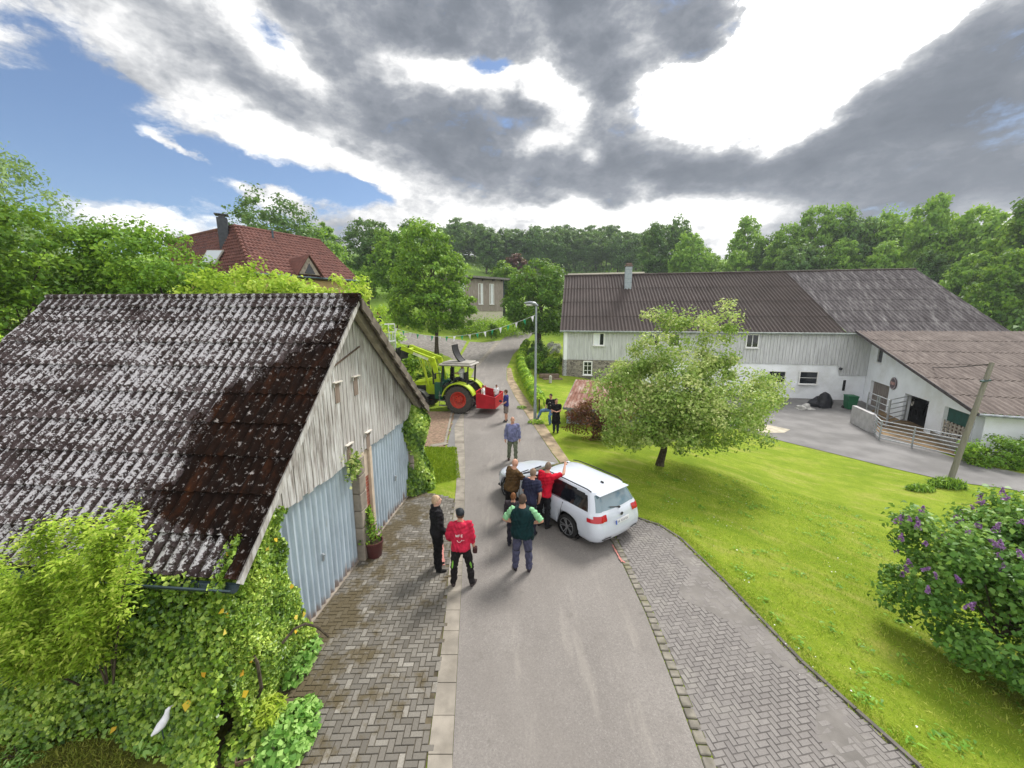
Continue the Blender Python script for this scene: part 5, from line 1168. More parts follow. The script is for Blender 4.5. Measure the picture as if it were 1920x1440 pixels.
# behind the garage: golden maple and dark wood
gm = Vector((-7.9, 15.0, T(-7.9, 15)))
tree('golden_maple', 'yellow-green bush rising above the garage ridge in front of the tiled house', gm, [(-.6, 0, 5.2, 3.2, 1.6, 2.0), (-3.4, 0, 5.9, 1.5, 1.2, 1.3), (-1.4, 0, 6.3, 1.3, 1.2, 1.4), (1.2, .2, 6.1, 1.3, 1.3, 1.3), (.0, 0, 6.4, .9, 1, 1.2), (1.9, .3, 5.4, 1.0, 1, 1.2)], 240, 17000, .14, .45, L_gold, 56, .14, None, 'bush', .6, .7)
for i, (x, y, bl, mt, lab, nl) in enumerate((
    (-13.0, 15.5, [(-2, 1, 5.5, 2.8, 2.2, 2.7), (-2.4, 1, 8.0, 1.9, 1.8, 1.8), (-.7, .6, 6.8, 1.7, 1.6, 1.6), (-.9, 0, 4.4, 2.2, 2, 2), (-3.0, 1, 7.6, 1.5, 1.5, 1.9)], L_mid, 'bushy mid-green tree with ragged top directly behind the garage ridge', 15000),
    (-16.8, 14.5, [(-1, 0, 5.2, 2.8, 2.2, 2.8), (-.9, 0, 7.8, 2.0, 1.8, 1.7), (-3.2, .2, 7.4, 1.6, 1.4, 1.7)], L_dark, 'broad dark green tree left of the ragged-topped one, behind the garage', 15000),
    (-19.5, 13.0, [(-1, 0, 4.6, 2.8, 2.2, 2.8), (-1.2, 0, 7.2, 2.0, 1.8, 1.6)], L_mid, 'green tree cut by the left edge of the picture beyond the garage', 12000),
    (-14.5, 11.6, [(0, 0, 2.6, 2.4, 1.8, 2.0), (-1.4, 0, 3.2, 1.6, 1.5, 1.7)], L_hedge, 'lower yellow-green bush at the left end of the garage roof', 9000))):
    tree('broadleaf_tree', lab, Vector((x, y, T(x, y))), bl, 260, int(nl*1.7), .145, .58, mt, 60+i, .22, None, 'tree', .6, .65, .35)
wv = Vector((-34.5, 26.5, T(-34.5, 26.5)))
tree('birch_tree', 'tall airy grey-green tree with drooping twigs at the left edge', wv, [(0, 0, 8.0, 4.5, 4, 5), (0, 0, 12.5, 4.2, 3.6, 3.4), (2.2, 0, 9.5, 3.6, 3, 3.4), (-1, 0, 15, 2.6, 2.4, 2.0)], 300, 17000, .26, .8, L_wil, 70, .25, None, 'tree', .5, 1.0, .1, .35, (1, .4), 30)
# ------------------------------------------------------------------ meadow trees and wood edges: prototypes copied
def oak(px, py, Y, h, w, mat, seed, name, lab, nl=9000, ls=.42, group=None, trunk=.3):
    b = at(px, py, Y); z = T(b.x, Y); b.z = z
    return tree(name, lab, b, [(0, 0, h*.62, w*.5, w*.5, h*.30), (-w*.22, 0, h*.5, w*.34, w*.3, h*.22), (w*.24, 0, h*.52, w*.33, w*.3, h*.22), (0, 0, h*.8, w*.33, w*.3, h*.19)], 150, nl, ls, w*.11, mat, seed, trunk, group, 'tree', .62, .7, .35)
oak(515, 500, 60, 17.5, 13.5, L_far, 80, 'oak_tree', 'large round dark oak standing behind the tiled house roof', 11000)
oak(598, 500, 62, 14.0, 8, L_farg, 81, 'ash_tree', 'thinner olive-green tree right of the large oak behind the tiled house', 6000)
oak(700, 540, 74, 15, 9, L_far, 82, 'oak_tree', 'dark tree left of the big roadside tree on the meadow slope', 9000)
oak(775, 520, 80, 14.5, 9, L_far, 83, 'oak_tree', 'dark tree directly behind the top of the big roadside tree', 8000)
oak(745, 560, 60, 13, 8, L_mid, 84, 'meadow_tree', 'lighter green tree just left of the big roadside tree', 9000)
oak(690, 548, 64, 6.5, 5.5, L_mid, 85, 'meadow_bush', 'low round green bush on the meadow beside the tiled house', 5000, .3)
oak(650, 520, 85, 6, 7, L_farg, 86, 'meadow_bush', 'small pale bush line at the top of the left meadow', 4000, .35)
oak(945, 575, 70, 10, 6, L_dark, 87, 'dark_tree', 'dark green tree between the boarded house and the round-headed tree', 6000)
oak(968, 560, 78, 11, 5.5, L_cherry, 88, 'copper_tree', 'dark copper-purple tree behind the boarded house', 5000)
oak(885, 560, 72, 6, 5, L_mid, 89, 'meadow_bush', 'small green tree directly above the boarded house roof', 3000, .3)
# far row along the hill crest
protos = []
for s in range(4):
    h, w = (15.5, 17, 15, 17.5)[s], (10, 9, 11, 8.5)[s]
    me_p = crown_points([(0, 0, h*.62, w*.5, w*.5, h*.28), (-w*.2, 0, h*.48, w*.36, w*.3, h*.22), (w*.22, 0, h*.5, w*.34, w*.3, h*.24), (0, 0, h*.82, w*.30, w*.28, h*.17), (w*.1, 0, h*.3, w*.36, w*.3, h*.14)], 170, 9500, w*.12, 90+s, .68, .6)
    cm = kite_mesh('crown', me_p[0], .55, me_p[3]*.5, .3, (1, .62), 90+s, me_p[1])
    rr = random.Random(s); tm = trunk_mb((0, 0, -1.5), (0, 0, h*.7), .32, .1, [me_p[2][rr.randrange(len(me_p[2]))] for _ in range(10)], s, 7).mesh('trunk')
    protos.append((cm, tm))
placed = {}
def wood_tree(k, x, y, s, rz, mat, lab, group, name='wood_tree', sz=1):
    root = thing(name, lab, 'tree', (x, y, T(x, y)), rz, group); root.scale = (s, s, s*sz)
    key = (k, mat.name)
    if key not in placed:
        cm = protos[k][0].copy(); cm.materials.append(mat); tm = protos[k][1]
        if not tm.materials: tm.materials.append(M_bark)
        placed[key] = (cm, tm)
    for nm, me_ in (('crown', placed[key][0]), ('trunk', placed[key][1])):
        o = bpy.data.objects.new(nm, me_); C.objects.link(o); o.parent = root
    return root
rr = random.Random(77)
GL = 'tall dark green tree in the far row along the hill crest'
for i, (px, top) in enumerate(((838, 424), (856, 410), (878, 416), (900, 420), (922, 436), (945, 428), (965, 430), (985, 432), (1005, 424), (1025, 428), (1045, 424), (1065, 422), (1085, 430), (1105, 424), (1128, 426), (1148, 422), (1172, 434), (1195, 440), (815, 436), (620, 440), (790, 430), (1215, 430), (846, 432), (868, 428), (890, 432), (912, 426), (933, 438), (955, 436), (976, 438), (996, 436), (1016, 434), (1036, 436), (1056, 430), (1076, 434), (1096, 436), (1118, 432), (1138, 430), (1160, 436), (1184, 438), (1205, 436), (826, 440), (803, 440))):
    Y = 138+rr.uniform(-10, 16); b = at(px, 470, Y); z = T(b.x, Y); ht = at(px, top, Y).z-z; k = rr.randrange(4)
    hk = (15.5, 17, 15, 17.5)[k]*.97; wood_tree(k, b.x, Y, .92, rr.uniform(0, 6), L_far, GL, 'trees in the far row along the hill crest', 'row_tree', ht/hk/.92)
# nearer wood behind the farmhouse at the right: each with its own look
WG = 'leafy green tree in the unbroken part of the wood behind the farmhouse'
spec = [(1225, 418, 92, L_far, 'dark tree at the left end of the wood behind the farmhouse'), (1262, 405, 95, L_far, 'dark tall tree directly behind the bright yellow-green tree'), (1292, 438, 84, L_farg, 'bright yellow-green rounded tree in the gap of the wood behind the farmhouse'), (1330, 470, 90, L_farg, None), (1395, 408, 88, L_farg, 'thin airy tree with bare twigs standing in the bright sky gap'), (1440, 440, 86, L_far, None), (1470, 420, 80, L_farg, None), (1520, 386, 78, L_farg, None), (1560, 384, 76, L_farg, None), (1600, 400, 74, L_far, None), (1640, 390, 74, L_farg, None), (1680, 400, 72, L_farg, None), (1730, 366, 66, L_farg, 'tallest open-branched tree rising above the wood at the right'), (1775, 410, 68, L_farg, None), (1815, 388, 64, L_farg, None), (1850, 400, 60, L_farg, None), (1880, 420, 58, L_hedge, 'yellow-green tree behind the right end of the farmhouse roof'), (1915, 372, 52, L_dark, 'very dark tree at the right edge beyond the barn'), (1960, 360, 52, L_far, 'dark tree cut off by the right edge of the picture'), (1380, 470, 80, L_farg, None), (1500, 450, 72, L_far, None), (1580, 450, 70, L_farg, None), (1660, 455, 66, L_farg, None), (1745, 470, 60, L_far, None), (1830, 475, 54, L_farg, None), (1900, 470, 48, L_dark, 'dark lower tree beside the gable end of the old roof'), (2020, 380, 55, L_far, None)]
for i, (px, top, Y, mt, lab) in enumerate(spec):
    b = at(px, 500, Y); z = T(b.x, Y); ht = at(px, top, Y).z-z; k = rr.randrange(4); hk = (15.5, 17, 15, 17.5)[k]*.97; s = max(.62, min(1.0, ht/hk)); s *= .82
    if lab is None: wood_tree(k, b.x, Y, s, rr.uniform(0, 6), mt, WG, 'trees of the wood edge behind the farmhouse', 'wood_tree', ht/hk/s)
    else: wood_tree(k, b.x, Y, s, rr.uniform(0, 6), mt, lab, None, 'wood_tree', ht/hk/s)
# low growth filling the foot of the wood: nobody could count it
P = []; r3 = np.random.default_rng(12)
for _ in range(420):
    px, Y = r3.uniform(1060, 2050), r3.uniform(58, 100); Y = Y-(px-1060)*.02; b = at(px, 500, Y); z = T(b.x, Y); n = 46
    c_ = np.array([b.x, Y, z+r3.uniform(.5, 4.5)]); P.append(c_+r3.normal(size=(n, 3))*np.array([1.6, 1.2, 1.1]))
for _ in range(300):
    px, Y = r3.uniform(560, 1220), r3.uniform(128, 160); b = at(px, 500, Y); z = T(b.x, Y); P.append(np.array([b.x, Y, z+r3.uniform(0, 3.0)])+r3.normal(size=(40, 3))*np.array([2.2, 1.5, 1.2]))
P = np.concatenate(P)
o = leafobj('undergrowth', kite_mesh('undergrowth', P, .6, None, .3, (1, .62), 13), L_far); o['kind'] = 'stuff'; o['label'] = 'dark undergrowth between the trunks at the foot of the woods'; o['category'] = 'undergrowth'
# bank vegetation and two little conifers in front of the boarded house
bush('bank_shrubs', 'bright green overgrown bank below the boarded house', 925, 628, (5.5, 2.0, 1.0), 6500, L_hedge, 91, .22, 'shrubs', 120)
bush('bank_shrubs', 'ragged grassy growth along the road edge right of the overgrown bank', 958, 616, (2.6, 2.6, .9), 3000, L_mid, 92, .22, 'shrubs', 60)
for px, lab in ((921, 'small dark columnar conifer on the bank, left of its twin'), (930, 'small dark columnar conifer on the bank, right of its twin')):
    q = gt(px, 618); q = at(px, 616, 54); q.z = T(q.x, 54)+.5
    tree('columnar_conifer', lab, q, [(0, 0, .9, .42, .42, 1.0)], 30, 1300, .15, .2, L_dark, px, .06, None, 'conifer', .5, 1, .1, 0, (1, .4), 4)
herb('grass_verge', 'long grass on the island under the big roadside tree', gt(785, 668), (2.6, 2.6), 2600, .35, .28, L_hedge, 14, (1, .16), 'grass')
# ------------------------------------------------------------------ people
M_skin = plain('skin', (.50, .27, .19), .6, 0, .08, 9, .3)
M_skin2 = plain('skin_pale', (.56, .34, .26), .6, 0, .08, 9, .3)
M_eye = plain('eye_dark', (.03, .02, .018), .4); M_lip = plain('lip', (.35, .12, .10), .6)
CL = {}
def cloth(col, rough=.85):
    k = tuple(col)
    if k not in CL:
        m, nt, b = newmat('cloth_%d' % len(CL), rough, 0, .15); co = objco(nt)
        f = noise(nt, scaled(nt, co, (1, 1, .6)), 9, 4, .6)
        nt.links.new(mixc(nt, mrange(nt, f, .3, .7), tuple(c*.72 for c in col), tuple(min(1, c*1.25) for c in col)), b.inputs['Base Color'])
        bump(nt, b, noise(nt, scaled(nt, co, (1, 1, .45)), 13, 3, .5), .7, .03); CL[k] = m
    return CL[k]
def remeshed(name, mb, mats, parent, voxel, smooth=3):
    me = bpy.data.meshes.new(name); me.from_pydata(mb.v, [], mb.f)
    bm = bmesh.new(); bm.from_mesh(me); bmesh.ops.recalc_face_normals(bm, faces=bm.faces[:]); bm.to_mesh(me); bm.free()
    o = bpy.data.objects.new(name, me); C.objects.link(o)
    r = o.modifiers.new('r', 'REMESH'); r.mode = 'VOXEL'; r.voxel_size = voxel
    s = o.modifiers.new('s', 'SMOOTH'); s.iterations = smooth; s.factor = .5
    dg = bpy.context.evaluated_depsgraph_get()
    m2 = bpy.data.meshes.new_from_object(o.evaluated_get(dg))
    if name in ('top', 'trousers', 'sleeve'):              # cloth folds
        n_ = len(m2.vertices); co_ = np.empty(n_*3); no_ = np.empty(n_*3); m2.vertices.foreach_get('co', co_); m2.vertices.foreach_get('normal', no_)
        co_ = co_.reshape(-1, 3); no_ = no_.reshape(-1, 3); x, y, z = co_.T; ph = len(CL)*1.7
        d_ = .004+.0065*np.sin(34*z+9*np.sin(11*x+ph)+6*y)+.006*np.sin(21*z-24*x+7*np.sin(9*z+ph)+15*y)
        m2.vertices.foreach_set('co', (co_+no_*d_[:, None]).ravel()); m2.update()
    bpy.data.objects.remove(o); bpy.data.meshes.remove(me)
    return m2
def person(label, loc, yaw, H=1.78, outfit=None, pose=None, build=1.0):
    """yaw: heading of the face (radians from +X, counter-clockwise); local +Y is forward"""
    outfit = outfit or {}; pose = pose or {}; s = H/1.78
    root = thing('person', label, 'person', loc, yaw-math.pi/2, 'people gathered on the village road')
    sk = outfit.get('skin', M_skin); bw_ = build
    lean = pose.get('lean', 0); hipz = .92
    RL = Matrix.Rotation(-lean, 3, 'X')
    tw = Matrix.Rotation(pose.get('twist', 0), 3, 'Z')
    def up(p): p = Vector(p); return (RL @ tw @ (p-Vector((0, 0, hipz))))+Vector((0, 0, hipz))
    # joints
    hips = {sd_: Vector((sd_*.092, 0, .90)) for sd_ in (-1, 1)}
    legs = {}
    for sd_, key in ((-1, 'legL'), (1, 'legR')):
        d1, d2 = pose.get(key, ((sd_*.06, 0, -1), (sd_*.02, -.02, -1))); d1, d2 = Vector(d1).normalized(), Vector(d2).normalized()
        k = hips[sd_]+d1*.42; legs[sd_] = (hips[sd_], k, k+d2*.41)
    arms = {}
    for sd_, key in ((-1, 'armL'), (1, 'armR')):
        d1, d2 = pose.get(key, ((sd_*.16, -.02, -1), (sd_*.04, .16, -1))); d1, d2 = Vector(d1).normalized(), Vector(d2).normalized()
        sh = Vector((sd_*.185*bw_, 0, 1.425)); e = sh+d1*.295; w = e+d2*.255
        arms[sd_] = [up(sh), up(e), up(w)]
    minz = min(legs[k][2].z for k in legs); dz = (.085-minz) if not pose.get('seat') else pose['seat']-.83
    def P(v): return (Vector(v)+Vector((0, 0, dz)))*s
    rings = [(.82, .13, .10, 0), (.88, .168, .115, -.005), (.95, .172, .12, -.005), (1.06, .155, .108, .005), (1.18, .165, .112, .01), (1.29, .183, .12, .005), (1.38, .178, .108, 0), (1.44, .135, .085, -.005), (1.485, .068, .062, 0), (1.55, .056, .056, .008)]
    def torso(mb, z0, z1, inf, belly=0):
        pts_, rd = [], []
        for z, rx, ry, yo in rings:
            if z0 <= z <= z1:
                k = bw_; b_ = belly*math.exp(-((z-1.08)/.13)**2)
                pts_.append(P(up((0, yo+b_*.5, z)))); rd.append(((rx*k+inf)*s, (ry*k+inf+b_*.6)*s))
        n = 20; vs = []; 
        X = tw @ Vector((1, 0, 0)); Yv = RL @ tw @ Vector((0, 1, 0))
        for p, (a, b_) in zip(pts_, rd):
            for k in range(n):
                t = 2*math.pi*k/n; c_, s_ = math.cos(t), math.sin(t); ex = .85
                vs.append(p+X*a*math.copysign(abs(c_)**ex, c_)+Yv*b_*math.copysign(abs(s_)**ex, s_))
        m = len(pts_)
        mb.add(vs, [(i*n+k, i*n+(k+1) % n, (i+1)*n+(k+1) % n, (i+1)*n+k) for i in range(m-1) for k in range(n)]+[tuple(range(n))[::-1], tuple((m-1)*n+k for k in range(n))])
    def limb(mb, a, b_, r): mb.tube([P(a).lerp(P(b_), t) for t in np.linspace(0, 1, len(r))], [x*s for x in r], 12)
    headp = up((0, .012, 1.655)); hy = pose.get('headyaw', 0); hp = pose.get('headpitch', 0)
    HM = RL @ Matrix.Rotation(hy, 3, 'Z') @ Matrix.Rotation(-hp-lean*.4*-1*0, 3, 'X')
    def Hp(v): return P(headp)+HM @ Vector(v)*s
    # ---- body: one continuous surface
    mb = MB(); torso(mb, .82, 1.56, 0)
    mb.tube([P(up((0, 0, 1.47))), P(up((0, .01, 1.58)))], [.058*s, .055*s], 12)
    mb.ell(P(headp), (.074*s, .094*s, .115*s), 18, 14, HM); mb.ell(Hp((0, .022, -.06)), (.056*s, .066*s, .062*s), 14, 10, HM)
    mb.tube([Hp((0, .088, .02)), Hp((0, .108, -.025)), Hp((0, .092, -.035))], [.012*s, .019*s, .015*s], 8)
    for q in (-1, 1): mb.ell(Hp((q*.078, -.005, -.01)), (.012*s, .024*s, .034*s), 8, 6, HM)
    for sd_ in (-1, 1):
        h_, k_, a_ = legs[sd_]; limb(mb, h_, k_, [.082, .084, .070, .056]); limb(mb, k_, a_, [.056, .058, .050, .038]); mb.ell(P(k_), (.056*s,)*3, 10, 8)
        sh, e, w = arms[sd_]; mb.tube([P(up((sd_*.08, 0, 1.41))), P(sh)], [.055*s, .05*s], 10); limb(mb, sh, e, [.055, .053, .046, .041]); limb(mb, e, w, [.041, .043, .036, .029]); mb.ell(P(e), (.041*s,)*3, 8, 6); mb.ell(P(sh), (.052*s,)*3, 10, 8)
        d = (w-e).normalized(); mb.tube([P(w), P(w+d*.03), P(w+d*.085)], [(.026*s, .026*s), (.034*s, .022*s), (.038*s, .016*s)], 10)
    me = remeshed('body', mb, None, None, .0165*s, 2)
    fm = MB()                                             # fingers rooted in the palms; eyes and mouth
    for sd_ in (-1, 1):
        sh, e, w = arms[sd_]; d = (w-e).normalized(); lat = d.cross(Vector((0, 0, 1)) if abs(d.z) < .9 else Vector((0, 1, 0))).normalized(); nrm = d.cross(lat).normalized()
        if nrm.y < 0 and abs(d.z) > .6: nrm = -nrm
        if abs(d.z) > .6: lat, nrm = Vector((0, 1, 0))-d*d.y, Vector((-sd_, 0, 0)); lat.normalize()
        for f_, (o_, L) in enumerate(((-.027, .062), (-.009, .074), (.009, .078), (.026, .068))):
            b0 = w+d*.07+lat*o_; b1 = b0+d*L*.55+nrm*.010*(1+.3*f_); b2 = b1+d*L*.35+nrm*.024
            fm.tube([P(b0), P(b1), P(b2)], [.0088*s, .0082*s, .0062*s], 6)
        t0 = w+d*.03+lat*.026; t1 = t0+d*.03+lat*.026+nrm*.012; t2 = t1+d*.032+lat*.008+nrm*.012
        fm.tube([P(t0), P(t1), P(t2)], [.011*s, .010*s, .007*s], 6)
    fm.mi = 1
    for q in (-1, 1): fm.ell(Hp((q*.032, .083, .018)), (.013*s, .009*s, .008*s), 8, 6, HM); fm.ell(Hp((q*.032, .087, .038)), (.02*s, .006*s, .005*s), 8, 6, HM)
    fm.mi = 2; fm.ell(Hp((0, .082, -.062)), (.024*s, .008*s, .006*s), 8, 6, HM)
    bm = bmesh.new(); bm.from_mesh(me); n0 = len(bm.verts)
    vv = [bm.verts.new(v) for v in fm.v]
    for f_, mi in zip(fm.f, fm.m):
        q = bm.faces.new([vv[i] for i in f_]); q.material_index = mi
    bm.to_mesh(me); bm.free()
    mesh_obj('body', me, [sk, M_eye, M_lip], root, True)
    # ---- clothing
    top = outfit.get('top')
    if top:
        mb = MB(); hem = outfit.get('hem', .88); torso(mb, hem, 1.50, outfit.get('topinf', .020), outfit.get('belly', 0))
        if outfit.get('collar'): mb.tube([P(up((0, 0, 1.46))), P(up((0, .004, 1.53)))], [.078*s, .070*s], 14)
        if outfit.get('hood'): mb.ell(P(up((0, -.095, 1.46))), (.12*s, .065*s, .07*s), 14, 10)
        if outfit.get('skirt'):
            mb.tube([P((0, 0, .95)), P((0, 0, .7)), P((0, 0, outfit['skirt']))], [(.19*s, .15*s), (.21*s, .17*s), (.23*s, .19*s)], 16)
        if outfit.get('sleeve') and not outfit.get('sleevemat'):
            sl_ = outfit['sleeve']
            for sd_ in (-1, 1):
                sh, e, w = arms[sd_]; mb.tube([P(up((sd_*.1, 0, 1.425))), P(sh)], [.075*s, .078*s], 12)
                limb(mb, sh, sh.lerp(e, min(1, sl_)), [.078, .076, .072, .070]); mb.ell(P(sh), (.079*s,)*3, 12, 8)
                if sl_ > 1: limb(mb, e, e.lerp(w, sl_-1), [.066, .062, .055, .048]); mb.ell(P(e), (.066*s,)*3, 10, 8)
        mesh_obj('top', remeshed('top', mb, None, None, .016*s), cloth(top), root, True)
    if outfit.get('sleevemat'):
        for sd_ in (-1, 1):
            mb = MB(); sh, e, w = arms[sd_]; mb.tube([P(up((sd_*.12, 0, 1.42))), P(sh)], [.064*s, .067*s], 12); limb(mb, sh, sh.lerp(e, outfit['sleeve']), [.068, .066, .064, .066]); mb.ell(P(sh), (.07*s,)*3, 12, 8)
            mesh_obj('sleeve', remeshed('sleeve', mb, None, None, .014*s), cloth(outfit['sleevemat']), root, True)
    if outfit.get('bottom'):
        mb = MB(); torso(mb, .82, 1.0, .014); L = outfit.get('leg', 2)
        for sd_ in (-1, 1):
            h_, k_, a_ = legs[sd_]; w_ = outfit.get('legw', 1)
            if L >= 2: limb(mb, h_, k_, [.100*w_, .100*w_, .086*w_, .074*w_]); limb(mb, k_, a_, [.074*w_, .074*w_, .068*w_, .062*w_]); mb.ell(P(k_), (.075*w_*s,)*3, 10, 8)
            else: limb(mb, h_, h_.lerp(k_, L), [.102, .106, .104, .104])
        mesh_obj('trousers', remeshed('trousers', mb, None, None, .016*s), cloth(outfit['bottom']), root, True)
    fwd = pose.get('feet', (0.12, -0.12))
    for sd_, fo in zip((-1, 1), fwd):
        a_ = legs[sd_][2]; mb = MB(); dr = Vector((math.sin(-sd_*-abs(fo)), math.cos(fo), 0)); q = a_+Vector((0, 0, -.045))
        mb.tube([P(q-dr*.06), P(q-dr*.03), P(q+dr*.04), P(q+dr*.12), P(q+dr*.175)], [(.028*s, .03*s), (.04*s, .042*s), (.043*s, .042*s), (.046*s, .030*s), (.022*s, .018*s)], 10)
        mb.tube([P(a_+Vector((0, 0, -.04))), P(a_+Vector((0, 0, outfit.get('boot', .03))))], [.046*s, .046*s], 10)
        mesh_obj('shoe', remeshed('shoe', mb, None, None, .012*s, 1), cloth(outfit.get('shoe', (.02, .018, .018))), root, True)
    hair = outfit.get('hair')
    if hair:
        mb = MB(); n, m = 18, 9; vs = []; low = outfit.get('hairlow', 0)
        for i in range(m+1):
            t = (math.pi*.60)*i/m
            for k in range(n):
                a = 2*math.pi*k/n; front = max(0, math.sin(a)); tt = t*(1-.42*front)*(1+low*max(0, -math.sin(a)))
                vs.append(Hp((.083*math.sin(tt)*math.cos(a), .103*math.sin(tt)*math.sin(a)-.004, .124*math.cos(tt)+.001)))
        mb.add(vs, [(i*n+k, (i+1)*n+k, (i+1)*n+(k+1) % n, i*n+(k+1) % n) for i in range(m) for k in range(n)])
        mb.build('hair', cloth(hair, .7), root, True)
    if outfit.get('cap'):
        mb = MB(); mb.ell(Hp((0, -.004, .045)), (.090*s, .108*s, .088*s), 16, 10, HM)
        vs = [];
        if outfit.get('brim', 1):
            mb.tube([Hp((0, .06, .045)), Hp((0, .13, .038)), Hp((0, .175, .025))], [(.078*s, .010*s), (.070*s, .008*s), (.035*s, .005*s)], 12)
        mb.build('cap', cloth(outfit['cap'], .6), root, True)
    for ex in outfit.get('extras', ()):
        ex(root, P, up, arms, legs, s, RL, tw, Hp)
    return root
BLK, NAVY, RED, JEAN = (.012, .012, .014), (.020, .022, .048), (.42, .012, .025), (.11, .20, .36)
def face(p, q): return math.atan2(q[1]-p[1], q[0]-p[0])
N90 = math.pi/2
def back_marks(root, P, up, arms, legs, s, RL, tw, Hp):   # white lettering and arc across the hoodie back
    mb = MB()
    def pt(x, z):
        ry = .145+.02; return P(up((x, -ry*math.sqrt(max(.05, 1-(x/.24)**2))-.006, z)))
    def stroke(a, b_, w=.012):
        pts_ = [(a[0]+(b_[0]-a[0])*t, a[1]+(b_[1]-a[1])*t) for t in (0, .5, 1)]; mb.tube([pt(*q) for q in pts_], [(w*.5*s, .003*s)]*3, 6)
    for x0, segs in ((-.085, [((0, .05), (.012, 0)), ((.012, 0), (.024, .04)), ((.024, .04), (.036, 0)), ((.036, 0), (.048, .05))]), (-.025, [((0, 0), (0, .05)), ((0, .05), (.035, .05)), ((0, .026), (.03, .026))]), (.03, [((0, 0), (0, .05)), ((0, .05), (.03, .05)), ((0, .026), (.028, .026)), ((0, 0), (.03, 0))])):
        for a, b_ in segs: stroke((x0+a[0], 1.24+a[1]), (x0+b_[0], 1.24+b_[1]))
    mb.build('back_lettering', cloth((.72, .66, .66)), root, True); mb = MB()
    for k in range(8):
        a0, a1 = math.pi*(1.0+k/8), math.pi*(1.0+(k+1)/8); stroke((.045*math.cos(a0)-.01, 1.17+.045*math.sin(a0)), (.045*math.cos(a1)-.01, 1.17+.045*math.sin(a1)), .01)
    for x in (.045, .062, .079): stroke((x, 1.15), (x+.008, 1.165), .01)
    mb.build('back_print', cloth((.72, .66, .66)), root, True)
def side_patches(root, P, up, arms, legs, s, RL, tw, Hp):
    for sd_ in (-1, 1):
        mb = MB(); h_, k_, a_ = legs[sd_]; p, q = h_.lerp(k_, .62), k_.lerp(a_, .05); o_ = Vector((sd_*.035, -.072, 0))
        mb.tube([P(p+o_), P(p.lerp(q, .5)+o_), P(q+o_*1.0)], [(.006*s, .006*s), (.022*s, .012*s), (.012*s, .008*s)], 8); mb.build('green_patch', cloth((.18, .42, .06)), root, True)
    mb = MB(); sh, e, w = arms[1]; p = P(w)+Vector((.03, -.02, -.06)); mb.bbox(p, (.09, .12, .13), .02); mb.build('belt_pouch', cloth((.05, .022, .022)), root)
def chest_print(root, P, up, arms, legs, s, RL, tw, Hp):
    mb = MB()
    for x, z, r in ((-.05, 1.33, .03), (-.02, 1.35, .02), (-.06, 1.19, .028), (.04, 1.31, .02)): mb.ell(P(up((x, .142, z))), (r*s, .008, r*s*.8), 10, 6)
    mb.build('shirt_print', cloth((.55, .52, .48)), root, True)
def held_dark(root, P, up, arms, legs, s, RL, tw, Hp):
    mb = MB(); w = P(arms[1][2]); mb.bbox(w+Vector((0, .07, 0)), (.1, .16, .12), .03); mb.build('camera_bag', cloth((.03, .03, .05)), root)
def apron(root, P, up, arms, legs, s, RL, tw, Hp): pass
def vest_back(root, P, up, arms, legs, s, RL, tw, Hp):
    mb = MB(); mb.tube([P((.20, -.03, .98)), P((.225, -.03, .86)), P((.22, -.03, .78))], [(.03, .04), (.045, .06), (.03, .04)], 8); mb.build('waist_bag', cloth((.012, .03, .03)), root, True)
def knee_band(root, P, up, arms, legs, s, RL, tw, Hp):
    for sd_ in (-1, 1):
        h_, k_, a_ = legs[sd_]; mb = MB(); mb.tube([P(k_.lerp(h_, .10)), P(k_.lerp(h_, .03))], [.084*s, .083*s], 14, False); mb.build('knee_seam', cloth((.03, .03, .045)), root, True)
car_c = (1.37, 10.63)
person('bald man in black clothes standing with his face turned right beside the pavers', gp(822, 1068), R(25), 1.80, dict(top=BLK, sleeve=1.98, hem=.86, collar=1, bottom=(.008, .008, .009), shoe=(.012, .012, .012), skin=M_skin2, hair=(.42, .30, .20), hairlow=.05, legw=1.08),
       dict(armL=((-.12, -.05, -1), (.05, .45, -.9)), armR=((.10, .02, -1), (-.10, .65, -.75)), headyaw=R(-12), headpitch=R(-14), legL=((-.02, .05, -1), (-.02, -.05, -1)), legR=((.02, -.03, -1), (.03, -.02, -1)), feet=(.1, .3)))
person('man in a red hooded sweatshirt with dark cap, black work trousers with green patches', gp(866, 1098), R(92), 1.76, dict(top=(.46, .02, .055), sleeve=1.55, hem=.88, topinf=.032, hood=1, bottom=(.014, .012, .013), shoe=(.05, .04, .04), boot=.1, cap=(.022, .026, .032), hair=(.10, .06, .04), extras=(back_marks, side_patches)),
       dict(armL=((-.26, .06, -1), (.10, .50, -.55)), armR=((.22, -.04, -1), (.08, .22, -1)), legL=((-.14, .02, -1), (-.06, -.02, -1)), legR=((.22, .0, -1), (.10, -.06, -1)), headyaw=R(20), headpitch=R(-5), feet=(.05, -.5)))
person('broad man in dark green vest over a light green shirt, hands on hips', gp(979, 1070), R(80), 1.84, dict(top=(.004, .022, .025), hem=.80, topinf=.055, belly=.02, sleeve=.95, sleevemat=(.22, .46, .25), bottom=(.060, .062, .105), shoe=(.03, .025, .03), boot=.08, hair=(.075, .05, .038), hairlow=.15, extras=(vest_back, knee_band), legw=1.05),
       dict(armL=((-.66, -.12, -.80), (.80, .32, -.42)), armR=((.74, -.10, -.70), (-.78, .34, -.45)), legL=((-.10, 0, -1), (-.04, -.02, -1)), legR=((.10, 0, -1), (.05, 0, -1)), headyaw=R(-12), feet=(.4, -.1)), 1.12)
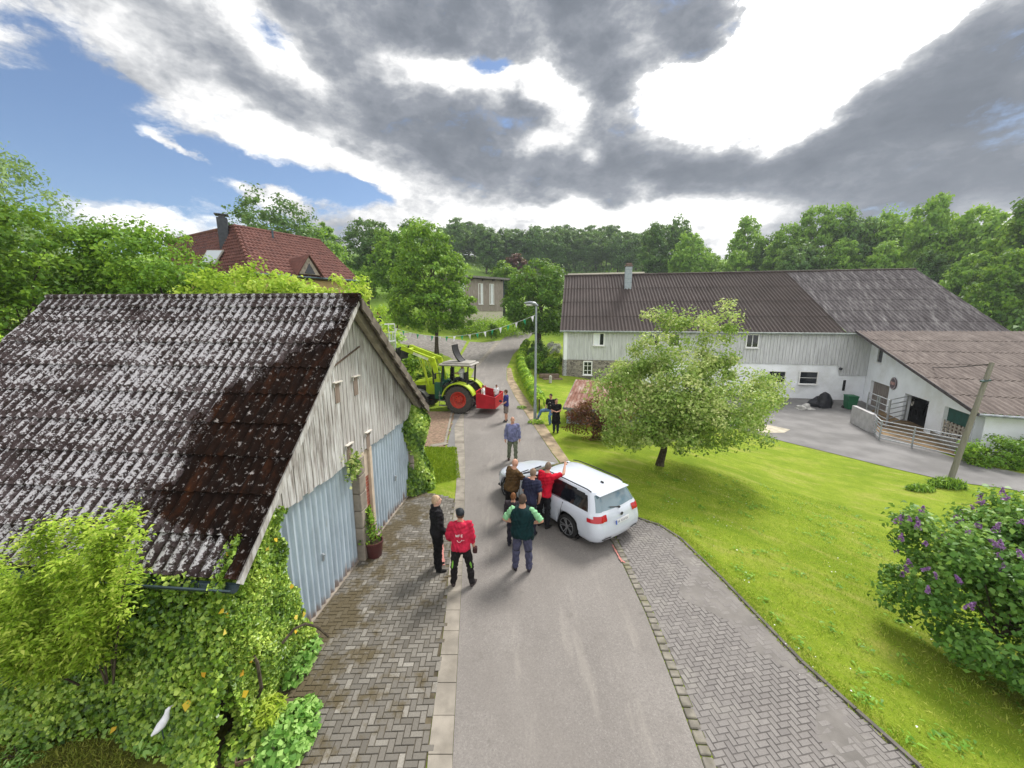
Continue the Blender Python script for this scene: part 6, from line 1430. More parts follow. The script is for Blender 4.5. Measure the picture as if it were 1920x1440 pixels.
person('bald man in an olive brown shirt leaning one hand on the open car door', (-.03, 10.0, 0), face((0, 10), (1.0, 10.7)), 1.78, dict(top=(.085, .050, .020), sleeve=.8, hem=.84, topinf=.034, belly=.06, bottom=(.012, .011, .011), hair=None, boot=.1), dict(lean=R(10), armL=((-.25, .15, -1), (.0, .6, -.6)), armR=((.25, .75, -.6), (.05, 1, .25)), headpitch=R(-15), legL=((-.12, 0, -1), (0, 0, -1)), legR=((.1, 0, -1), (.02, -.03, -1))), 1.1)
person('man in a dark navy t-shirt with thinning hair, bending towards the car window', (.45, 9.25, 0), face((.4, 9.1), (1.0, 10.2)), 1.78, dict(top=NAVY, sleeve=.8, hem=.84, topinf=.026, bottom=(.018, .018, .030), shoe=(.014, .014, .016), boot=.1, hair=(.20, .14, .10), hairlow=.1), dict(lean=R(16), armL=((-.2, .3, -1), (.2, .8, -.3)), armR=((.45, -.25, -1), (-.25, .5, -.7)), headpitch=R(-10), legL=((-.06, -.02, -1), (-.02, -.02, -1)), legR=((.08, -.05, -1), (.04, -.05, -1))))
person('man in a red t-shirt reaching up to the car roof with one arm', (.86, 9.62, 0), face((.87, 9.6), (1.5, 10.3)), 1.82, dict(top=(.50, .008, .028), sleeve=.85, hem=.86, topinf=.026, bottom=(.014, .014, .018), hair=(.16, .12, .09), hairlow=.1), dict(lean=R(12), armL=((-.25, .4, -.8), (.3, .9, 0)), armR=((.62, .55, .35), (-.35, .6, .75)), headyaw=R(15), headpitch=R(-12), legL=((-.08, -.03, -1), (0, -.04, -1)), legR=((.08, -.03, -1), (.03, -.04, -1))))
person('brown-haired child standing in front of the man in the green vest', (.03, 8.72, 0), R(80), 1.42, dict(top=(.03, .025, .03), sleeve=1.8, bottom=(.02, .02, .03), hair=(.20, .085, .035), hairlow=.25, shoe=(.05, .05, .06)), dict())
person('older bald man in a blue-grey checked shirt and green trousers walking towards the car', gp(961, 864), R(-80), 1.80, dict(top=(.155, .165, .29), sleeve=1.9, hem=.80, topinf=.045, belly=.03, bottom=(.135, .155, .105), shoe=(.05, .03, .025)), dict(armL=((-.20, .06, -1), (-.05, .16, -1)), armR=((.22, -.05, -1), (.10, .12, -1)), legL=((-.05, .16, -1), (-.02, -.05, -1)), legR=((.06, -.10, -1), (.03, -.22, -1)), headpitch=R(-8)), 1.06)
person('man in a navy polo shirt and grey shorts standing on the road by the hedge', gp(949, 791), R(170), 1.76, dict(top=(.030, .035, .155), sleeve=.8, bottom=(.17, .14, .125), leg=.95, shoe=(.06, .055, .055), hair=(.10, .05, .03), hairlow=.1, extras=(held_dark,)), dict(armL=((-.12, -.1, -1), (.1, .8, -.5)), armR=((.15, .1, -1), (-.1, .9, -.2)), headpitch=R(-5)))
person('person in a long black coat dress with bare forearms standing on the lawn', gp(1042, 811), R(-100), 1.70, dict(top=(.010, .010, .011), sleeve=.7, skirt=.46, hem=.88, bottom=(.03, .035, .05), shoe=(.012, .012, .014), boot=.2, hair=(.05, .025, .018), hairlow=.4), dict(armL=((-.1, .15, -1), (.4, .8, .1)), armR=((.12, .15, -1), (-.5, .75, .15)), headyaw=R(25), headpitch=R(-20), legL=((0, 0, -1), (0, 0, -1)), legR=((0, 0, -1), (0, 0, -1))))
person('man in printed black t-shirt and blue jeans perched on the bank behind the lamp', gp(1033, 795)+Vector((0, .25, 0)), R(-125), 1.80, dict(top=(.014, .013, .013), sleeve=.85, hem=.9, bottom=JEAN, hair=(.045, .03, .024), shoe=(.06, .10, .16), extras=(chest_print,)), dict(seat=.62, armL=((-.25, .2, -1), (.1, .5, -.8)), armR=((.25, .1, -1), (-.05, .35, -.9)), legR=((.75, .55, -.12), (.42, .1, -1)), legL=((-.1, .9, -.55), (-.05, -.1, -1)), headpitch=R(-5)))
# ------------------------------------------------------------------ white estate car
def carpaint(name, col):
    m, nt, b = newmat(name, .28, 0, .5); b.inputs['Base Color'].default_value = (*col, 1); b.inputs['Coat Weight'].default_value = .8; b.inputs['Coat Roughness'].default_value = .06; return m
M_paint = carpaint('white_car_paint', (.55, .59, .67))
M_tint, nt, b = newmat('tinted_glass', .04, 0, .6); b.inputs['Base Color'].default_value = (.006, .007, .010, 1)
M_rearglass, nt, b = newmat('rear_glass', .03, 0, 1.0); b.inputs['Base Color'].default_value = (.10, .17, .21, 1); b.inputs['Coat Weight'].default_value = 1  # pale base colour paints in the sky reflection on the pane
M_blackpl = plain('black_plastic', (.018, .018, .02), .55, 0, .1)
M_tyre = plain('tyre_rubber', (.018, .018, .019), .85, 0, .2, 20)
M_alloy = plain('grey_alloy', (.34, .35, .37), .35, .7, .1)
M_redlamp, nt, b = newmat('red_lamp', .15, 0, .6); b.inputs['Base Color'].default_value = (.42, .010, .018, 1)
M_chrome = plain('chrome', (.6, .6, .62), .15, 1, .02)
chead = math.atan2(2.13, -1.57)
car = thing('estate_car', 'white estate car parked slanting across the road with men gathered at its door', 'car', (car_c[0], car_c[1], .012), chead); car.scale = (1, 1, .945)
RAX, FAX, WR = -1.25, 1.38, .318
def cprof(keys, x):
    for (a, va), (b_, vb) in zip(keys, keys[1:]):
        if a <= x <= b_:
            t = (x-a)/(b_-a); t = t*t*(3-2*t) if False else t; return va+(vb-va)*t
    return keys[0][1] if x < keys[0][0] else keys[-1][1]
# stack of horizontal outlines: (z, rear x, front x, half width, corner radius rear, corner radius front)
LV = [(.20, -2.16, 2.06, .80, .28, .45), (.30, -2.26, 2.16, .86, .30, .50), (.42, -2.30, 2.22, .885, .30, .55), (.55, -2.30, 2.23, .895, .30, .58), (.66, -2.275, 2.21, .897, .30, .60), (.74, -2.25, 2.15, .895, .30, .62), (.80, -2.235, 2.02, .89, .30, .62), (.86, -2.22, 1.80, .88, .30, .60), (.91, -2.20, 1.52, .865, .29, .50), (.955, -2.18, 1.22, .845, .28, .40), (.985, -2.16, .98, .825, .27, .34),
      (1.05, -2.13, .84, .795, .26, .32), (1.14, -2.085, .66, .755, .25, .30), (1.24, -2.03, .45, .710, .24, .28), (1.33, -1.97, .24, .668, .23, .26), (1.40, -1.92, .05, .632, .22, .25), (1.435, -1.90, -.10, .605, .21, .24), (1.458, -1.86, -.26, .56, .20, .22), (1.475, -1.76, -.42, .46, .18, .2), (1.484, -1.55, -.60, .30, .14, .15), (1.487, -1.3, -.8, .1, .05, .05)]
NS, NF, NRr, NC = 84, 12, 12, 8                        # samples: side, front, rear, corners
def outline(z, xr, xf, w, rr_, rf_):
    # front plan is bowed; order: left side rear->front, front left->right, right side front->rear, rear right->left
    p = []
    for i in range(NS): x = xr+rr_+(xf-xr-rr_-rf_)*i/(NS-1); p.append((x, w*(1-.035*max(0, (x-.9)/1.3)**2-.02*max(0, (-1.2-x)/1.0)**2)))
    yl = p[-1][1]
    for i in range(1, NC): a = math.pi/2*(1-i/NC); p.append((xf-rf_+rf_*math.cos(a)*.96, yl-rf_+rf_*math.sin(a)))
    y1 = yl-rf_
    for i in range(NF+1): y = y1-2*y1*i/NF; p.append((xf-.04+.07*(1-(y/max(y1, .01))**2), y))
    for i in range(1, NC): a = -math.pi/2*i/NC; p.append((xf-rf_+rf_*math.cos(a)*.96, -(yl-rf_)+rf_*math.sin(a)))
    for i in range(NS): x = xf-rf_-(xf-xr-rr_-rf_)*i/(NS-1); p.append((x, -w*(1-.035*max(0, (x-.9)/1.3)**2-.02*max(0, (-1.2-x)/1.0)**2)))
    yr = p[0][1]
    for i in range(1, NC): a = -math.pi/2-math.pi/2*i/NC; p.append((xr+rr_+rr_*math.cos(a)*.96, -(yr-rr_)+rr_*math.sin(a)))
    y1 = yr-rr_
    for i in range(NRr+1): y = -y1+2*y1*i/NRr; p.append((xr+.03-.045*(1-(y/max(y1, .01))**2), y))
    for i in range(1, NC): a = math.pi-math.pi/2*i/NC; p.append((xr+rr_+rr_*math.cos(a)*.96, (yr-rr_)+rr_*math.sin(a)))
    return [(x, y, z) for x, y in p]
def lerpLV(k): i = min(len(LV)-2, int(k)); t = k-i; return tuple(a+(b_-a)*t for a, b_ in zip(LV[i], LV[i+1]))
ks = sorted(set([i+j/3 for i in range(len(LV)-1) for j in range(3)]+[len(LV)-1]))
rings = [outline(*lerpLV(k)) for k in ks]
def arch(x):
    z = 0
    for ax in (RAX, FAX):
        d = abs(x-ax)
        if d < .385: z = max(z, WR+math.sqrt(.385**2-d*d)*1.0)
    return z
body_v = []
for r_ in rings:
    for x, y, z in r_:
        za = arch(x)
        if za > .2 and abs(y) > .5 and z < .76: z = za+(z-.20)*(max(.78, za+.05)-za)/(.76-.20) if za < .75 else z
        body_v.append((x, y, z))
n = len(rings[0]); FC = [tuple((len(rings)-1)*n+k for k in range(0))] if False else [(i*n+k, i*n+(k+1) % n, (i+1)*n+(k+1) % n, (i+1)*n+k) for i in range(len(rings)-1) for k in range(n)]
cenf = [tuple(sum(body_v[q][c_] for q in f)/4 for c_ in range(3)) for f in FC]
s0, s1 = 0, NS; f0, f1 = NS-1+NC, NS-1+NC+NF; r_s0 = f1+NC; r_s1 = r_s0+NS; re0 = r_s1-1+NC; re1 = re0+NRr
def classify(f, c_):
    x, y, z = c_; k = f[0] % n; sid = k < NS-1 or (r_s0 <= k < r_s1-1)
    up_ = cprof([(-2.1, 1.28), (-1.9, 1.345), (-1.2, 1.40), (-.4, 1.405), (.1, 1.36), (.5, 1.2), (.8, 1.06), (.95, 1.0)], x)
    if sid and 1.0 < z < up_ and -1.93+(z-1.0)*.12 < x < .78-(z-1.0)*1.65:
        if -.32 < x < -.22: return 'pillar'
        return 'front_window' if x > -.27 else 'rear_window_side'
    if re0-4 <= k <= re1+3 and 1.03 < z < 1.375: return 'rear'
    if f0-4 <= k <= f1+3 and 1.0 < z < 1.405: return 'wind'
    if z < .25 and not (abs(c_[0]) > 2.4): return 'skirt'
    return 'paint'
cls = [classify(f, c_) for f, c_ in zip(FC, cenf)]
def sub(kinds, name, mat, off=0, parent=car, smooth=True):
    m = MB(); ids = {}; fs = []
    for f, c_ in zip(FC, cls):
        if c_ in kinds: fs.append(tuple(ids.setdefault(q, len(ids)) for q in f))
    if not fs: return None
    m.add([body_v[q] for q in ids], fs); return m.build(name, mat, parent, smooth)
bo = sub(('paint',), 'body', M_paint); sub(('skirt',), 'lower_trim', M_blackpl)
[sub(('pillar',), 'door_pillar', M_blackpl) for _ in (0,)]; sub(('front_window',), 'front_window', M_tint); sub(('rear_window_side',), 'side_window', M_tint); sub(('rear',), 'rear_window', M_rearglass); sub(('wind',), 'windscreen', M_tint)
m = MB(); m.bbox((-1.05, 0, 1.484), (.75, .3, .012), .005); m.build('roof_crown', M_paint, car)
mb = MB(); mb.box((0, 0, .22), (4.1, 1.5, .06)); mb.box((-.2, 0, .6), (2.6, 1.3, .7)); mb.build('underbody', M_blackpl, car)
def wheel(x, y, side):
    m = MB(); m.lathe([(.20, -.10), (.285, -.105), (.31, -.09), (WR, -.05), (WR, .05), (.31, .09), (.285, .105), (.20, .10)], (x, y, WR), 36, 'Y'); w_ = m.build('wheel', M_tyre, car, True)
    m = MB(); m.lathe([(.235, side*.09), (.222, side*.095), (.215, side*.05), (.03, side*.045)], (x, y, WR), 36, 'Y'); m.build('rim_dish', M_blackpl, w_, True)
    m = MB()
    for k in range(5):
        for d in (-.13, .13):
            a = 2*math.pi*k/5+d*.6; p = Vector((math.cos(a)*.05, side*.085, math.sin(a)*.05)); a2 = a+d*.7; q = Vector((math.cos(a2)*.222, side*.098, math.sin(a2)*.222))
            m.beam(p+Vector((x, y, WR)), q+Vector((x, y, WR)), .026, .018)
    m.lathe([(0, side*.10), (.05, side*.098), (.055, side*.08)], (x, y, WR), 16, 'Y'); m.lathe([(.236, side*.100), (.228, side*.106), (.218, side*.098)], (x, y, WR), 36, 'Y'); m.build('rim', M_alloy, w_, True)
    m = MB(); m.lathe([(.40, -side*.30), (.395, side*.06)], (x, y, WR+.0), 30, 'Y'); m.build('wheel_arch', M_blackpl, w_)
for x in (RAX, FAX):
    for sd_ in (-1, 1): wheel(x, sd_*.775, sd_)
def patch(name, pts_, mat, parent=car, off=.006):         # small plate laid on the hull, built as a thin solid from explicit outline
    m = MB(); c_ = sum((Vector(p) for p in pts_), Vector())/len(pts_); n_ = (Vector(pts_[1])-Vector(pts_[0])).cross(Vector(pts_[2])-Vector(pts_[0])).normalized()
    if n_.dot(c_-Vector((0, 0, .7))) < 0: n_ = -n_
    m.slab([Vector(p)-n_*.02 for p in pts_], n_*(.02+off)); return m.build(name, mat, parent)
# tail lamps follow the rear corner: strip of hull faces pushed outward
def hull_patch(name, pred, mat, off, parent=car):
    m = MB(); ids = {}; fs = []
    me_n = {}
    for f, c_ in zip(FC, cenf):
        if pred(f[0] % n, c_):
            a, b_, d = (Vector(body_v[f[i]]) for i in (0, 1, 3)); nr_ = (b_-a).cross(d-a); nr_.normalize()
            if nr_.dot(Vector((c_[0], c_[1], 0))) < 0: nr_ = -nr_
            for q in f: me_n.setdefault(q, Vector()); me_n[q] += nr_
            fs.append(f)
    if not fs: return None
    for f in fs:
        for q in f: ids.setdefault(q, len(ids))
    m.add([Vector(body_v[q])+me_n[q].normalized()*off for q in ids], [tuple(ids[q] for q in f) for f in fs]); return m.build(name, mat, parent, True)
for sd_ in (-1, 1):
    hull_patch('tail_lamp', lambda k, c_, sd_=sd_: c_[0] < -1.93 and c_[1]*sd_ > .46 and .80 < c_[2] < .96-(.06 if c_[0] > -2.06 else 0), M_redlamp, .012)
    hull_patch('bumper_reflector', lambda k, c_, sd_=sd_: c_[0] < -2.1 and .40 < c_[1]*sd_ < .70 and .335 < c_[2] < .375, M_blackpl, .010)
    # roof rail
    m = MB(); m.tube([(-1.78, sd_*.585, 1.452), (-1.65, sd_*.60, 1.487), (-.9, sd_*.615, 1.497), (-.2, sd_*.61, 1.482), (.0, sd_*.60, 1.445)], .016, 8); m.build('roof_rail', M_blackpl, car, True)
    m = MB(); m.ell((.62, sd_*1.0, 1.02), (.09, .115, .075), 14, 8); m.tube([(.64, sd_*.82, .99), (.62, sd_*.93, 1.0)], .03, 8); m.build('wing_mirror', M_paint, car, True)
    for x in (-.42, .55-.0):
        m = MB(); m.bbox((x-.1, sd_*.893, .86), (.2, .03, .035), .01); m.build('door_handle', M_paint, car)
    m = MB()
    for x in (-.30, .74, -1.02):
        m.beam((x, sd_*.897, .36), (x-.02, sd_*.899, .74), .012, .014); m.beam((x-.02, sd_*.899, .74), (x-.05, sd_*.853, .955), .012, .014)
    m.build('door_gap', M_blackpl, car)
    m = MB(); m.tube([(-1.93, sd_*.80, .992), (-.3, sd_*.829, .995), (.80, sd_*.816, .992)], .008, 6); m.build('window_trim', M_blackpl, car)
m = MB(); m.bbox((-1.62, 0, 1.50), (.10, .045, .05), .015); m.build('aerial', M_blackpl, car)
m = MB(); m.bbox((-1.95, 0, 1.405), (.16, 1.12, .025), .01); m.build('spoiler', M_paint, car)
hull_patch('plate_recess', lambda k, c_: c_[0] < -2.1 and abs(c_[1]) < .28 and .66 < c_[2] < .80, M_paint, .002)
pl_ = MB(); pl_.bbox((-2.302, 0, .725), (.012, .52, .112), .003, M=Matrix.Rotation(R(12), 3, 'Y')); plate = pl_.build('number_plate', plain('plate_white', (.66, .67, .68), .4, 0, .03), car)
m = MB(); m.box((-2.309, .235, .725), (.012, .045, .108), M=Matrix.Rotation(R(12), 3, 'Y')); m.build('blue_band', plain('plate_blue', (.04, .10, .42), .4), plate)
m = MB()
for y, w_ in ((.17, .03), (.125, .03), (.03, .035), (-.02, .03), (-.07, .03), (-.13, .03), (-.18, .03)): m.box((-2.311, y, .722), (.008, w_*.75, .05), M=Matrix.Rotation(R(12), 3, 'Y'))
m.build('plate_characters', plain('plate_grey', (.30, .30, .33), .5), plate)
# round tailgate emblem
m = MB(); ce = Vector((-2.272, 0, .885))
m.lathe([(.038, -.012), (.046, -.012), (.046, 0), (.038, 0)], ce, 22, 'X'); m.lathe([(0, -.004), (.038, -.004)], ce, 22, 'X')
em = m.build('emblem', plain('emblem_dark', (.05, .055, .07), .3, .4), car)
m = MB()
for a, b_ in (((-.018, .034), (0, .004)), ((.018, .034), (0, .004)), ((-.034, .008), (-.016, -.032)), ((-.016, -.032), (0, -.002)), ((0, -.002), (.016, -.032)), ((.016, -.032), (.034, .008))): m.beam(ce+Vector((-.012, a[0], a[1])), ce+Vector((-.012, b_[0], b_[1])), .006, .007)
m.build('emblem_strokes', M_chrome, em)
m = MB(); m.beam((-2.18, .02, 1.035), (-2.14, .30, 1.10), .018, .02); m.ell((-2.185, 0, 1.03), (.03, .04, .03), 10, 6); m.build('rear_wiper', M_blackpl, car)
hull_patch('front_bumper_grille', lambda k, c_: c_[0] > 2.1 and abs(c_[1]) < .55 and .32 < c_[2] < .46, M_blackpl, .008)
for sd_ in (-1, 1): hull_patch('headlight', lambda k, c_, sd_=sd_: c_[0] > 1.85 and .42 < c_[1]*sd_ < .84 and .64 < c_[2] < .755, plain('headlamp_glass', (.35, .37, .4), .08, .3), .010)
m = MB()
for sd_ in (-.1, .42): m.beam((1.02, sd_-.1, .995), (.92, sd_+.42, 1.03), .02, .02)
m.build('wiper', M_blackpl, car)
# ------------------------------------------------------------------ tractor with raised front loader
M_lime = plain('lime_green_paint', (.38, .50, .014), .45, 0, .12, 3, .4, (.22, .24, .05))
M_dkgreen = plain('dark_green_paint', (.012, .075, .05), .45, 0, .15)
M_redrim = plain('red_rim', (.52, .035, .022), .5, 0, .15, 4, .3, (.30, .10, .07))
M_tyre2 = plain('dusty_tyre', (.060, .055, .050), .9, 0, .25, 10)
th_ = math.atan2(.6, -2.6)
tr = thing('tractor', 'lime green tractor with red rims, grey cab roof and raised front loader', 'tractor', (-2.86, 22.63, .0), th_)
def twheel(x, y, r, w, side, rr):
    m = MB(); m.lathe([(rr, -w*.42), (r*.86, -w*.5), (r*.95, -w*.46), (r*.965, 0), (r*.95, w*.46), (r*.86, w*.5), (rr, w*.42)], (x, y, r), 40, 'Y')
    for k in range(22):
        a = 2*math.pi*k/22
        for s_ in (-1, 1):
            aa = a+(0 if s_ < 0 else math.pi/22); p = Vector((x+math.cos(aa)*r*.975, y+s_*w*.47, r+math.sin(aa)*r*.975)); q = Vector((x+math.cos(aa+.16)*r*.985, y+s_*.01, r+math.sin(aa+.16)*r*.985)); m.beam(p, q, .05, .05)
    t_ = m.build('wheel', M_tyre2, tr, True)
    m = MB(); m.lathe([(rr*1.03, side*w*.43), (rr*.97, side*w*.44), (rr*.92, side*w*.12), (rr*.55, side*w*.02), (rr*.5, side*w*.16), (rr*.28, side*w*.18), (rr*.26, side*w*.30), (0, side*w*.30)], (x, y, r), 32, 'Y'); m.build('rim', M_redrim, t_, True)
    m = MB()
    for k in range(8): a = 2*math.pi*k/8; m.lathe([(0, side*w*.20), (.025, side*w*.20), (.025, side*w*.10)], (x+math.cos(a)*rr*.4, y, r+math.sin(a)*rr*.4), 8, 'Y')
    m.build('wheel_nut', M_blackpl, t_)
for sd_ in (-1, 1): twheel(0, sd_*.86, .83, .50, sd_, .47); twheel(2.62, sd_*.84, .60, .40, sd_, .33)
m = MB(); m.add([(1.55, -.36, .95), (3.25, -.30, .95), (3.25, .30, .95), (1.55, .36, .95), (1.55, -.40, 1.85), (3.1, -.33, 1.62), (3.1, .33, 1.62), (1.55, .40, 1.85), (3.36, -.26, 1.3), (3.36, .26, 1.3), (1.9, -.28, 1.93), (1.9, .28, 1.93), (3.0, -.22, 1.72), (3.0, .22, 1.72)], [(0, 4, 5, 8, 1), (3, 2, 9, 6, 7), (1, 8, 9, 2), (8, 5, 6, 9), (4, 10, 12, 5), (7, 6, 13, 11), (10, 11, 13, 12), (5, 12, 13, 6), (0, 3, 7, 11, 10, 4), (0, 1, 2, 3)]); hood = m.build('hood', M_lime, tr)
m = MB(); m.slab([(2.3, -.372, 1.15), (3.1, -.335, 1.15), (3.05, -.35, 1.45), (2.3, -.39, 1.5)], (0, -.01, 0)); m.slab([(2.3, .372, 1.15), (3.1, .335, 1.15), (3.05, .35, 1.45), (2.3, .39, 1.5)], (0, .01, 0)); m.build('grille', M_blackpl, hood)
m = MB(); m.box((1.5, 0, .82), (3.3, .5, .45)); m.box((0, 0, .85), (.9, .9, .5)); m.tube([(0, -.8, .83), (0, .8, .83)], .14, 10); m.tube([(2.62, -.8, .6), (2.62, .8, .6)], .1, 10); m.build('chassis', M_blackpl, tr)
m = MB(); m.bbox((1.35, -.5, 1.25), (.5, .5, 1.0), .04); m.bbox((1.5, -.42, 2.0), (.12, .14, 1.3), .02); m.bbox((1.35, .5, 1.25), (.5, .5, 1.0), .04); m.build('loader_console', M_dkgreen, tr)
m = MB(); m.bbox((.45, 0, 1.35), (1.6, 1.3, .5), .05); m.build('cab_floor', M_blackpl, tr)
m = MB()
for x, y, x2, y2 in ((1.2, -.72, 1.02, -.68), (1.2, .72, 1.02, .68), (.35, -.78, .35, -.74), (.35, .78, .35, .74), (-.42, -.70, -.5, -.66), (-.42, .70, -.5, .66)): m.beam((x, y, 1.5), (x2, y2, 2.72), .075, .075)
for s_ in (-1, 1): m.beam((1.2, s_*.72, 1.55), (-.42, s_*.72, 1.62), .06, .06)
m.beam((1.2, -.7, 1.55), (1.2, .7, 1.55), .06, .06); m.beam((-.42, -.7, 1.62), (-.42, .7, 1.62), .06, .06); m.build('cab_frame', M_blackpl, tr)
m = MB(); m.bbox((.28, 0, 2.80), (2.0, 1.62, .13), .06); m.bbox((.28, 0, 2.90), (1.7, 1.3, .1), .05); rfc = m.build('cab_roof', plain('cab_grey', (.33, .31, .28), .5, 0, .1), tr)
m = MB()                                                  # roof hatch tilted open
for y in (-.5, .5): pass
vs = []
for i in range(9):
    a = R(10+75*i/8); vs += [(-.05+.95*math.sin(a)*.62, -.42, 2.95+.62*(1-math.cos(a))+.42*(i/8)), (-.05+.95*math.sin(a)*.62, .42, 2.95+.62*(1-math.cos(a))+.42*(i/8))]
m.add(vs, [(2*i, 2*i+2, 2*i+3, 2*i+1) for i in range(8)]); vs2 = [(x+.03, y, z-.05) for x, y, z in vs]; m.add(vs2, [(2*i, 2*i+1, 2*i+3, 2*i+2) for i in range(8)]); m.tube([(x, -.42, z) for x, y, z in vs[::2]], .03, 6); m.tube([(x, .42, z) for x, y, z in vs[::2]], .03, 6)
m.build('roof_hatch', M_blackpl, rfc)
m = MB(); m.box((.1, 0, 1.75), (.5, .5, .12)); m.box((-.15, 0, 2.0), (.12, .48, .6)); m.build('seat', M_blackpl, tr)
m = MB(); m.lathe([(.16, 0), (.18, .01), (.19, 0), (.18, -.01), (.16, 0)], (.72, 0, 2.0), 20); m.tube([(.72, 0, 2.0), (.95, 0, 1.6)], .03, 8); m.build('steering_wheel', M_blackpl, tr)
for s_ in (-1, 1):
    m = MB(); vs = []
    for i in range(13):
        a = R(12+150*i/12); 
        for y in (.58, 1.12): vs.append((-math.cos(a)*.99*-1*-1 if False else math.cos(a)*.97, s_*y, .83+math.sin(a)*.97))
    m.add(vs, [(2*i, 2*i+1, 2*i+3, 2*i+2) for i in range(12)]); m.tube(vs[1::2], .045, 6); m.tube(vs[::2], .03, 6); m.build('rear_fender', M_lime, tr, True)
    m = MB(); vs = []
    for i in range(9):
        a = R(35+120*i/8)
        for y in (.64, 1.05): vs.append((2.62+math.cos(a)*.72, s_*y, .6+math.sin(a)*.72))
    m.add(vs, [(2*i, 2*i+1, 2*i+3, 2*i+2) for i in range(8)]); m.tube(vs[1::2], .02, 6); m.build('front_fender', plain('grey_mudguard', (.10, .10, .10), .6), tr, True)
    m = MB()
    for z in (.45, .75, 1.05): m.box((.98, s_*.98, z), (.42, .22, .03))
    for x in (.78, 1.18): m.beam((x, s_*1.05, .42), (x, s_*.95, 1.3), .025, .025)
    m.build('step_ladder', plain('step_metal', (.22, .22, .22), .5, .5), tr)
    m = MB(); m.slab([(1.18, s_*.735, 1.6), (.40, s_*.785, 1.6), (.38, s_*.755, 2.70), (1.02, s_*.70, 2.70)], (0, .006*s_, 0)); 
    gl, nt, b = newmat('cab_glass', .02, 0, .5); b.inputs['Base Color'].default_value = (.9, .95, .95, 1); b.inputs['Transmission Weight'].default_value = 1; b.inputs['IOR'].default_value = 1.02
    m.build('door_glass', gl, tr)
    m = MB(); m.beam((1.1, s_*.78, 2.3), (1.3, s_*1.15, 2.35), .03, .03); m.bbox((1.3, s_*1.2, 2.2), (.06, .2, .34), .02); m.build('mirror', M_blackpl, tr)
m = MB(); m.tube([(1.75, .5, 1.6), (1.75, .5, 2.75)], .05, 10); m.build('exhaust_pipe', M_blackpl, tr, True)
# loader
ld_ = MB()
for s_ in (-1, 1):
    m = MB(); y = s_*.50
    p0, p1, p2 = Vector((1.45, y, 1.85)), Vector((1.72, y, 3.02)), Vector((3.72, y*1.0, 3.72))
    m.beam(p0, p1+Vector((0, 0, .05)), .12, .26); m.beam(p1+Vector((-.08, 0, 0)), p2, .12, .24); m.beam(p0+Vector((0, 0, -.5)), p0+Vector((.02, 0, .1)), .14, .3)
    la = m.build('loader_arm', M_lime, tr)
    m = MB(); m.tube([(2.2, y, 1.45), (2.32, y, 3.1)], .045, 8); m.tube([(2.1, y-.09*s_, 1.6), (2.75, y-.09*s_, 3.3)], .03, 8); m.build('lift_cylinder', plain('yellow_green_cyl', (.34, .42, .03), .4, .1), la, True)
    m = MB(); m.beam((2.05, y, 1.5), (2.42, y, 3.1), .06, .09); m.beam((1.8, y+.06*s_, 3.12), (3.6, y+.06*s_, 3.82), .05, .05); m.build('linkage_bar', M_lime, la)
    m = MB(); m.beam((2.0, y*1.14, 3.08), (2.95, y*1.14, 3.42), .012, .15); m.build('pale_decal', plain('decal_pale', (.62, .64, .50), .5), la)
m = MB(); m.tube([(3.45, -.5, 3.6), (3.45, .5, 3.6)], .08, 10); m.tube([(2.0, -.5, 3.1), (2.0, .5, 3.1)], .06, 10); m.build('cross_tube', M_lime, tr, True)
m = MB(); m.ell((3.35, -.60, 3.60), (.16, .02, .09), 14, 8); m.beam((3.72, -.5, 3.75), (3.95, -.5, 3.2), .1, .18); m.beam((3.72, .5, 3.75), (3.95, .5, 3.2), .1, .18); m.box((3.98, 0, 3.35), (.1, 1.3, .7)); m.build('headstock', M_blackpl, tr)
trm = Matrix.Translation((-2.86, 22.63, 0)) @ Matrix.Rotation(th_, 4, 'Z')
# work platform on the loader
wp = trm @ Vector((4.75, 0, 3.5))
pf = thing('work_platform', 'pale grey steel cage platform raised on the tractor loader behind the garage roof', 'work platform', wp, th_)
M_cage = plain('cage_paint', (.62, .64, .63), .5, .2, .08)
m = MB(); m.box((.62, 0, .0), (1.2, 1.5, .06)); m.box((.62, 0, .55), (1.1, 1.4, .05)); m.build('floor', plain('grate', (.3, .31, .32), .6, .4), pf)
for x in (.05, 1.2):
    for y in (-.72, 0, .72):
        m = MB(); m.beam((x, y, 0), (x, y, 1.6), .05, .05); m.build('post', M_cage, pf)
m = MB()
for z in (.55, 1.1, 1.6):
    for y in (-.72, .72): m.beam((.05, y, z), (1.2, y, z), .04, .06)
    for x in (.05, 1.2): m.beam((x, -.72, z), (x, .72, z), .04, .06)
m.build('rail', M_cage, pf)
m = MB()
for x in np.linspace(.2, 1.05, 5):
    for y in (-.72, .72): m.beam((x, y, 0), (x, y, 1.1), .02, .02)
for y in np.linspace(-.6, .6, 7): m.beam((.05, y, 0), (.05, y, 1.1), .02, .02); m.beam((1.2, y, 0), (1.2, y, 1.1), .02, .02)
m.build('mesh_bars', M_cage, pf)
m = MB(); pass
for y in (-.4, .4): m = MB(); m.box((.25, y, -.12), (1.9, .14, .1)); m.build('fork_sleeve', M_blackpl, pf)
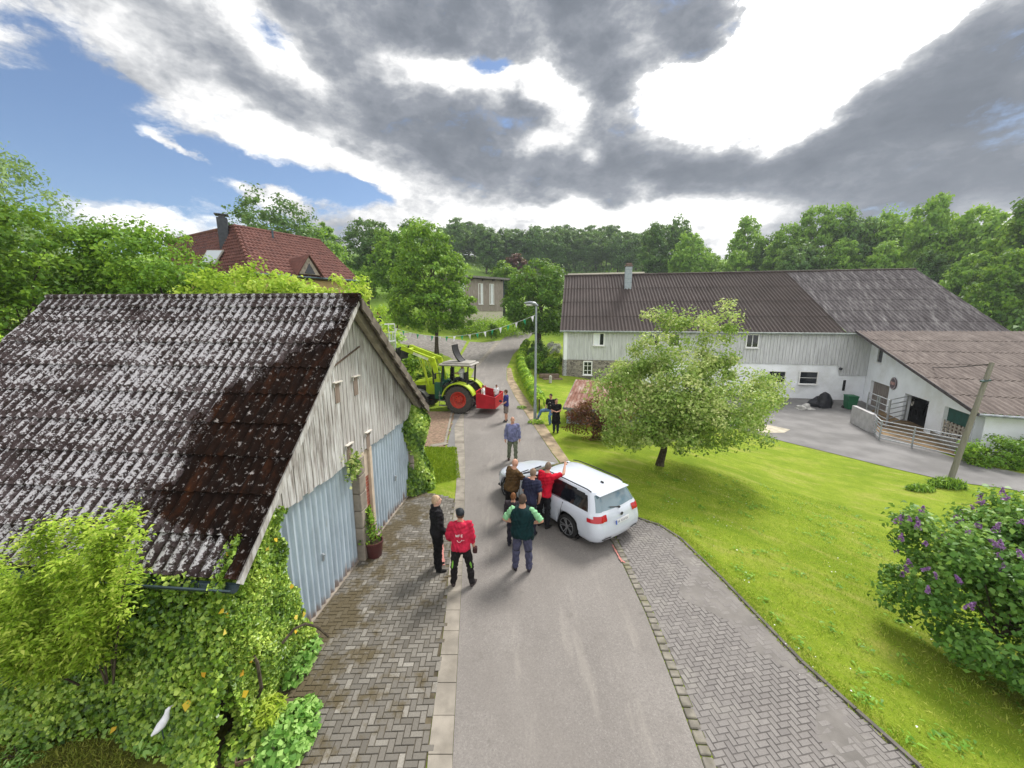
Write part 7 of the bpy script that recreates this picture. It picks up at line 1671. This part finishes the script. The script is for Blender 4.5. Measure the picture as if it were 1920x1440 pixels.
# red transport box on the rear linkage
tb = thing('transport_box', 'bright red transport box carried behind the tractor with two children inside', 'transport box', (-2.86, 22.63, 0), th_)
M_boxred = plain('red_box_paint', (.42, .008, .02), .5, 0, .2, 2, .3, (.20, .03, .025))
BX0, BX1, BY, BZ = -2.15, -1.05, .90, .40
m = MB(); m.box(((BX0+BX1)/2, 0, BZ), (BX1-BX0, 2*BY, .05)); m.build('floor', M_boxred, tb)
for s_ in (-1, 1):
    m = MB(); m.slab([(BX1, s_*BY, BZ), (BX0, s_*BY, BZ), (BX0, s_*BY, BZ+.62), (BX1, s_*BY, BZ+.85)], (0, .03*s_, 0)); sp_ = m.build('side_panel', M_boxred, tb)
    m = MB(); m.beam((BX1, s_*(BY+.03), BZ+.87), (BX0, s_*(BY+.03), BZ+.64), .05, .04); m.build('rim_bar', M_boxred, sp_)
m = MB(); m.box((BX0, 0, BZ+.31), (.04, 2*BY, .62)); m.box((BX0, 0, BZ+.62), (.07, 2*BY+.06, .05)); m.build('tailboard', M_boxred, tb)
m = MB()
for y in np.linspace(-.9, .9, 7): m.beam((BX1, y, BZ), (BX1, y, BZ+.95), .04, .04)
m.beam((BX1, -.95, BZ+.95), (BX1, .95, BZ+.95), .05, .05); m.build('headboard', M_boxred, tb)
m = MB(); m.beam((BX1, -.3, BZ), (-.45, -.25, .7), .05, .08); m.beam((BX1, .3, BZ), (-.45, .25, .7), .05, .08); m.beam((BX1, 0, BZ+.8), (-.4, 0, 1.1), .05, .05); m.build('linkage', M_blackpl, tb)
def onT(x, y, z): return trm @ Vector((x, y, z))
person('tractor driver in a white shirt sitting in the cab', onT(.12, 0, 1.08), th_, 1.78, dict(top=(.62, .62, .66), sleeve=.8, bottom=(.03, .03, .05), hair=(.13, .07, .04)), dict(seat=.80, legL=((-.12, 1, -.15), (0, .25, -1)), legR=((.12, 1, -.15), (0, .25, -1)), armL=((-.1, .5, -.9), (.1, 1, .1)), armR=((.1, .5, -.9), (-.1, 1, .1)), headyaw=R(30)))
person('child in a white top standing at the front of the red box behind the cab', onT(-1.35, .55, BZ+.03), th_+R(10), 1.25, dict(top=(.66, .66, .68), sleeve=.8, bottom=(.06, .07, .12), hair=(.13, .07, .045)), dict())
person('child in a white t-shirt sitting at the tailboard of the red box', onT(-2.0, .0, BZ+.03), R(-60), 1.20, dict(top=(.68, .68, .70), sleeve=.8, bottom=(.06, .07, .12), hair=(.09, .05, .03)), dict())
person('dark-haired man in a navy jacket standing on the raised work platform', onT(5.35, .1, 4.06), R(-150), 1.78, dict(top=(.010, .010, .035), sleeve=1.9, bottom=(.03, .03, .05), hair=(.07, .03, .018), topinf=.035), dict(armL=((-.3, .3, -1), (0, .6, -.6)), armR=((.3, .3, -1), (0, .6, -.6)), headyaw=R(-20)))
# ------------------------------------------------------------------ bunting between platform and lamp
bt = thing('bunting', 'string of white and green pennants sagging from the work platform to the street lamp', 'bunting', (0, 0, 0))
p0 = wp+Vector((.4, -.9, 1.35)); p0 = at(735, 613, 21.6); p1 = Vector((lp.x, lp.y, at(1002, 590, lp.y).z))
def cord(t): return p0.lerp(p1, t)+Vector((0, 0, -1.55*4*t*(1-t)*.5*(1.12-.25*t)))
m = MB(); m.tube([cord(i/40) for i in range(41)], .010, 5); m.build('cord', plain('white_cord', (.6, .62, .6), .8), bt)
M_fl = [plain('white_pennant', (.74, .74, .80), .8, 0, .05), plain('green_pennant', (.035, .33, .17), .8, 0, .08)]
rr = random.Random(3); NFL = 19
for i in range(NFL):
    t = (i+.55)/NFL; a, b_ = cord(t-.0095), cord(t+.0095); c_ = (a+b_)/2+Vector((rr.uniform(-.08, .08), rr.uniform(-.12, .12), -.30)); md = (a+b_)/2+Vector((0, .05*rr.uniform(-1, 1), -.12))
    m = MB(); ql, qr = a.lerp(c_, .45)+Vector((0, .03, 0)), b_.lerp(c_, .45)+Vector((0, -.02, 0)); m.slab([a, b_, qr, ql], (0, .004, 0)); m.slab([ql, qr, c_], (0, .004, 0)); m.build('pennant', M_fl[i % 2], bt)
# ------------------------------------------------------------------ cow in the dark doorway
cwp = gp(1706, 796, -1.2)+Vector((1.9, 1.5, 0))
cow = thing('cow', 'black cow with a white face stripe standing in the dark barn doorway', 'cow', cwp, R(212))
m = MB()
m.tube([(-1.0, 0, 1.02), (-.75, 0, 1.02), (-.2, 0, .98), (.3, 0, 1.0), (.6, 0, 1.08), (.85, 0, 1.2), (1.05, 0, 1.32)], [(.14, .2), (.27, .33), (.32, .38), (.28, .36), (.2, .28), (.14, .19), (.12, .15)], 16)
m.tube([(1.0, 0, 1.36), (1.18, 0, 1.30), (1.36, 0, 1.12), (1.46, 0, 1.0)], [(.11, .13), (.105, .13), (.08, .09), (.07, .07)], 12)
for s_ in (-1, 1):
    m.tube([(1.05, s_*.1, 1.42), (1.02, s_*.26, 1.40)], [(.05, .03), (.03, .02)], 8)
    m.tube([(.5, s_*.18, .85), (.5, s_*.18, .42), (.5, s_*.18, .05)], [.10, .06, .055], 8); m.tube([(-.75, s_*.19, .95), (-.68, s_*.19, .62), (-.82, s_*.19, .38), (-.78, s_*.19, .05)], [.15, .09, .06, .055], 8)
m.tube([(-1.05, 0, 1.15), (-1.12, 0, .8), (-1.1, 0, .45)], [.03, .022, .035], 6)
M_cow = plain('black_hide', (.014, .012, .012), .8, 0, .2)
mesh_obj('body', remeshed('body', m, None, None, .03), M_cow, cow, True)
m = MB(); m.tube([(1.14, 0, 1.435), (1.25, 0, 1.36), (1.38, 0, 1.20), (1.5, 0, 1.06)], [(.04, .02), (.05, .025), (.06, .02), (.04, .02)], 8); m.build('face_stripe', plain('white_blaze', (.7, .66, .6), .8), cow, True)

# ------------------------------------------------------------------ faint summer haze
hm = bpy.data.materials.new('haze_air'); hm.use_nodes = True; nt = hm.node_tree; nt.nodes.clear()
ho = nn(nt, 'ShaderNodeOutputMaterial'); pv = nn(nt, 'ShaderNodeVolumePrincipled', ins={'Color': (.86, .92, 1, 1), 'Density': .00045, 'Anisotropy': .3}); nt.links.new(pv.outputs[0], ho.inputs['Volume'])
mb = MB(); mb.box((0, 430, 30), (1240, 960, 66)); hz = mb.build('haze', hm); tag(hz, 'faint blue-white summer haze lying over the far trees', 'haze', None, 'stuff')
